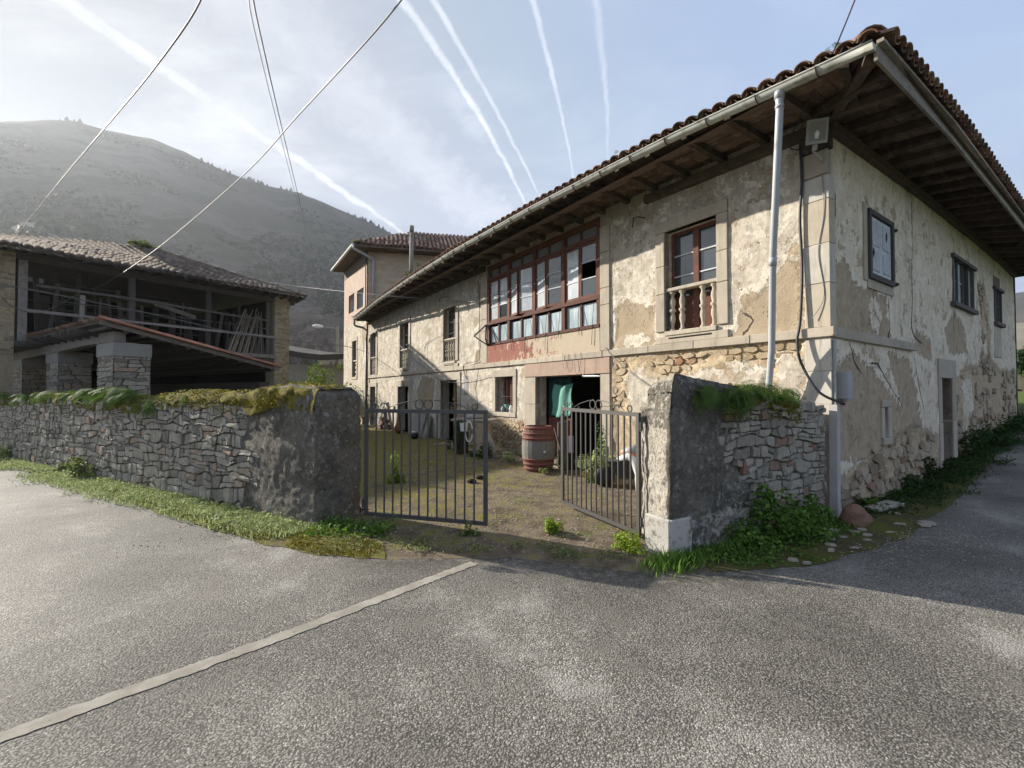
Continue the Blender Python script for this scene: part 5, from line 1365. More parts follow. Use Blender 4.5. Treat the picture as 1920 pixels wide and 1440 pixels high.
for (s0, z0, s1, z1, w_) in ((-8.6, 4.14, -.72, 4.16, .09), (-5.9, 4.95, -.95, 4.88, .07), (-8.4, 4.95, -4.9, 4.98, .08), (-8.0, 4.55, -.9, 4.5, .03)):
    q = MB(); q.bar(BP(s0, z0, -.05), BP(s1, z1, -.05), w_, w_ * .7, nB, .8); q.build('rail', MT['greywood'] if z0 < 4.2 and z0 > 4.1 else MT['barnwood'], barn)
q = MB(); q.bar(BP(-8.9, 5.76, -.15), BP(.25, 5.9, -.15), .2, .24, nB, .4); q.build('eaves_beam', MT['barnwood'], barn)
q = MB(); q.bar(BP(-2.9, 3.26, .0), BP(-.7, 3.26, .0), .16, .12, nB, .6); q.build('floor_beam', MT['greywood'], barn)
q = MB(); q.bar(BP(-7.35, 3.2, -.12), BP(-7.3, 4.85, -.1), .12, .08, nB, .9); q.build('stud', MT['greywood'], barn)
# roof
broof = part('roof', barn)
ez = 6.12; ov = .56
A_ = BP(-10.1, ez - .32, ov); B_ = BP(.45, ez, ov); rise = 1.78; run = 4.5
R1 = BP(.45 - run, ez + rise, ov - run); R0 = BP(-10.1, ez + rise - 1.24, ov - run)
K_ = BP(-10.1, ez, ov - 2 * run); K1 = BP(.45, ez, ov - 2 * run)
R1d, R0d = R1 - Z * .10, R0 - Z * .22
q = MB(); q.add([A_, B_, R1d, R0d, K_, K1], [(0, 1, 2, 3), (1, 5, 2), (5, 4, 3, 2)]); q.add([p - Z * .07 for p in (A_, B_, R1d, R0d, K_, K1)], [(3, 2, 1, 0), (2, 5, 1), (2, 3, 4, 5)]); q.build('roof_deck', MT['barnwood'], broof)
v = slope_up(A_, B_, R1)
q = MB()
tiled_slope(broof, A_ + Z * .02, B_ + Z * .02, v, v.length, 0, run, BTILE, MT['barntile'], .235, .37, 300, drop=.92)
for i in range(26):
    s_ = -9.9 + i * .41; q = MB(); q.bar(BP(s_, 5.95, -.1), BP(s_, ez - .02 - .32 * max(0, -s_) / 10, ov - .04), .08, .08, Z, R.random()); q.build('rafter', MT['barnwood'], broof)
q = MB()
for i in range(17): arc_tile(q, B_ + (R1 - B_) * (i / 17) + Z * .07, (R1 - B_).cross(Z).normalized(), (R1 - B_).normalized(), .42, .14, False, R.random())
for i in range(12): arc_tile(q, R1 + (R0 - R1) * (i / 12) + Z * .05, (R0 - R1).cross(Z).normalized(), (R0 - R1).normalized(), .47, .14, False, R.random())
q.build('ridge_tile', MT['barntile'], broof, 'stuff', True)
# bean poles stacked in the loft end bay
for i in range(44):
    s0 = -2.6 + i * .038 + R.uniform(-.05, .05); e0 = -.35 - R.uniform(0, .7); lean = .35 + .45 * (1 - i / 44) + R.uniform(-.08, .08)
    q = MB(); top = BP(min(s0 + lean + .2, -.85), 5.2 + R.uniform(-.3, .35), e0 - .45); q.tube([BP(s0, 3.2, e0), top], [R.uniform(.025, .042), .02], 5, True, R.random())
    o = q.build('wooden_pole', MT['polewood'], None); tag(o, 'bleached wooden pole leaning in the bundle at the right end of the barn loft', 'pole', 'poles leaning in the barn loft')
for (a0, b0_, c0_, d0, nm) in ((-6.0, 3.2, -2.0, 5.0, 0), (-2.9, 5.15, -1.95, 4.72, 1), (-1.95, 4.6, -1.1, 3.6, 2)):
    pass
q = MB(); q.bar(BP(-4.9, 5.12, -1.2), BP(-3.4, 4.78, -1.3), .16, .03, nB, .9); o = q.build('loose_board', MT['greywood'], None); tag(o, 'pale loose board hanging slanted under the barn roof', 'board')
q = MB(); q.box(BP(-8.45, 5.2, -1.0), dB * .42, nB * .03, Z * .15, .9); o = q.build('sky_gap_panel', MT['meter'], None); tag(o, 'small pale panel standing in for sky seen high behind the left post of the barn loft', 'sky gap')  # pale panel put in for bright sky showing through the loft

# ------------------------------------------------------------------ cart shed in front of the barn
KO = Vector((-9.75, 10.5, 0)); ka = Vector((-.853, .522, 0)).normalized(); kb = Vector((.522, .853, 0)).normalized()
def KP(a, b, z): return KO + ka * a + kb * b + Z * z
shed = thing('cart_shed', 'low open cart shed with red tile edge on stone pillars behind the mossy wall', 'shed', tuple(KP(3, 1.5, 0)))
sroof = part('roof', shed)
LS, DS, zt, zl = 11.5, 4.35, 3.26, 2.34
q = MB(); c4_ = [KP(0, 0, zt), KP(LS, 0, zt - .06), KP(LS, DS, zl - .06), KP(0, DS, zl)]
q.add(c4_ + [p + Z * .04 for p in c4_], [(3, 2, 1, 0), (4, 5, 6, 7), (0, 1, 5, 4), (1, 2, 6, 5), (2, 3, 7, 6), (3, 0, 4, 7)]); q.build('roof_deck', MT['barnwood'], sroof)
for i in range(13):
    t_ = i / 13; q = MB(); q.bar(KP(.0, DS * (t_ + .04), zt + (zl - zt) * (t_ + .04) - .05), KP(LS, DS * (t_ + .04), zt + (zl - zt) * (t_ + .04) - .1), .10, .07, Z, R.random()); q.build('roof_plank', MT['barnwood'], sroof)
dn = (KP(0, DS, zl) - KP(0, 0, zt)).normalized()
n = 10
for i in range(n):     # verge tiles, one lapping the next
    p = KP(-.06, 0, zt + .07) + dn * (DS * (i + 1) / n) + Z * .0
    put_tile(OTILE, sroof, p, ka, -dn + Z * .03, (ka.cross(-dn)).z < 0, 1.05, 'verge_tile')
q = MB(); q.bar(KP(-.02, 0, zt + .02), KP(-.02, DS, zl + .02), .05, .10, Z, .6); q.build('verge_board', MT['greywood'], sroof)
a_ = .12
while a_ < LS:         # tile ends along the high edge
    put_tile(TILE, sroof, KP(a_, .42, zt - .02) - kb * .48 + Z * .09, ka, kb - Z * .2, (ka.cross(kb)).z < 0, 1., 'roof_tile', .05); a_ += .205
q = MB()
for k in range(1, 12):
    a_ = .12
    while a_ < LS: arc_tile(q, KP(a_, 0, zt + .06) + dn * .38 * k, ka, (dn + Z * .05).normalized(), .43, .1, False, R.random(), 5); a_ += .205
q.build('roof_tile_course', MT['tile'], sroof, 'stuff', True)
q = MB(); bp_ = [KP(.15, .42, 2.98), KP(2.0, .42, 3.0), KP(4.6, .42, 2.93), KP(8, .42, 2.88), KP(LS, .42, 2.84)]
for i in range(4): q.bar(bp_[i], bp_[i + 1], .24, .26, Z, .6)
q.build('beam', MT['greywood'], shed)
for i in range(18):
    a_ = 1.2 + i * .6; q = MB(); q.bar(KP(a_, -.12, zt - .10), KP(a_, 1.4, zt - .42), .09, .09, Z, R.random()); q.build('rafter_end', MT['barnwood'], sroof)
for j, (a0, a1, e0) in enumerate(((.12, 1.15, .30), (4.5, 5.6, .35), (8.3, 9.6, .35))):
    pl = part('stone_pillar', shed); q = MB(); q.box(KP(a0, e0, 0), ka * (a1 - a0), kb * .75, Z * 2.85); q.build('pillar_core', MT['core'], pl)
    stones(pl, lambda s, z, e=0., a0=a0, e0=e0: KP(a0 + s, e0 - e, z), a1 - a0, 1.3, 2.6, .34, .12, lambda s, z: True, (.005, .025), MT['wall_stone'], 60, 31 + j, .01, 'stone', False)
    stones(pl, lambda s, z, e=0., a0=a0, e0=e0: KP(a0 - e, e0 + s, z), .75, 1.3, 2.6, .34, .12, lambda s, z: True, (.005, .025), MT['wall_stone'], 40, 35 + j, .01, 'stone', True)
    block_ = MB(); block_.box(KP(a0 - .03, e0 - .03, 2.5), ka * (a1 - a0 + .06), kb * .8, Z * .34, .3); block_.build('pillar_cap', MT['greyslab'], pl, None, False, .015)
q = MB(); q.box(KP(.3, DS - .4, 0), ka * LS, kb * .3, Z * 1.95); q.build('back_wall', MT['core'], shed)

# ------------------------------------------------------------------ gap between barn and tower
outb = thing('outbuilding', 'low dark outbuilding with a sagging roof edge beyond the green bushes', 'shed', (-13, 31, 0))
q = MB(); q.box(Vector((-17.5, 31, 0)), Vector((8, .8, 0)), Vector((0, 3, 0)), Z * 3.6); q.build('wall', MT['greyslab'], outb)
q = MB()
rp = [(-18, 5.1), (-16, 4.75), (-14.5, 4.5), (-13.2, 4.35), (-12, 4.4), (-9.5, 4.6)]
for (x0, z0), (x1, z1) in zip(rp[:-1], rp[1:]): q.hexa([Vector((x0, 30.6, z0 - .5)), Vector((x1, 30.6, z1 - .5)), Vector((x1, 34, z1 + .1)), Vector((x0, 34, z0 + .1)), Vector((x0, 30.6, z0 - .1)), Vector((x1, 30.6, z1 - .1)), Vector((x1, 34, z1 + .3)), Vector((x0, 34, z0 + .3))])
q.build('roof', MT['towndark'], outb)
lamp = thing('street_lamp', 'grey concrete street lamp with one white head in the gap beside the tower house', 'street lamp', (-13.35, 34, 0))
q = MB(); q.bar(Vector((-13.35, 34, 0)), Vector((-13.35, 34, 6.75)), .24, .2, Y, .5, .7); q.build('pole', MT['polec'], lamp)
q = MB(); q.tube([Vector((-13.35, 34, 6.35)), Vector((-13.5, 33.9, 6.55)), Vector((-14.3, 33.6, 6.62))], .03, 6); q.build('arm', MT['lampgrey'], lamp)
q = MB(); q.lathe(Vector((-14.25, 33.62, 6.62)), [(.02, 0), (.09, .08), (.15, .3), (.15, .55), (.09, .72), (.01, .78)], 10, Vector((-1, -.3, .05))); q.build('lamp_head', MT['lampwhite'], lamp, None, True)

yh = thing('yellow_house', 'small yellow house with dark roof far beyond the lane', 'house', (66, 58, 2))
q = MB(); q.box(Vector((65, 60, 1.5)), Vector((8, -2, 0)), Vector((2, 8, 0)), Z * 2.9); q.build('wall', MT['yellowhouse'], yh)
q = MB(); q.hexa([Vector((64.4, 59.6, 4.4)), Vector((73.6, 57.4, 4.4)), Vector((75.6, 68.6, 4.4)), Vector((66.4, 70, 4.4)), Vector((65.5, 63.5, 5.6)), Vector((74, 61.5, 5.6)), Vector((74.5, 63.8, 5.6)), Vector((66, 65.5, 5.6))]); q.build('roof', MT['towndark'], yh)
q = MB(); q.box(Vector((64.9, 59.7, 1.2)), Vector((8.2, -2.05, 0)), Vector((0, .2, 0)), Z * .9); q.build('plinth', MT['darkred'], yh)

# ------------------------------------------------------------------ roadside wall, left of the gate
WO = Vector((-2.33, 5.40, 0)); wd = Vector((-.875, .484, 0)).normalized(); wn = Vector((-wd.y, wd.x, 0)) * 1.0
if wn.y > 0: wn = -wn
def WP(s, z, e=0.): return WO + wd * s + wn * e + Z * z
lwall = thing('stone_wall', 'long mossy dry stone wall running left from the gate along the road', 'wall', tuple(WP(8, 0)))
WL = 24.
ztop = lambda s: 1.55 + .05 * math.sin(s * .9) + (float(fbm(s * .9, 3, 4)) - .5) * .14 + .10 * max(0, 1 - abs(s - .55) / .8)
def sweep(name, ss, prof, mat, parent, attrs=None, kind=None, closed_ends=True):
    rows = [prof(s) for s in ss]; m = len(rows[0]); V = np.array([tuple(p) for r in rows for p in r]) - np.array(origin_of(parent))
    i = np.arange(len(V)).reshape(len(rows), m); f = np.stack([i[:-1, :-1], i[1:, :-1], i[1:, 1:], i[:-1, 1:]], -1).reshape(-1, 4)
    A = {k: np.array([fn(s, j / (m - 1)) for s in ss for j in range(m)]) for k, fn in (attrs or {}).items()}
    me = np_mesh(name, V, f, A, True)
    if closed_ends:
        bm = bmesh.new(); bm.from_mesh(me); bm.verts.ensure_lookup_table()
        for o_ in (0, (len(rows) - 1) * m):
            try: bm.faces.new([bm.verts[o_ + j] for j in range(m)])
            except Exception: pass
        bmesh.ops.recalc_face_normals(bm, faces=bm.faces); bm.to_mesh(me); bm.free()
    return link(name, me, mat, parent, kind)
def core_prof(s):
    z = ztop(s); out = []
    for e, zz in ((-.0, -.05), (-.0, z * .5), (-.005, z - .14), (-.05, z - .05), (-.16, z), (-.34, z + .02), (-.5, z - .03), (-.56, z - .12), (-.6, z * .5), (-.62, -.05)): out.append(WP(s, zz, e + (float(fbm(s * 3, zz * 3 + e * 3, 9)) - .5) * .05))
    return out
sweep('wall_core', np.arange(.2, WL, .16), core_prof, MT['core'], lwall)
edge_s = lambda z: 1.15 + .35 * math.sin(z * 3.1) + (float(fbm(z * 4, 7, 3)) - .5) * .5
stones(lwall, WP, WL, .0, 1.5, .175, .115, lambda s, z: s > edge_s(z) - .1 and z < ztop(s) - .12, (.012, .05), MT['wall_stone'], 300, 41, .009, 'stone', True)
# rendered end of the wall
def pillar_mesh():
    n = 30; us = []
    per = []     # perimeter: front face right-to-left seen from the road, then the gate side
    per += [(1.55 - i * .05, .005 + .03 * min(1, i / 12)) for i in range(32)]
    V = []; zs = np.linspace(-.05, 1, 60)
    ring = [WP(1.6 - .04 * i, 0, .012 + .035 * min(1, i / 20)) for i in range(41)]
    side_dir = (Vector((-2.03, 5.97, 0)) - WO).normalized()
    ring += [WP(-.02, 0, .05) + side_dir * (.05 + .05 * i) for i in range(13)]
    back = [WP(.02 + .08 * i, 0, -.62) for i in range(20)]
    ring += back
    cx = WP(.5, 0, -.3); m = len(ring)
    for k, t_ in enumerate(zs):
        for j, p in enumerate(ring):
            s_ = (p - WO).dot(wd); zt_ = ztop(max(s_, .3)) + .03
            z_ = t_ * zt_ if t_ > 0 else -.05
            q_ = p.copy(); 
            nz = (float(fbm(s_ * 2.2 + j * .1, z_ * 2.2, 15)) - .5) * .07 + (float(fbm(j * .5, z_ * 9, 16)) - .5) * .035 + (float(vn(j * .9, z_ * 22, 17)) - .5) * .016
            dirn = (q_ - cx).normalized(); q_ = q_ + dirn * (nz + .03 * (1 - z_ / 1.6))
            if t_ > .93: q_ = q_.lerp(cx, ((t_ - .93) / .07) ** 1.5 * .22)
            V.append((q_.x, q_.y, z_))
    i = np.arange(len(V)).reshape(len(zs), m); f = np.stack([i[:-1, :-1], i[:-1, 1:], i[1:, 1:], i[1:, :-1]], -1).reshape(-1, 4)
    top = len(V); V.append((cx.x, cx.y, 1.66)); V2 = np.array(V) - np.array(origin_of(lwall))
    faces = [tuple(x) for x in f] + [(i[-1, j], i[-1, j + 1], top) for j in range(m - 1)]
    me = bpy.data.meshes.new('rendered_end'); me.from_pydata([tuple(v) for v in V2], [], faces); me.update()
    me.polygons.foreach_set('use_smooth', [True] * len(me.polygons))
    at = me.attributes.new('pale', 'FLOAT', 'POINT')
    at.data.foreach_set('value', [max(0, .42 - v[2] * .8) * .9 + .05 for v in V])
    link('rendered_end', me, MT['render_end'], lwall)
pillar_mesh()

# ------------------------------------------------------------------ wall stub, right of the gate
RO = Vector((1.53, 4.36, 0)); rd = Vector((.87, .493, 0)).normalized(); rn = Vector((rd.y, -rd.x, 0))
def RP(s, z, e=0.): return RO + rd * s + rn * e + Z * z
rwall = thing('stone_wall', 'short stone wall with blackened render and ferns between gate and house corner', 'wall', tuple(RP(1.4, 0)))
RL = 2.88
rtop = lambda s: 1.77 - .09 * s + (float(fbm(s * 2, 1, 14)) - .5) * .06
def rprof(s):
    z = rtop(s); out = []
    for e, zz in ((0, -.05), (0, z * .5), (-.005, z - .1), (-.03, z - .03), (-.14, z), (-.45, z + .0), (-.58, z - .06), (-.6, z * .5), (-.6, -.05)): out.append(RP(s + (.10 - e * .62) * max(0, 1 - s / .9), zz, e + (float(fbm(s * 3, zz * 3, 19)) - .5) * .04 - .03))
    return out
sweep('wall_core', np.arange(.1, RL + .01, .1), rprof, MT['pale_stone'], rwall, {'tint': lambda s, j: .2})
redge = lambda z: 1.15 + .25 * math.sin(z * 4) - .45 * max(0, .5 - z) + (float(fbm(z * 4, 2, 23)) - .5) * .5
stones(rwall, RP, RL, .0, 1.6, .165, .10, lambda s, z: (s > redge(z) - .05 or (s > .35 and fbm(s * 3.3, z * 3.3, 85) > .56)) and z < rtop(s) - .07, (.005, .045), MT['pale_stone'], 260, 51, .009, 'stone', False)
def rrender():
    V = []; ring = []
    back_dir = (Vector((1.46, 5.04, 0)) - RO).normalized()
    ring = [RO + back_dir * (.66 - .055 * i) for i in range(13)] + [RP(.0 + .05 * i, 0, .02) for i in range(36)]
    zs = np.linspace(-.05, 1, 64); m = len(ring); cx = RP(.8, 0, -.3); pale = []
    for t_ in zs:
        for j, p in enumerate(ring):
            s_ = max(0, (p - RO).dot(rd)); zt_ = rtop(s_) + .01 - (.06 if j < 13 else 0) * (t_ > .9); z_ = max(-.05, t_ * zt_)
            n_ = (-rd if j < 13 else rn); k = (float(fbm(j * .22, z_ * 4, 25)) - .5) * .06 + (float(fbm(j * .7, z_ * 12, 26)) - .5) * .035 + (float(vn(j * .9, z_ * 24, 27)) - .5) * .014
            fade = 0
            if j >= 13: fade = max(0, min(1, (s_ - redge(z_) + .15) / .25))
            q_ = p + n_ * (k + .012 - fade * .1)
            if j < 13 and z_ > 1.42: q_ = q_ + rd * .10 
            if t_ > .95: q_ = q_.lerp(cx, ((t_ - .95) / .05) ** 1.5 * .08)
            V.append((q_.x, q_.y, z_)); pale.append((.80 if j < 12 else .20 + .22 * s_ + .25 * (float(fbm(s_ * 2.4, z_ * 2.4, 83)) - .5)) - (.35 if j < 12 and z_ > 1.25 else 0) + (.2 if z_ < .35 else 0))
    i = np.arange(len(V)).reshape(len(zs), m); f = np.stack([i[:-1, :-1], i[:-1, 1:], i[1:, 1:], i[1:, :-1]], -1).reshape(-1, 4)
    V = np.array(V) - np.array(origin_of(rwall)); link('blackened_render', np_mesh('blackened_render', V, f, {'pale': pale}, True), MT['render_end'], rwall)
rrender()
q = MB(); q.box(RP(-.02, -.05, .045), rd * .30, rn * -.1, Z * .42); q.box(RP(-.035, -.05, .03), rd * .05, rn * -.32, Z * .42); o = q.build('white_painted_base', MT['white_block'], rwall, None, False, .012)

# ------------------------------------------------------------------ iron gates
def gate(loc_l, loc_r, zl, zr, h, nb, label, hinge_left, name='iron_gate'):
    """zl, zr: height of the lower rail at the two ends"""
    A, B = Vector(loc_l), Vector(loc_r); g = thing(name, label, 'gate', loc_l, 'pair of iron gates')
    d = (B - A); L = d.length; d.normalize(); n_ = Vector((-d.y, d.x, 0))
    P = lambda t, z: A + d * t + Z * ((zl + (zr - zl) * t / L) + z)
    t_ = .045
    q = MB()
    q.bar(P(t_ / 2, 0), P(t_ / 2, h), t_, .03, n_); q.bar(P(L - t_ / 2, 0), P(L - t_ / 2, h), t_, .035, n_)
    q.bar(P(t_ + .001, h - t_ / 2), P(L - t_ - .001, h - t_ / 2), .035, t_, Z); q.bar(P(t_ + .001, t_ / 2), P(L - t_ - .001, t_ / 2), .035, t_, Z)
    q.build('frame', MT['gate'], g)
    for i in range(nb):
        t = t_ + (L - 2 * t_) * (i + 1) / (nb + 1); q = MB(); q.bar(P(t, t_), P(t, h - t_), .016, .016, n_); q.build('bar', MT['gate'], g)
    # rings and scrolls on the top rail
    def ring_(t, z, r, a0=0., a1=2 * math.pi, w=.008):
        q = MB(); q.tube([P(t + r * math.cos(a), z + r * math.sin(a)) for a in np.linspace(a0, a1, 15)], w, 5, False); return q
    c = L / 2
    for k, t in enumerate((c - .062, c + .062)): ring_(t, h + .062, .058).build('ring', MT['gate'], g)
    for t in (.12, L - .16): ring_(t, h + .038, .036).build('ring', MT['gate'], g)
    for t in (c - .55, c + .40): ring_(t, h + .03, .045, .15, math.pi).build('scroll', MT['gate'], g)
    q = MB(); q.tube([P(.3, h + .01), P(c - .35, h + .065), P(c - .12, h + .115)], .005, 5); q.tube([P(c + .12, h + .118), P(c + .45, h + .07), P(L - .25, h + .01)], .005, 5); q.build('curved_rod', MT['gate'], g)
    hx = 0 if hinge_left else L
    for z in (.15, h - .15): q = MB(); o2 = P(hx, z); q.tube([o2 - Z * .05 - d * (.02 if hinge_left else -.02), o2 + Z * .05 - d * (.02 if hinge_left else -.02)], .016, 8); q.build('hinge', MT['gate'], g)
    for t in (.42, L - .45): q = MB(); q.tube([P(t, h), P(t, h + .035)], .014, 6); q.build('stub', MT['gate'], g)
    return g, P, L, h
gate((-1.86, 5.64, 0), (-.285, 5.19, 0), .065, .065, 1.335, 12, 'dark grey iron gate leaf left of the opening, nearly closed', True)
g2, P2, L2, h2 = gate((.70, 6.28, 0), (1.395, 4.87, 0), .065, .05, 1.335, 13, 'iron gate leaf swung open against the right wall stub', False)
q = MB()
pts = [P2(.02 + .03 * math.sin(i * 1.9), h2 - .01 - .012 * i + .03 * math.cos(i * 2.3)) + Vector((.02 * math.cos(i * 2.1), .02 * math.sin(i * 1.3), 0)) for i in range(14)]
q.tube(pts, .008, 5); o = q.build('tied_rope', MT['palecable'], None); tag(o, 'frayed grey rope tied round the free corner of the open gate leaf', 'rope')
# ------------------------------------------------------------------ plants
def leaf_mesh(name, C_, N_, size, tint, asp=.55, U_=None):
    n = len(C_); N_ = N_ / (np.linalg.norm(N_, axis=1, keepdims=True) + 1e-9)
    if U_ is None: U_ = NR.normal(size=(n, 3))
    U_ = U_ - N_ * (U_ * N_).sum(1, keepdims=True); U_ /= np.linalg.norm(U_, axis=1, keepdims=True) + 1e-9
    V_ = np.cross(N_, U_); s = size[:, None]
    P = np.stack([C_ - U_ * s * .5, C_ + V_ * s * asp * .5 + N_ * s * .12, C_ + U_ * s * .5 - N_ * s * .1, C_ - V_ * s * asp * .5 + N_ * s * .12], 1).reshape(-1, 3)
    f = np.arange(4 * n).reshape(n, 4)
    return np_mesh(name, P, f, {'tint': np.repeat(tint, 4)})
def leaf_clump(name, centre, rx, ry, rz, n, size, mat, parent=None, kind='stuff', lobes=6, seed=1, up=.6, asp=.55):
    rng = np.random.default_rng(seed)
    lc = rng.normal(size=(lobes, 3)) * np.array([rx, ry, rz]) * .45; lc[:, 2] = np.abs(lc[:, 2]) ; lr = rng.uniform(.3, .65, lobes)
    k = rng.integers(0, lobes, n); d = rng.normal(size=(n, 3)); d /= np.linalg.norm(d, axis=1, keepdims=True)
    rad = rng.uniform(.45, 1.0, n) ** .6
    p = lc[k] + d * rad[:, None] * lr[k][:, None] * np.array([rx, ry, rz]); p[:, 2] = np.where(p[:, 2] < 0, np.abs(p[:, 2]) * .6, p[:, 2])
    nr = d * .7 + rng.normal(size=(n, 3)) * .5; nr[:, 2] += up
    t = np.clip(rng.uniform(0, 1, n) * .75 + (k % 3) * .12, 0, 1)
    C_ = p + np.array(centre) - np.array(origin_of(parent))
    return link(name, leaf_mesh(name, C_, nr, size * rng.uniform(.6, 1.35, n), t, asp), mat, parent, kind)
def frond_mesh(L, droop, n=13, wid=.17, seed=0):
    rng = random.Random(seed); vs, fs = [], []
    def pt(t): a = t * L; return Vector((a * (1 - .15 * t), 0, L * (.55 * t - droop * t * t)))
    for i in range(n):
        t = .10 + .88 * i / (n - 1); p = pt(t); d = (pt(min(1, t + .03)) - pt(t - .03)).normalized(); w = wid * L / .4 * (1 - t) ** .65 * (.35 + 1.3 * min(t * 2.2, 1)) * .75
        up = Vector((0, 1, 0)).cross(d) * -1
        for sg in (-1, 1):
            tip = p + Vector((0, sg * w, -.12 * w)) + d * w * .45; h = L * .36 / n * .95
            o = len(vs); vs += [p, p + (tip - p) * .45 + d * h, tip, p + (tip - p) * .5 - d * h * .8]; fs.append((o, o + 1, o + 2, o + 3))
    o = len(vs); k = 5
    for i in range(k): q = pt(i / (k - 1)); w = .006 * (1 - .6 * i / k); vs += [q + Vector((0, -w, .001)), q + Vector((0, w, .001))]
    for i in range(k - 1): fs.append((o + 2 * i, o + 2 * i + 1, o + 2 * i + 3, o + 2 * i + 2))
    return np_mesh('frond', [tuple(v) for v in vs], fs, {'tint': [min(1, .35 + .5 * rng.random())] * len(vs)})
FR = []
for i, (L, dr) in enumerate(((.34, .85), (.42, .95), (.28, .6), (.38, 1.15), (.46, .75), (.30, 1.0))):
    me = frond_mesh(L, dr, 12, .15 + .02 * (i % 3), i); me.materials.append(MT['fern']); FR.append(me)
def fern(P, n, sc, out, label, spread=1.3, group='ferns growing on the old walls', name='fern', rng=R, tiltdown=.0):
    P = Vector(P); o = thing(name, label, 'fern', P, group); base = math.atan2(out.y, out.x)
    for i in range(int(n * 1.5)):
        f = bpy.data.objects.new('frond', FR[rng.randrange(len(FR))]); col.objects.link(f); f.parent = o
        f.location = (rng.uniform(-.09, .09), rng.uniform(-.09, .09), rng.uniform(-.04, .05))
        f.rotation_euler = (rng.uniform(-.35, .35), rng.uniform(-.35, .45) + tiltdown, base + rng.uniform(-spread, spread)); k = sc * rng.uniform(.5, 1.05); f.scale = (k, k, k)
    return o

# left wall: ferns, moss, roadside growth
LF = [(4.15, 1.42, 10, .95, 'fern hanging low down the face at the mossy middle of the long left wall', .5), (4.9, 1.56, 15, 1.15, 'tall bushy fern on the wall top directly under the lit shed pillar', 0), (5.5, 1.58, 16, 1.2, 'biggest fern clump on the long wall top, rising before the cart shed', 0),
      (6.2, 1.56, 14, 1.1, 'broad fern spilling over the wall top left of the biggest clump', .1), (7.0, 1.53, 12, 1.0, 'fern mat on the wall top between the two cart shed pillars', .1), (7.9, 1.52, 11, 1.0, 'fern on the wall top before the darker shed pillar', .1),
      (9.0, 1.50, 10, .9, 'pale low fern left of the darker shed pillar on the wall top', .1), (10.2, 1.5, 10, .9, 'small fern near the far left end of the long wall', .1), (11.6, 1.5, 10, .9, 'leftmost fern in view on the long wall top', .1), (3.1, 1.5, 6, .6, 'little fern in the yellow moss of the long wall top', .4)]
for s_, z_, n, sc, lab, td in LF: fern(WP(s_, z_ + .03, -.02), n, sc, wn, lab, 1.7, tiltdown=td)
def moss_mat(name, fp, ss, prof, mask, label, mat, thick=.045, seed=0):
    rows, at = [], []
    for s in ss:
        r = prof(s)
        cen = sum(r, Vector()) / len(r); row = []
        for j, p in enumerate(r):
            t = j / (len(r) - 1); m_ = mask(s, t) - .22 + (float(fbm(s * 4.5, t * 5, seed)) - .5) * 3.0
            d = (p - cen); d.normalize(); row.append(p + d * (max(-1., min(1, m_)) * thick + (float(fbm(s * 14, t * 26, seed + 5)) - .5) * .028))
        rows.append(row)
    m = len(rows[0]); V = np.array([tuple(p) for r in rows for p in r]); i = np.arange(len(V)).reshape(len(rows), m)
    f = np.stack([i[:-1, :-1], i[1:, :-1], i[1:, 1:], i[:-1, 1:]], -1).reshape(-1, 4)
    o = link(name, np_mesh(name, V, f, {}, True), mat, None, 'stuff'); o['label'] = label; return o
def cap_prof(WPf, zf, e_f=.0, e_b=-.6, lip=.18):
    def f(s):
        z = zf(s); out = []
        for k in range(15):
            t = k / 14
            if t < .35: out.append(WPf(s, z - lip * (1 - t / .35) - .02, e_f + .005 - .05 * (t / .35) ** 2))
            else: u = (t - .35) / .65; out.append(WPf(s, z + .012 * math.sin(u * 3.14) - .02, e_f - .05 + (e_b - e_f) * .85 * u))
        return out
    return f
moss_mat('moss', WP, np.arange(.35, 4.6, .06), cap_prof(WP, ztop, .02), lambda s, t: .45 + .25 * math.sin(s * 2.5) - .5 * (t < .12) - .9 * max(0, .45 - s), 'yellow green moss cushion on the end of the long left wall', MT['moss'], .06, 3)
moss_mat('moss', WP, np.arange(4.6, 20, .1), cap_prof(WP, ztop, .02), lambda s, t: .3 + .3 * math.sin(s * 1.7), 'moss and low growth along the long left wall top', MT['moss'], .05, 13)
moss_mat('moss', WP, np.arange(.02, 1.5, .04), cap_prof(WP, lambda s: ztop(max(s, .3)) + .03, .085, -.68, .30), lambda s, t: .55 + .3 * math.sin(s * 5 + 1) - .35 * (t < .15) - 2.2 * max(0, .5 - s) - 1.5 * max(0, s - 1.1), 'moss cap on the rounded end of the left wall', MT['moss'], .055, 33)
def fuzz(n, s0, s1, WPf, zf, e0, e1, mat, label, seed, size=.028):
    rng = np.random.default_rng(seed); P, N_ = [], []
    while len(P) < n:
        s = rng.uniform(s0, s1); e = rng.uniform(e0, e1)
        if vn(s * 4.0, e * 7, seed) < .42: continue
        z = zf(s) - (max(0, e + .06) * 1.3 + rng.uniform(-.02, .02) if e > -.06 else rng.uniform(-.02, .03)) ; p = WPf(s, z + .012, min(e, .02 + rng.uniform(0, .025))); P.append(tuple(p)); N_.append(tuple(wn * .5 + Z * .8))
    P = np.array(P); N_ = np.array(N_) + rng.normal(size=P.shape) * .6; o = link('moss_tufts', leaf_mesh('moss_tufts', P, N_, size * rng.uniform(.6, 1.6, n), rng.uniform(0, 1, n), .6), mat, None, 'stuff'); o['label'] = label
fuzz(5200, .1, 6.5, WP, lambda s: ztop(max(s, .3)) + .03, -.5, .16, MT['mossy'], 'ragged yellow green moss tufts along the top edge of the long left wall', 91)
fuzz(2600, 3.5, 13, WP, ztop, -.4, .12, MT['grass'], 'small green plants rooted along the top of the long left wall', 92, .05)
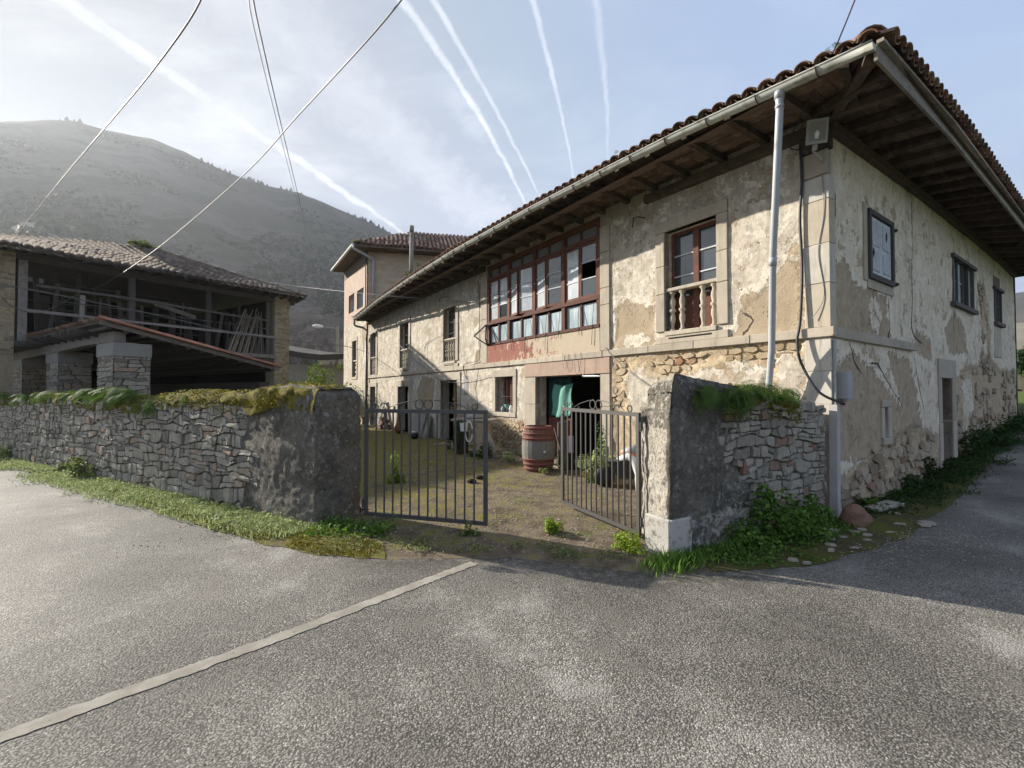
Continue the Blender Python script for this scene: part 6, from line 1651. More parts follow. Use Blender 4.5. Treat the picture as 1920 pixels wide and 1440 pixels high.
fuzz(1300, .4, 2.3, lambda s, z, e=0: RP(s, z, e), rtop, -.4, .22, MT['mossy'], 'ragged dark moss tufts on the top edge of the right wall stub', 93)
# leafy growth and grass along the foot of the left wall
def grass_strip(name, fpos, n, hmin, hmax, mat, label, seed, w=.006, lean=.5):
    rng = np.random.default_rng(seed); P = np.array([fpos(rng) for _ in range(n)]); h = rng.uniform(hmin, hmax, n); a = rng.uniform(0, 2 * math.pi, n)
    sx = np.stack([np.cos(a), np.sin(a), 0 * a], 1); ln = np.stack([np.cos(a + 1.57), np.sin(a + 1.57), 0 * a], 1) * (rng.uniform(.1, lean, n) * h)[:, None]; up = np.array([0, 0, 1.])
    ww = (w * rng.uniform(.7, 1.6, n))[:, None]
    V = np.stack([P - sx * ww, P + sx * ww, P + ln * .45 + up * (h * .6)[:, None] + sx * ww * .7, P + ln + up * h[:, None] * .92, P + ln * .45 + up * (h * .6)[:, None] - sx * ww * .7], 1).reshape(-1, 3)
    b = np.arange(n)[:, None] * 5; f = np.concatenate([b + np.array([[0, 1, 2, 4]]), b + np.array([[4, 2, 3, 3]])]); 
    f1 = b + np.array([[0, 1, 2]]); f2 = b + np.array([[0, 2, 4]]); f3 = b + np.array([[4, 2, 3]])
    o = link(name, np_mesh(name, V, np.concatenate([f1, f2, f3]), {'tint': np.repeat(rng.uniform(0, 1, n), 5)}), mat, None, 'stuff'); o['label'] = label; return o
def strip_l(rng):
    while True:
        s = rng.uniform(-.1, 15) ; e = abs(rng.normal(0, .34)) + .02
        if e > .72 or vn(s * 1.6, e * 3, 71) < .22: continue
        p = WP(s, .0, e + .02); return (p.x, p.y, .01)
grass_strip('grass', strip_l, 26000, .02, .075, MT['palegrass'], 'pale sunlit grass along the foot of the long left wall', 3, .005, .9)
VPOLY = VERGE_L + [(-1.3, 4.62), (-1.85, 5.15), (-2.1, 5.45), (-2.7, 5.55), (-13.0, 11.5), (-23, 17.2), (-24, 17.9)]
def strip_l2(rng):
    while True:
        s = rng.uniform(-1.3, 8); e = rng.uniform(.05, 1.3); p = WP(s, 0, e)
        if polysd(np.array([p.x]), np.array([p.y]), VPOLY)[0] > .0 and vn(p.x * 4, p.y * 4, 33) > .3: return (p.x, p.y, .012)
grass_strip('grass', strip_l2, 9000, .012, .035, MT['mossy'], 'short yellow tufts on the mossy verge left of the gate', 4, .006, .9)
def creeping(name, pts, size, n_each, r, mat, label, seed, h=.06):
    rng = np.random.default_rng(seed); P = []
    for (x, y, z) in pts:
        d = rng.normal(size=(n_each, 3)) * np.array([r, r, h * .5]); d[:, 2] = np.abs(d[:, 2]) + .012; P.append(d + np.array([x, y, z]))
    P = np.concatenate(P); N_ = rng.normal(size=P.shape) * .55; N_[:, 2] += 1
    o = link(name, leaf_mesh(name, P, N_, size * rng.uniform(.6, 1.4, len(P)), rng.uniform(0, 1, len(P)), .7), mat, None, 'stuff'); o['label'] = label; return o
pts = []
for i in range(240):
    s = R.uniform(.2, 13); e = min(.75, abs(R.gauss(0, .3)) + .05); p = WP(s, .01, e); pts.append((p.x, p.y, .005))
creeping('ground_cover', pts, .035, 44, .10, MT['palegrass'], 'pale clover and small weeds on the verge under the long left wall', 8, .06)
for (s_, e_, r_, h_, lab, sd) in ((11.2, .1, .34, .42, 'leafy weed bush at the far left foot of the long wall', 1), (12.6, .1, .4, .5, 'taller leafy weed at the left edge against the long wall', 2), (6.55, .12, .36, .30, 'bright leafy weed clump at the foot of the wall left of the moss', 3), (7.6, .15, .25, .22, 'smaller low weed left of the bright clump by the wall foot', 4)):
    o = thing('weed_clump', lab, 'weed', WP(s_, 0, e_), 'weeds at the foot of the left wall'); leaf_clump('foliage', WP(s_, .02, e_), r_, r_ * .8, h_, 620, .07, MT['grass'], o, 'stuff', 6, 100 + sd)
for (s_, e_, n, sc, lab) in ((2.35, .1, 8, .55, 'small fern at the base of the long wall near its rendered end'), (1.5, .15, 7, .6, 'fern at the foot of the blackened wall end'), (5.2, .06, 5, .4, 'tiny fern in the joints low on the long wall')): fern(WP(s_, .06, e_), n, sc, wn, lab)
# moss hanging over the rounded end of the wall
o = leaf_clump('moss_fringe', WP(.75, 1.42, .04), .40, .12, .20, 900, .03, MT['mossy'], None, 'stuff', 7, 61, .2); o['label'] = 'mossy fringe hanging over the rounded wall end left of the gate'
# growth at the foot of the left gate pillar
pts = [(-2.02 + R.uniform(-.25, .55), 5.15 + R.uniform(-.22, .3), .0) for _ in range(26)]
creeping('ground_cover', pts, .04, 40, .07, MT['weed'], 'dark green low weeds in the shade at the left gate pillar', 18, .09)

# right wall: ferns and weeds
RF = [(.42, 1.60, 15, .95, 'drooping fern nearest the gate on the right wall stub', .45), (.8, 1.58, 16, 1.05, 'fern left of centre hanging over the blackened right wall', .4), (1.15, 1.62, 15, 1.0, 'fern in the middle of the right wall stub top', .2), (1.5, 1.63, 15, 1.0, 'bushy fern on the right wall top before the downpipe foot', .15), (1.85, 1.57, 13, .9, 'rightmost fern on the wall stub, beside dark moss', .3), (1.0, 1.48, 9, .8, 'low fern hanging furthest down the blackened right wall', .6)]
for s_, z_, n, sc, lab, td in RF: fern(RP(s_, z_ + .04, .02), n, sc * .82, rn, lab, 1.5, 'ferns on the right wall stub', tiltdown=td)
moss_mat('moss', RP, np.arange(.5, 2.3, .05), cap_prof(RP, rtop, .03, -.6, .2), lambda s, t: .35 + .3 * math.sin(s * 3 + 1) - .3 * (t < .1), 'dark moss over the top of the right wall stub', MT['moss'], .05, 23)
wc = thing('weed_clump', 'dense dark green weed thicket at the foot of the right wall stub', 'weeds', RP(1.5, 0, .3))
leaf_clump('foliage', RP(1.15, .0, .22), .36, .28, .30, 1700, .042, MT['weed'], wc, 'stuff', 9, 201, .7, .8)
leaf_clump('foliage', RP(1.75, .0, .20), .34, .26, .26, 1500, .042, MT['weed'], wc, 'stuff', 8, 203, .7, .8)
leaf_clump('tall_foliage', RP(1.35, .25, .12), .22, .14, .30, 420, .06, MT['weed'], wc, 'stuff', 6, 202, .4, .75)
leaf_clump('tall_foliage', RP(2.05, .12, .12), .26, .14, .22, 360, .055, MT['weed'], wc, 'stuff', 6, 205, .4, .75)
pts = [tuple(RP(R.uniform(.3, 2.9), .0, abs(R.gauss(.22, .16)) + .02)) for _ in range(80)]
creeping('ground_cover', pts, .034, 40, .07, MT['weed'], 'low weeds spreading from the right wall stub towards the lane', 28, .05)
def tuft_r(rng):
    a = rng.normal(0, .17); b = rng.normal(0, .10); p = RP(-.05 + a, 0, .13 + b); return (p.x, p.y, .01)
g_ = grass_strip('grass_tuft', tuft_r, 750, .03, .13, MT['weed'], 'green grass tuft at the white painted pillar base', 31, .006, .8)
def tuft_r2(rng):
    p = RP(rng.uniform(.25, 1.0), 0, .12 + abs(rng.normal(0, .08))); return (p.x, p.y, .01)
grass_strip('grass_tuft', tuft_r2, 420, .03, .13, MT['weed'], 'grass between the white pillar base and the weed thicket', 32, .006, .8)

# along the lane side of the house
rng_ = random.Random(5)
pts = []
for i in range(230):
    s_ = rng_.uniform(.3, 13.0); e_ = abs(rng_.gauss(0, .3)) + .03
    if e_ < .7: p = SP(s_, 0, e_); pts.append((p.x, p.y, gzf(p.x, p.y) + .005))
creeping('ground_cover', pts, .045, 34, .10, MT['ivy'], 'dark low weeds along the lane side of the farmhouse', 38, .06)
for (s_, e_, r_, h_, n, lab, sd) in ((4.2, .14, .42, .34, 700, 'ivy like weed clump left of the side door', 1), (6.6, .15, .4, .4, 700, 'weed clump right of the side door', 2), (8.6, .2, .5, .42, 650, 'grassy weed clump halfway up the lane wall', 3), (10.8, .2, .6, .5, 650, 'weed clump near the far corner of the lane wall', 4), (2.9, .12, .35, .22, 500, 'low weed clump under the slit window', 5)):
    p = SP(s_, 0, e_); zz = gzf(p.x, p.y); o = thing('weed_clump', lab, 'weed', (p.x, p.y, zz), 'weeds along the lane wall'); leaf_clump('foliage', (p.x, p.y, zz), r_, r_ * .6, h_, n, .06, MT['ivy'], o, 'stuff', 6, 300 + sd, .5, .7)
def strip_lane(rng):
    s = rng.uniform(1.5, 14); e = min(abs(rng.normal(0, .35)) + .05, .8 * rng.uniform(.5, 1)); p = SP(s, 0, e); return (p.x, p.y, gzf(p.x, p.y) + .01)
grass_strip('grass', strip_lane, 3000, .02, .06, MT['ivy'], 'dark green grass on the lane verge beside the farmhouse', 41, .006, .9)
bl = thing('broad_leaf_plant', 'broad leaved dock plant by the reddish rock at the house corner', 'plant', SP(.85, 0, .12))
for i in range(9):
    a = R.uniform(0, 6.28); p = SP(.85, .02, .14); L = R.uniform(.16, .30); d = Vector((math.cos(a), math.sin(a), R.uniform(.5, 1.3))).normalized(); sd_ = d.cross(Z).normalized(); q = MB()
    tip = p + d * L - Z * .03; q.add([p, p + d * L * .45 + sd_ * L * .2 + Z * .01, tip, p + d * L * .45 - sd_ * L * .2 + Z * .01, p + d * L * .5 - Z * .015], [(0, 1, 4), (1, 2, 4), (2, 3, 4), (3, 0, 4)], R.random()); q.build('leaf', MT['weed'], bl)

# courtyard plants
def bushy(name, P, r, h, n, size, mk, label, cat='plant', seed=1, group=None, lobes=5, asp=.4):
    o = thing(name, label, cat, P, group); leaf_clump('foliage', P, r, r, h, n, size, MT[mk], o, 'stuff', lobes, seed, .9, asp); return o
bushy('spurge', (.49, 5.1, 0), .13, .17, 620, .045, 'spurge', 'bright yellow green spurge clump in the middle of the gateway', 'plant', 401)
bushy('spurge', (1.2, 4.72, 0), .20, .12, 700, .04, 'spurge', 'flat bright spurge cushion beside the right gate post', 'plant', 402)
bushy('tall_weed', (-2.1, 7.95, 0), .15, .40, 420, .06, 'spurge', 'upright yellow green weed behind the bars of the left gate leaf', 'plant', 403)
bushy('small_weed', (-.52, 5.1, 0), .14, .12, 300, .04, 'grass', 'small weed under the free end of the left gate leaf', 'plant', 404)
bushy('small_weed', (.66, 8.9, 0), .18, .12, 320, .05, 'grass', 'low weed in front of the barrel', 'plant', 405)
bushy('small_weed', (1.04, 9.35, 0), .12, .32, 260, .05, 'spurge', 'upright weed right of the barrel foot', 'plant', 406)
bushy('small_weed', (-.75, 11.1, 0), .4, .38, 620, .06, 'ivy', 'dark green weeds in front of the stone table', 'plant', 407)
bushy('small_weed', (-.05, 10.3, 0), .25, .2, 330, .05, 'grass', 'weed tuft between table and barrel', 'plant', 408)
sh = bushy('shrub', (1.62, 8.2, 0), .30, .55, 900, .06, 'fern', 'leafy garden shrub with some yellow leaves by the open door', 'plant', 409)
leaf_clump('pale_foliage', (1.5, 8.0, .15), .34, .28, .38, 420, .07, MT['palegrass'], sh, 'stuff', 5, 410)
leaf_clump('tall_shoots', (1.66, 8.25, .5), .14, .14, .55, 260, .05, MT['fern'], sh, 'stuff', 6, 411)
leaf_clump('dry_foliage', (1.62, 7.95, .12), .26, .2, .2, 110, .07, MT['dry'], sh, 'stuff', 4, 412)
pts = []
for i in range(150):
    x, y = R.uniform(-3.2, 2.6), R.uniform(4.7, 11)
    if float(vn(x * 1.1, y * 1.1, 91)) > .5 and (Vector((x, y, 0)) - C0).dot(nF) > .3: pts.append((x, y, .0))
creeping('ground_cover', pts, .024, 26, .10, MT['grass'], 'tiny weeds scattered over the mossy yard', 48, .03)
pts = [(R.uniform(-1.9, .4), R.uniform(4.5, 4.95), 0) for _ in range(26)] + [(R.uniform(.4, 1.3), R.uniform(4.25, 4.6), 0) for _ in range(12)]
creeping('ground_cover', pts, .026, 34, .07, MT['grass'], 'small weeds along the edge between road and yard', 58, .035)

# bushes, bare trees and woodland behind
for (x, y, r, h, n, lab, sd) in ((-10.9, 23.2, .95, 1.9, 1500, 'sunlit laurel bush beside the right pier of the barn', 1), (-9.75, 23.4, .85, 1.75, 1400, 'sunlit laurel bush in the middle of the gap before the tower house', 2), (-8.9, 24.2, .8, 1.15, 900, 'low yellow green bush at the left foot of the tower house', 3)):
    o = thing('laurel_bush', lab, 'bush', (x, y, 0), 'green bushes in the gap'); q = MB(); 
    for i in range(5): q.tube([Vector((x, y, 0)), Vector((x + R.uniform(-.3, .3), y + R.uniform(-.3, .3), h * .7))], [.03, .012], 5)
    q.build('stem', MT['bark'], o); leaf_clump('crown', (x, y, 1.35 if h > 1.5 else .9), r, r, h * .75, n, .15, MT['laurel'], o, 'stuff', 9, 500 + sd, .6, .5)
o = thing('rose_bush', 'thin bush with pale flowers under the street lamp', 'bush', (-9.6, 29, 0)); leaf_clump('crown', (-10.4, 29.4, 3.1), .9, .5, .7, 260, .16, MT['laurel'], o, 'stuff', 7, 520); q = MB(); q.tube([Vector((-10.4, 29.4, 0)), Vector((-10.4, 29.4, 3.4))], [.05, .02], 5); q.build('stem', MT['bark'], o)
def bare_tree_geo(q, P, h, rng, lv=4, spread=.55, thick=.018, rmin=.012):
    def br(p, d, L, r, l):
        e = p + d * L; m = p + d * L * .5 + Vector((rng.uniform(-1, 1), rng.uniform(-1, 1), rng.uniform(-.3, .5))) * L * .07
        q.tube([p, m, e], [max(r, rmin), max(r * .8, rmin), max(r * .6, rmin * .8)], 3 if l < 2 else 4, False, min(1, .25 + (lv - l) * .2 + rng.uniform(-.1, .1)))
        if l == 0: return
        for k in range(rng.choice((2, 3, 3, 4))):
            t = rng.uniform(.45, 1.0); nd = (d + Vector((rng.uniform(-1, 1), rng.uniform(-1, 1), rng.uniform(-.15, .8))) * spread).normalized(); br(p + d * L * t, nd, L * rng.uniform(.55, .8), r * .55, l - 1)
    br(Vector(P), Vector((rng.uniform(-.08, .08), rng.uniform(-.08, .08), 1)).normalized(), h * .36, h * thick, lv)
rng_ = random.Random(11)
for i, (x, y, h, lab) in enumerate(((-17.6, 44, 7.2, 'bare pale tree just right of the barn pier, behind the outbuilding'), (-15.6, 43, 8.2, 'largest bare pale tree in the gap between barn and tower house'), (-13.2, 46, 6.4, 'bare pale tree right of the largest one, under the lamp arm'), (-11.6, 42, 6.8, 'bare pale tree closest to the tower house wall'), (-20.0, 47, 6.0, 'bare pale tree mostly hidden by the barn pier'))):
    o = thing('bare_tree', lab, 'tree', (x, y, 0), 'bare trees behind the outbuilding'); q = MB(); q.tube([Vector((x, y, 0)), Vector((x, y, h * .2))], [h * .02, h * .016], 6); q.build('trunk', MT['palewig'], o)
    q = MB()
    for k in range(4): bare_tree_geo(q, (x + rng_.uniform(-.9, .9), y + rng_.uniform(-.9, .9), 0), h * rng_.uniform(.75, 1.), rng_, 5, .6, .011)
    q.build('crown', MT['palewig'], o)
# leafless woodland on the lower slope, one mass
VAR = []
for i in range(5):
    q = MB(); rg = random.Random(70 + i)
    for k in range(2): bare_tree_geo(q, (rg.uniform(-.6, .6), rg.uniform(-.6, .6), 0), 10 * rg.uniform(.8, 1.1), rg, 5, .62, .012, .045)
    f3 = []
    for f in q.f: f3 += [(f[0], f[1], f[2]), (f[0], f[2], f[3])]
    VAR.append((np.array([tuple(v) for v in q.v]), np.array(f3), np.array(q.t)))
Vs, Fs, Ts = [], [], []; o0 = 0; rg = random.Random(9)
cnt = 0
while cnt < 330:
    a = math.radians(rg.uniform(-29, -17.5)); r = 105 + 330 * rg.random() ** 1.3; x, y = r * math.sin(a), r * math.cos(a)
    if float(fbm(x * .03, y * .03, 55)) < .40: continue
    v, f, t = VAR[rg.randrange(5)]; sc = rg.uniform(.6, 1.05); th = rg.uniform(0, 6.28); c_, s_ = math.cos(th), math.sin(th)
    vv = np.column_stack([(v[:, 0] * c_ - v[:, 1] * s_) * sc * 1.25 + x, (v[:, 0] * s_ + v[:, 1] * c_) * sc * 1.25 + y, v[:, 2] * sc + hill_h(a, r) - .5])
    Vs.append(vv); Fs.append(f + o0); Ts.append(np.clip(t * .8 + rg.uniform(-.2, .15), 0, 1)); o0 += len(v); cnt += 1
o = link('woodland', np_mesh('woodland', np.concatenate(Vs), np.concatenate(Fs), {'tint': np.concatenate(Ts)}), MT['twig'], None, 'stuff'); o['label'] = 'leafless grey woodland covering the lower hillside'
# scrub dotting the open hillside
Cs, Ns, Sz, Tn = [], [], [], []; rs = np.random.default_rng(77); k = 0
while k < 2600:
    a = math.radians(rs.uniform(-50, -10)); r = rs.uniform(330, 925); x, y = r * math.sin(a), r * math.cos(a)
    if float(fbm(x * .012, y * .012, 81, 4)) + .25 * (.5 - (r - 330) / 600) < .52: continue
    z = hill_h(a, r); b = rs.uniform(1.6, 4.2); tn = rs.uniform(0, 1)
    for j in range(5): Cs.append((x + rs.normal() * b * .5, y + rs.normal() * b * .5, z + abs(rs.normal()) * b * .35)); Ns.append(rs.normal(size=3) + np.array([0, -.6, .6])); Sz.append(b * rs.uniform(.8, 1.4)); Tn.append(tn)
    k += 1
o = link('scrub', leaf_mesh('scrub', np.array(Cs), np.array(Ns), np.array(Sz), np.array(Tn), .8), MT['evergreen'], None, 'stuff'); o['label'] = 'dark gorse and scrub dotting the open hillside'
def evergreen(P, h, label, name='evergreen_tree', group=None, seed=1, mk='evergreen', w=.32):
    o = thing(name, label, 'tree', P, group); P = Vector(P); q = MB(); q.tube([P - Z * .6, P + Z * h * .6], [h * .02, h * .008], 5); q.build('trunk', MT['bark'], o)
    rng = np.random.default_rng(seed); n = 260; t = rng.uniform(.18, 1, n); rad = h * w * (1 - t) ** .7 * rng.uniform(.3, 1.1, n); a = rng.uniform(0, 6.28, n)
    C_ = np.stack([np.cos(a) * rad, np.sin(a) * rad, t * h], 1); N_ = rng.normal(size=(n, 3)); N_[:, 2] += .6
    link('crown', leaf_mesh('crown', C_, N_, h * .16 * rng.uniform(.6, 1.3, n), rng.uniform(0, 1, n), .7), MT[mk], o, 'stuff')
for i, (ad, r, h, lab) in enumerate(((-24.4, 400, 15, 'dark evergreen tree alone in the upper wood of the hillside'), (-23.2, 300, 13, 'evergreen low in the wood left of the tower house'), (-26.2, 330, 12, 'evergreen in the wood above the barn roof end'), (-21.9, 280, 15, 'tall evergreen between the cable and the tower house'), (-22.6, 260, 11, 'short evergreen below the tall one in the wood'), (-20.8, 300, 13, 'evergreen in the wood just left of the tower eaves'))):
    a = math.radians(ad); evergreen((r * math.sin(a), r * math.cos(a), hill_h(a, r)), h, lab, seed=20 + i, group='evergreens in the bare wood', w=.4)
# pines along the crest
k = 0
rg = random.Random(3)
for (a0, a1, n) in ((-35.2, -32.6, 8), (-32.4, -28.5, 10), (-20.8, -17.2, 16), (-17.0, -14.5, 5), (-46.5, -44.2, 5), (-27.8, -24, 4)):
    for i in range(n):
        a = math.radians(rg.uniform(a0, a1)); r = 944; x, y = r * math.sin(a), r * math.cos(a); te = float(np.interp(math.degrees(a), [c[0] for c in crest], [c[1] for c in crest]))
        lab = {-35.2: 'tiny pine on the upper crest of the hill, left of the second cable', -32.4: 'tiny pine on the middle crest where the second cable crosses', -20.8: 'tiny pine on the low crest above the tower house roof', -17.0: 'tiny pine on the last visible crest beside the stovepipe', -46.5: 'tiny tree on the hilltop at the far left', -27.8: 'tiny lone pine on the crest behind the twin cables'}[a0]
        evergreen((x, y, hill_h(a, r) - 1.), rg.uniform(4, 8.5), lab, 'pine_tree', 'pines along the hill crest', 600 + k, w=.45); k += 1
# tufts growing on roofs
for (P, n, sc, lab) in ((FP(2.6, 5.60, 1.05), 7, .5, 'fern tuft on the farmhouse eaves above the near window'), (FP(1.9, 5.58, 1.0), 5, .4, 'little tuft on the eaves right of the fern tuft'), (FP(4.6, 5.62, 1.05), 6, .45, 'fern tuft on the eaves above the gallery end'), (FP(-.45, 5.42, 1.05), 6, .35, 'moss tuft beside the hip tile at the roof corner'), (FP(10.8, 5.6, 1.1), 7, .6, 'leafy tuft on the eaves before the stovepipe')):
    fern(P, n, sc, nF, lab, 3.1, 'plants on the farmhouse roof')
o = bushy('roof_plant', tuple(Vector((-4.15, 18.6, 6.25))), .55, .55, 420, .10, 'ivy', 'dark ivy bush at the foot of the stovepipe', 'plant', 430)
o = bushy('roof_plant', tuple(R1 + Z * .12 - dB * .3), .55, .26, 420, .13, 'grass', 'green tuft on the barn ridge', 'plant', 431)
o = bushy('roof_plant', tuple(FP(20.6, 5.42, .5)), .35, .16, 220, .08, 'grass', 'green tuft on the gutter below the tower windows', 'plant', 432)
o = bushy('roof_plant', tuple(E0 + Z * .1 - nF * .1), .3, .12, 160, .08, 'grass', 'pale moss on the eaves corner of the tower house', 'plant', 433)
pts = [tuple(FP(13.2 + R.uniform(-.5, .5), .01, .35 + R.uniform(-.2, .2))) for i in range(3)]
o = thing('dark_tree', 'dark round tree beyond the far corner of the lane', 'tree', (60, 52, 2)); q = MB(); q.tube([Vector((60, 52, 1)), Vector((60, 52, 4))], .3, 6); q.build('trunk', MT['bark'], o); leaf_clump('crown', (60, 52, 3.6), 2.4, 2.4, 3.0, 500, .7, MT['ivy'], o, 'stuff', 8, 440)

# ------------------------------------------------------------------ things in the yard
def pb(name, mat, parent, fn, smooth=False, bevel=0): q = MB(); fn(q); return q.build(name, mat, parent, None, smooth, bevel)
bar = thing('barrel', 'old wooden barrel with a grey middle and faded red ends by the door', 'barrel', (.55, 9.3, 0))
BP0 = Vector((.55, 9.3, 0)); NSt = 22
prof = lambda h: .275 + .072 * (1 - ((h - .46) / .46) ** 2)
for i in range(NSt):
    a0, a1 = 2 * math.pi * i / NSt, 2 * math.pi * (i + .965) / NSt
    for (h0, h1, mk) in ((.0, .255, 'redstave'), (.256, .622, 'stave'), (.623, .92, 'redstave')):
        q = MB(); hs = np.linspace(h0, h1, 4); vs = []
        for h in hs:
            r = prof(h)
            for a in (a0, a1): vs.append(BP0 + Vector((math.cos(a) * r, math.sin(a) * r, h)))
            for a in (a1, a0): vs.append(BP0 + Vector((math.cos(a) * (r - .025), math.sin(a) * (r - .025), h)))
        fs = []
        for k in range(3):
            for j in range(4): fs.append((4 * k + j, 4 * k + (j + 1) % 4, 4 * k + 4 + (j + 1) % 4, 4 * k + 4 + j))
        fs += [(3, 2, 1, 0), (12, 13, 14, 15)]
        q.add(vs, fs, R.random()); q.build('stave', MT[mk], bar)
for h in (.03, .13, .225, .655, .75, .86):
    q = MB(); w_ = .045 if h not in (.03, .86) else .055; vs = []
    for hh_, rr_ in ((h, prof(h) + .001), (h, prof(h) + .007), (h + w_, prof(h + w_) + .007), (h + w_, prof(h + w_) + .001)): vs += [BP0 + Vector((math.cos(2 * math.pi * j / 28) * rr_, math.sin(2 * math.pi * j / 28) * rr_, hh_)) for j in range(28)]
    q.add(vs, [(k * 28 + j, k * 28 + (j + 1) % 28, ((k + 1) % 4) * 28 + (j + 1) % 28, ((k + 1) % 4) * 28 + j) for k in range(4) for j in range(28)]); q.build('hoop', MT['redhoop'], bar, None, True)
pb('barrel_head', MT['stave'], bar, lambda q: q.lathe(BP0 + Z * .83, [(.26, 0), (.26, .02)], 22)); pb('bung', MT['whiteplastic'], bar, lambda q: q.lathe(BP0 + Vector((.10, -.332, .42)), [(.022, 0), (.022, .015)], 10, Vector((.28, -.96, 0))))
# table by the wall with its clutter
tb = thing('stone_table', 'rough stone slab table against the front wall with ivy at its legs', 'table', (-1.1, 11.4, 0))
T0 = Vector((-1.62, 11.75, 0)); td = Vector((.93, -.36, 0)).normalized(); tn = Vector((td.y, -td.x, 0))
pb('table_top', MT['shard'], tb, lambda q: q.box(T0 + Z * .86, td * 1.15, -tn * .62, Z * .06), False, .01)
pb('leg', MT['core'], tb, lambda q: q.box(T0 + td * .08 - tn * .05, td * .18, -tn * .5, Z * .86), False, .02); pb('leg', MT['house_stone'], tb, lambda q: q.box(T0 + td * .72 - tn * .05, td * .2, -tn * .5, Z * .86), False, .02)
o = pb('folded_sack', MT['greyslab'], None, lambda q: q.lathe(T0 + td * .55 - tn * .3 + Z * .92, [(.24, 0), (.27, .04), (.22, .11), (.08, .14)], 12), True); tag(o, 'grey folded sack lying on the stone table', 'sack')
o = pb('white_bucket', MT['whiteplastic'], None, lambda q: q.lathe(T0 + td * .46 + tn * .12 + Z * .62, [(.09, 0), (.115, .22), (.12, .22), (.10, .19)], 14)); tag(o, 'small white bucket hanging at the front of the stone table', 'bucket')
o = pb('white_hose', MT['whiteplastic'], None, lambda q: q.tube([T0 + td * (.62 + .1 * math.cos(a)) + tn * .16 + Z * (.62 + .26 * math.sin(a)) for a in np.linspace(.3, 6.0, 18)], .016, 6)); tag(o, 'white hose looped over the front of the stone table', 'hose')
leaf_ = bushy('ivy', tuple(T0 + td * .2 + tn * .05 + Z * .12), .2, .62, 700, .06, 'ivy', 'ivy climbing the left leg of the stone table', 'ivy', 450)
o = pb('curved_stone', MT['shard'], None, lambda q: q.tube([T0 + td * 1.0 + tn * .1 + Z * .7, T0 + td * 1.14 + tn * .12 + Z * .5, T0 + td * 1.28 + tn * .14 + Z * .2, T0 + td * 1.3 + tn * .14], [.05, .08, .09, .07], 8), True); tag(o, 'pale curved stone trough edge leaning at the right end of the table', 'stone')
# leaning slabs, logs, pots by the far doors
for i, (s_, w_, h_, mk, lab) in enumerate(((17.5, .35, 1.25, 'greywood', 'grey weathered plank leaning on the wall left of the third door'), (17.9, .25, 1.0, 'barnwood', 'dark narrow board leaning beside the weathered plank'))):
    o = pb('leaning_board', MT[mk], None, lambda q: q.hexa([FP(s_, 0, .45), FP(s_ + w_, 0, .45), FP(s_ + w_, 0, .49), FP(s_, 0, .49), FP(s_, h_, .08), FP(s_ + w_, h_, .08), FP(s_ + w_, h_, .12), FP(s_, h_, .12)])); tag(o, lab, 'board')
rg = random.Random(4)
for i in range(14):
    p = FP(16.7 + rg.uniform(-.3, .3), .08 + .10 * (i // 3), .42 + rg.uniform(-.15, .15)); o = pb('firewood_log', MT['redstave'] if i % 3 else MT['polewood'], None, lambda q: q.tube([p - dF * .2, p + dF * .22], rg.uniform(.05, .075), 7)); tag(o, 'short brown firewood log in the heap left of the third door', 'log', 'firewood heap by the wall')
o = pb('clay_jug', MT['brownclay'], None, lambda q: q.lathe(FP(14.7, 0, .5), [(.07, 0), (.14, .12), (.15, .28), (.08, .42), (.06, .48), (.08, .52)], 14), True); tag(o, 'brown glazed clay jug beside the third door', 'jug')
o = pb('leaning_slab', MT['greyslab'], None, lambda q: q.hexa([FP(12.75, 0, .35), FP(13.9, 0, .35), FP(13.9, 0, .42), FP(12.75, 0, .42), FP(12.8, .88, .1), FP(13.85, .9, .1), FP(13.85, .9, .17), FP(12.8, .88, .17)])); tag(o, 'worn grey panel leaning between the two left doors', 'panel')
o = pb('leaning_slab', MT['cement'], None, lambda q: q.hexa([FP(12.45, 0, .3), FP(12.72, 0, .3), FP(12.72, 0, .36), FP(12.45, 0, .36), FP(12.5, .75, .06), FP(12.72, .75, .06), FP(12.72, .75, .12), FP(12.5, .75, .12)])); tag(o, 'narrow pale slab leaning right of the worn grey panel', 'slab')
o = pb('black_pot', MT['black'], None, lambda q: q.lathe(FP(12.5, 0, .75), [(.10, 0), (.17, .05), (.18, .18), (.15, .2), (.13, .12)], 14), True); tag(o, 'black iron pot standing on the ground before the grey panel', 'pot')
o = pb('white_rag', MT['whiteplastic'], None, lambda q: q.lathe(FP(12.5, .19, .75), [(.05, 0), (.09, .03), (.04, .07)], 8), True); tag(o, 'white rag lying on the black pot', 'rag')
# green cloth on the upper leaf of the stable door, card and sill things
ss = np.linspace(5.30, 6.02, 14); zs = np.linspace(1.04, 1.80, 14); V = []
for z_ in zs:
    for s_ in ss: t = (1.80 - z_) / .76; V.append(FP(5.35 + (s_ - 5.30) * (.85 + .18 * t) + .03 * math.sin(z_ * 9), z_ - .03 * math.sin(s_ * 8), -.27 + .035 * math.sin(s_ * 14 + z_ * 3) + .03 * t))
i = np.arange(196).reshape(14, 14); f = np.stack([i[:-1, :-1], i[:-1, 1:], i[1:, 1:], i[1:, :-1]], -1).reshape(-1, 4)
o = link('green_cloth', np_mesh('green_cloth', [tuple(v) for v in V], f, {}, True), MT['greencloth']); sm = o.modifiers.new('thickness', 'SOLIDIFY'); sm.thickness = .006; tag(o, 'green net cloth hanging on the upper half of the open stable door', 'cloth')
o = pb('mauve_card', MT['mauve'], None, lambda q: q.box(Vector((1.17, 9.3, .36)), Vector((.11, .02, 0)), Vector((0, .03, 0)), Z * .34)); tag(o, 'pale mauve carton upright inside the stable doorway', 'carton')
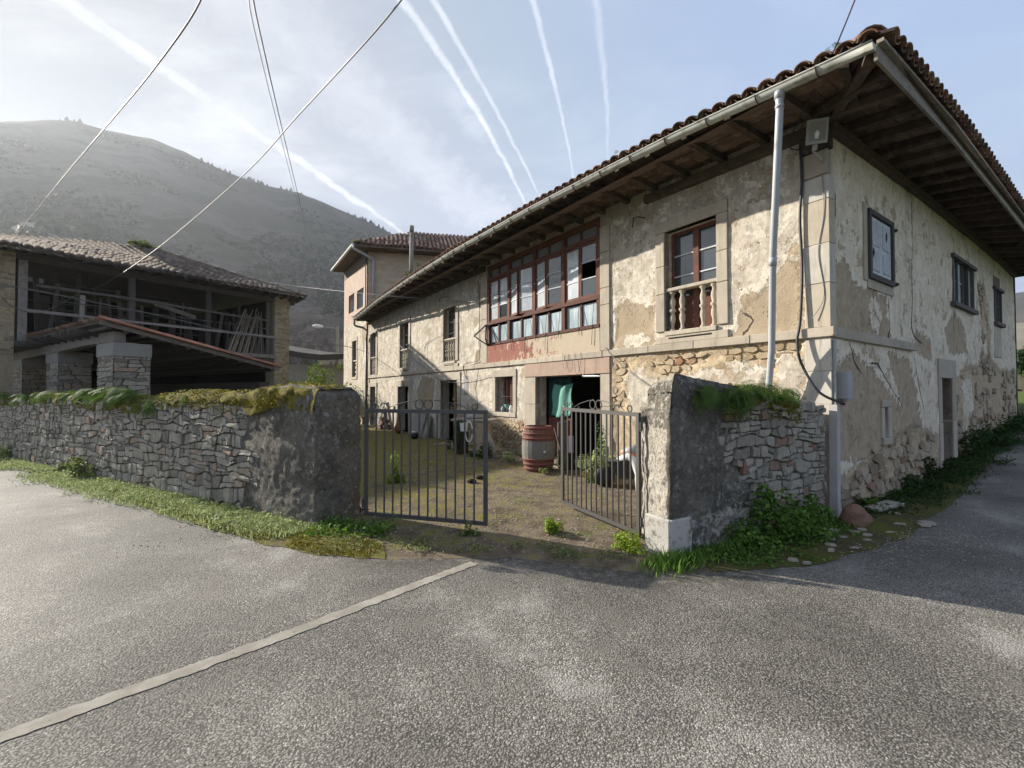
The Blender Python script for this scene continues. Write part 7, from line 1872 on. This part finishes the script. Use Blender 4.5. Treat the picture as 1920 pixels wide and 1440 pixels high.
o = pb('dark_stand', MT['dark'], None, lambda q: q.box(Vector((1.14, 9.28, 0)), Vector((.17, .02, 0)), Vector((0, .2, 0)), Z * .355)); tag(o, 'dark crate under the mauve carton', 'crate')
for (ds, mk, lab, h) in ((.22, 'whiteplastic', 'white plastic bottle on the small window sill', .2), (.42, 'greencloth', 'green plastic funnel on the small window sill', .22), (.62, 'meter', 'grey tin at the left of the small window sill', .16)):
    o = pb('sill_vessel', MT[mk], None, lambda q: q.lathe(FP(SW[0] + ds, SW[2] - .002, -.07), [(.055, 0), (.06, h * .6), (.03, h * .85), (.03, h)] if mk != 'greencloth' else [(.015, 0), (.02, .09), (.10, h)], 10), True); tag(o, lab, 'vessel')
# loose planks at the door foot
o = pb('plank', MT['polewood'], None, lambda q: q.bar(Vector((.88, 9.75, .06)), Vector((1.75, 9.35, .04)), .12, .04)); tag(o, 'grey plank lying at the door foot right of the barrel', 'plank')
o = pb('stick', MT['barnwood'], None, lambda q: q.bar(Vector((.92, 9.7, .85)), Vector((1.12, 9.25, .02)), .03, .03)); tag(o, 'dark stick leaning between barrel and door leaf', 'stick')
# paving edge along the front
rg = random.Random(8)
for i in range(44):
    s_ = 5.0 + i * .125 + rg.uniform(-.03, .03); e_ = .25 + rg.choice((0, .3, .55)) + rg.uniform(-.06, .06); q = MB(); n = rg.choice((5, 6)); pl = []
    for j in range(n): a = 2 * math.pi * j / n; r = rg.uniform(.11, .17); pl.append(FP(s_ + math.cos(a) * r * 1.15, .0, e_ + math.sin(a) * r))
    q.prism(pl, Z * rg.uniform(.02, .045), rg.random()); o = q.build('flagstone', MT['pale_stone'], None, None, False, .008); tag(o, 'small flat flagstone in the rough paving along the front wall', 'flagstone', 'flagstones along the front wall')
# wheelbarrow behind the open gate leaf
wb = thing('wheelbarrow', 'wheelbarrow with dark tray, white leg and orange handles behind the open gate leaf', 'wheelbarrow', (2.05, 7.6, 0))
W0 = Vector((1.92, 7.55, 0)); wx = Vector((.95, -.3, 0)).normalized(); wy = Vector((.3, .95, 0)).normalized()
def wp(a, b, c): return W0 + wx * a + wy * b + Z * c
pb('tray', MT['trayblack'], wb, lambda q: q.hexa([wp(-.12, -.14, .18), wp(.2, -.14, .18), wp(.2, .2, .18), wp(-.12, .2, .18), wp(-.3, -.24, .47), wp(.34, -.24, .50), wp(.34, .3, .50), wp(-.3, .3, .47)]), False, .01)
pb('sack', MT['whiteplastic'], wb, lambda q: q.tube([wp(-.12, -.2, .50), wp(.05, -.22, .56), wp(.16, -.25, .50), wp(.20, -.28, .28), wp(.20, -.28, .02)], [.035, .06, .07, .045, .03], 9), True)
pb('load', MT['meter'], wb, lambda q: q.tube([wp(-.05, .0, .55), wp(.15, .02, .64), wp(.34, .05, .60)], [.08, .11, .06], 9), True)
for sgn in (-.2, .25): pb('handle', MT['orange'], wb, lambda q: q.tube([wp(-.05, sgn, .62), wp(.2, sgn, .56), wp(.62, sgn, .40)], .022, 7), True)
pb('wheel', MT['black'], wb, lambda q: q.lathe(wp(-.38, .0, .16), [(.05, -.035), (.15, -.035), (.16, 0), (.15, .035), (.05, .035)], 16, wy), True)
pb('leg', MT['black'], wb, lambda q: q.tube([wp(.2, .18, .2), wp(.26, .18, .0)], .016, 6))
o = pb('grey_bucket', MT['trayblack'], None, lambda q: q.lathe(Vector((1.66, 7.75, 0)), [(.10, .0), (.13, .30), (.135, .30), (.12, .27)], 14)); tag(o, 'dark grey bucket left of the wheelbarrow', 'bucket')

# rock and fallen plaster at the house corner
rk = bmesh.new(); bmesh.ops.create_icosphere(rk, subdivisions=3, radius=1)
for v in rk.verts:
    n_ = float(fbm(v.co.x * 1.6 + 9, v.co.y * 1.6 + v.co.z * 1.3, 7)); v.co *= .75 + .55 * n_; v.co.z *= 1.05 - .25 * v.co.x
    v.co.x = round(v.co.x * 3.2) / 3.2 * .35 + v.co.x * .65
me = bpy.data.meshes.new('rock'); rk.to_mesh(me); rk.free(); o = link('rock', me, MT['redrock']); o.location = (4.18, 5.45, .07); o.scale = (.20, .14, .15); o.rotation_euler = (0, .1, .5); tag(o, 'reddish angular rock lying against the house corner', 'rock')
o = pb('stone_slab', MT['pale_stone'], None, lambda q: q.prism([SP(.55, .02, .32), SP(1.25, .02, .42), SP(1.3, .02, .2), SP(.6, .02, .14)], Z * .05), False, .01); tag(o, 'long flat grey slab behind the reddish rock', 'slab')
SH = [(4.71, 5.42, .13, 'shard beside the rock'), (5.03, 5.42, .16, 'longest pale plaster shard on the dark lane edge'), (4.94, 5.36, .12, 'pale shard just left of the longest one'), (3.89, 5.11, .09, ''), (3.63, 4.93, .08, ''), (3.83, 4.84, .07, ''), (5.11, 6.31, .09, ''), (5.05, 5.89, .12, ''), (2.67, 4.24, .075, ''), (2.73, 4.17, .06, ''), (3.33, 4.67, .07, ''), (3.5, 4.59, .07, ''), (3.95, 5.0, .07, ''), (4.05, 5.2, .08, ''), (4.3, 5.1, .06, ''), (3.7, 5.15, .07, ''), (4.4, 5.6, .1, ''), (3.2, 4.5, .05, ''), (3.45, 4.85, .09, '')]
for i, (x, y, r, lab) in enumerate(SH):
    r *= .72; q = MB(); n = rg.choice((4, 5, 5)); a0 = rg.uniform(0, 6); pl = [Vector((x + math.cos(a0 + 6.28 * j / n) * r * rg.uniform(.7, 1.2), y + math.sin(a0 + 6.28 * j / n) * r * rg.uniform(.4, .8), gzf(x, y) + .012)) for j in range(n)]
    q.prism(pl, Vector((rg.uniform(-.01, .01), rg.uniform(-.01, .01), rg.uniform(.012, .03))), rg.random()); o = q.build('plaster_shard', MT['shard'])
    if i < 3: tag(o, ['pale plaster shard between the rock and the lane', 'longest pale plaster shard on the dark mossy lane edge', 'pale shard touching the longest one'][i], 'shard', 'fallen plaster shards')
    else: tag(o, 'small pale plaster shard scattered between the weeds and the rock', 'shard', 'small fallen plaster shards')
# fine rubble on the ground, countless
def pebbles(name, pts, rmin, rmax, mat, label, seed):
    rng = np.random.default_rng(seed); base = np.array([(1, 0, 0), (-.5, .87, 0), (-.5, -.87, 0), (.1, .05, .6)]); F0 = np.array([(0, 1, 3), (1, 2, 3), (2, 0, 3)]); V, F_, T_ = [], [], []
    for k, (x, y, z) in enumerate(pts):
        a = rng.uniform(0, 6.28); r = rng.uniform(rmin, rmax) * rng.uniform(.6, 1); c_, s_ = math.cos(a), math.sin(a); b = base * r * np.array([rng.uniform(.6, 1.3), rng.uniform(.6, 1.3), rng.uniform(.5, 1.2)])
        V.append(np.column_stack([b[:, 0] * c_ - b[:, 1] * s_ + x, b[:, 0] * s_ + b[:, 1] * c_ + y, b[:, 2] + z])); F_.append(F0 + 4 * k); T_ += [rng.uniform()] * 4
    o = link(name, np_mesh(name, np.concatenate(V), np.concatenate(F_), {'tint': T_}), mat, None, 'stuff'); o['label'] = label
pts = []
for i in range(1500):
    x, y = R.gauss(3.9, .8), R.gauss(5.05, .4)
    if (Vector((x, y, 0)) - RO).dot(rn) > .02: pts.append((x, y, gzf(x, y) + .006))
pebbles('rubble', pts, .006, .02, MT['shard'], 'fine pale plaster crumbs on the ground at the house corner', 5)
pts = []
for i in range(7000):
    x, y = R.uniform(-4, 3), R.uniform(4.5, 12)
    if (Vector((x, y, 0)) - C0).dot(nF) > .1: pts.append((x, y, .0))
pebbles('gravel', pts, .008, .024, MT['pale_stone'], 'small loose stones scattered over the yard', 6)
pts = [(R.uniform(-4, 5), R.uniform(1.8, 4.4), .004) for i in range(500)]
pebbles('gravel', pts, .004, .010, MT['pale_stone'], 'tiny loose grit on the asphalt', 7)
# clods and a dark object on the yard
for (x, y, lab) in ((-.72, 8.0, 'dark clod behind the free post of the left gate leaf'), (-.6, 8.35, 'second dark clod just beyond the first')):
    o = pb('clod', MT['dark'], None, lambda q: q.lathe(Vector((x, y, 0)), [(.07, 0), (.09, .03), (.05, .06), (.01, .07)], 8, Z), True); tag(o, lab, 'clod')

# ------------------------------------------------------------------ fittings on the house corner
fl = thing('floodlight', 'grey square floodlight on a bracket high at the house corner', 'floodlight', (3.95, 5.62, 4.95))
L0 = FP(.02, 4.98, .30); fk = .86; ln = (Vector((-.30, -.92, -.28))).normalized(); lx = ln.cross(Z).normalized(); ly = lx.cross(ln)
def lp(a, b, c): return L0 + (lx * a + ly * b + ln * c) * fk
q = MB(); q.hexa([lp(-.10, -.11, -.09), lp(.10, -.11, -.09), lp(.10, .11, -.09), lp(-.10, .11, -.09), lp(-.135, -.165, .04), lp(.135, -.165, .04), lp(.135, .165, .04), lp(-.135, .165, .04)]); q.build('housing', MT['lampgrey'], fl, None, False, .01)
q = MB()
for (a, b, c, d) in ((-.14, .14, .13, .17), (-.14, .14, -.17, -.13), (-.14, -.105, -.13, .13), (.105, .14, -.13, .13)): q.box(lp(a, c, .041), lx * (b - a) * fk, ly * (d - c) * fk, ln * .02)
q.build('rim', MT['meter'], fl); q = MB(); q.box(lp(-.105, -.13, .042), lx * .21 * fk, ly * .26 * fk, ln * .006); q.build('glass', MT['greyslab'], fl); pb('bulb', MT['lampwhite'], fl, lambda q: q.lathe(lp(.0, -.10, .062), [(.02, 0), (.03, .06), (.012, .10)], 8, ly), True)
pb('bracket', MT['lampgrey'], fl, lambda q: q.tube([lp(0, -.17, .0), lp(0, -.26, -.05), FP(.05, 4.7, .05)], .018, 6)); pb('knob', MT['meter'], fl, lambda q: q.lathe(lp(0, -.17, .0), [(.03, 0), (.03, -.07)], 8, ly))
mb_ = thing('meter_box', 'grey electric meter box with open side on the lane wall near the corner', 'meter box', SP(.3, 1.68, .05))
block('back_box', .12, .28, 1.52, 1.88, .0, .15, MT['meter'], mb_, SP); block('cover_plate', .305, .52, 1.49, 1.89, .0, .035, MT['dressed'], mb_, SP, .5)
block('inner_panel', .302, .40, 1.53, 1.86, .034, .10, MT['dark'], mb_, SP)
cd = thing('conduit', 'pale square conduit rising from the ground at the house corner', 'conduit', SP(-.02, 0, .06))
q = MB(); q.bar(SP(-.07, -.02, .05), SP(-.04, 1.45, .05), .10, .09, nS, .5); q.build('lower_duct', MT['conc'], cd)
q = MB(); q.tube([SP(.02, 1.45, .04), SP(.03, 2.3, .03)], .018, 6); q.build('upper_tube', MT['meter'], cd)
def cable(name, pts, r, mat, label, n=8, cat='cable', sub=10, group=None):
    P = [Vector(p) for p in pts]; out = []
    for i in range(len(P) - 1):
        p0 = P[max(i - 1, 0)]; p1 = P[i]; p2 = P[i + 1]; p3 = P[min(i + 2, len(P) - 1)]
        for k in range(sub):
            t = k / sub; out.append(.5 * ((2 * p1) + (p2 - p0) * t + (2 * p0 - 5 * p1 + 4 * p2 - p3) * t * t + (3 * p1 - p0 - 3 * p2 + p3) * t ** 3))
    out.append(P[-1]); rr_ = [r * (1 if not isinstance(r, tuple) else 1) for _ in out]
    q = MB(); q.tube(out, rr_, n); o = q.build(name, MT[mat], None, None, True); return tag(o, label, cat, group)
cable('power_cable', [FP(.31, 5.0, .05), FP(.30, 4.5, .04), FP(.33, 4.0, .04), FP(.31, 3.3, .04), FP(.33, 2.6, .07), FP(.36, 2.3, .10), FP(.30, 2.0, .12), FP(.10, 1.62, .12), SP(.0, 1.47, .12), SP(.16, 1.46, .06)], .018, 'blackcable', 'thick black cable running down the house corner to the meter box')
cable('thin_wire', [FP(.06, 4.55, .03), FP(.05, 4.0, .02), FP(.12, 3.5, .02), FP(.06, 2.9, .02), FP(.2, 2.6, .05)], .005, 'palecable', 'thin pale wire trailing down the corner quoins')
cable('overhead_cable', [(-2.6, 3.6, 5.35), (-2.97, 4.2, 5.42), (-4.48, 5.5, 5.67), (-7.42, 8.0, 6.39), (-10.91, 10.5, 6.45), (-14.8, 13.2, 6.28), (-16.11, 14.0, 6.1)], .009, 'cable', 'thick overhead cable running down to the left end of the barn eaves', group='overhead cables')
cable('overhead_cable', [(-1.22, 5.0, 6.15), (-1.91, 5.8, 6.27), (-3.88, 8.0, 6.66), (-6.11, 10.0, 6.52), (-10.34, 13.0, 5.91), (-13.26, 14.5, 5.21), (-14.42, 14.8, 4.93), (-15.1, 14.2, 4.18), (-14.61, 13.0, 4.13), (-14.32, 12.4, 4.34), (-14.6, 12.2, 4.6)], .010, 'cable', 'long overhead cable crossing the hill and drooping in a loop before the barn', group='overhead cables')
cable('overhead_cable', [(-3.62, 6.0, 7.06), (-4.67, 8.0, 8.09), (-7.43, 14.0, 10.03), (-11.59, 24.0, 11.66), (-20.05, 45.0, 13.9)], .008, 'cable', 'left thinner strand of the pair of cables dropping to the hillside', group='overhead cables')
cable('overhead_cable', [(-3.56, 6.0, 7.06), (-4.58, 8.0, 8.09), (-7.3, 14.0, 9.95), (-11.45, 24.0, 11.6), (-19.94, 45.0, 13.9)], .012, 'blackcable', 'right thicker twisted strand of the pair of cables dropping to the hillside', group='overhead cables')
cable('overhead_cable', [(-15.2, 11.2, 4.75), (-13.86, 12.0, 4.56), (-12.4, 13.0, 4.29), (-11.26, 14.2, 4.07), (-9.87, 15.6, 3.75), (-8.82, 17.5, 3.68), (-7.68, 20.0, 3.74), tuple(FP(20.8, 3.75, .1))], .014, 'cable', 'dark cable crossing in front of the barn loft to the tower house', group='overhead cables')
cable('overhead_cable', [(-13.77, 22.0, 7.34), (-9.63, 20.0, 6.41), (-5.16, 16.5, 5.27), tuple(FP(11.3, 4.75, .25)), tuple(FP(8.9, 4.3, .04))], .010, 'palecable', 'pale thin wire from the barn corner to the front wall by the gallery', group='overhead cables')
cable('overhead_cable', [(3.57, 4.5, 5.75), (3.58, 4.75, 5.52), (3.63, 5.0, 5.42), tuple(FP(.35, 5.05, .25)), tuple(FP(.31, 4.95, .06))], .008, 'blackcable', 'short dark wire entering the eaves at the house corner from above', group='overhead cables')
cable('wall_wire', [FP(9.2, 5.0, .03), FP(9.15, 4.2, .03), FP(9.17, 3.0, .03), FP(9.15, 2.6, .05), FP(10.0, 2.52, .07), FP(10.1, 2.3, .05), FP(9.95, 2.05, .03)], .010, 'blackcable', 'dark wire down the left gallery pilaster and along the string course', 5, 'wire')
cable('wall_wire', [FP(16.0, 3.7, .05), FP(14.8, 3.15, .04), FP(13.2, 2.55, .06), FP(12.0, 2.1, .05), FP(10.4, 1.95, .05), FP(8.5, 2.1, .05)], .008, 'palecable', 'pale slanting wire between the left balcony windows and the doors', 5, 'wire')
cable('wall_wire', [FP(15.4, 2.55, .10), FP(15.5, 2.2, .12), FP(15.3, 1.9, .06)], .010, 'blackcable', 'short black wire hanging above the third door', 5, 'wire')
cable('wall_wire', [FP(4.0, 2.55, .06), FP(3.6, 2.2, .05), FP(3.1, 1.85, .05), FP(2.4, 1.5, .08)], .008, 'palecable', 'two slanting pale wires from the right gallery pilaster to the wall stub', 5, 'wire')
for i, (s_, d_) in enumerate(((4.9, .42), (5.3, .30))):
    cable('hanging_wire', [FP(s_, 2.52, .07), FP(s_ - .05, 2.52 - d_, .09), FP(s_ - .15, 2.45 - d_, .1), FP(s_ - .22, 2.5 - d_ * .5, .08), FP(s_ - .2, 2.5, .07)], .004, 'cable', ['loop of pale wire hanging over the middle of the stable door lintel', 'left loop of wire over the stable door lintel', 'longest wire loop at the right end of the stable door lintel'][i], 5, 'wire')
o = pb('lamp_tube', MT['lampwhite'], None, lambda q: q.tube([FP(4.2, 1.96, -.02), FP(4.68, 1.97, .02)], .022, 8)); tag(o, 'white tube lamp under the right end of the stable door lintel', 'lamp')

# ------------------------------------------------------------------ winter haze in the valley
def build_haze():
    q = MB(); q.box(Vector((-1450, -300, -3)), Vector((2900, 0, 0)), Vector((0, 1900, 0)), Z * 433); o = q.build('haze', None, None, 'stuff'); o['label'] = 'thin backlit winter haze filling the valley'
    mt = bpy.data.materials.new('valley_haze'); mt.use_nodes = True; n = mt.node_tree.nodes; n.remove(n['Principled BSDF'])
    v = n.new('ShaderNodeVolumePrincipled'); v.inputs['Color'].default_value = (.86, .92, 1, 1); v.inputs['Density'].default_value = HAZE; v.inputs['Anisotropy'].default_value = .45
    mt.node_tree.links.new(v.outputs[0], n['Material Output'].inputs['Volume']); o.data.materials.append(mt)
HAZE = .0002
build_haze()
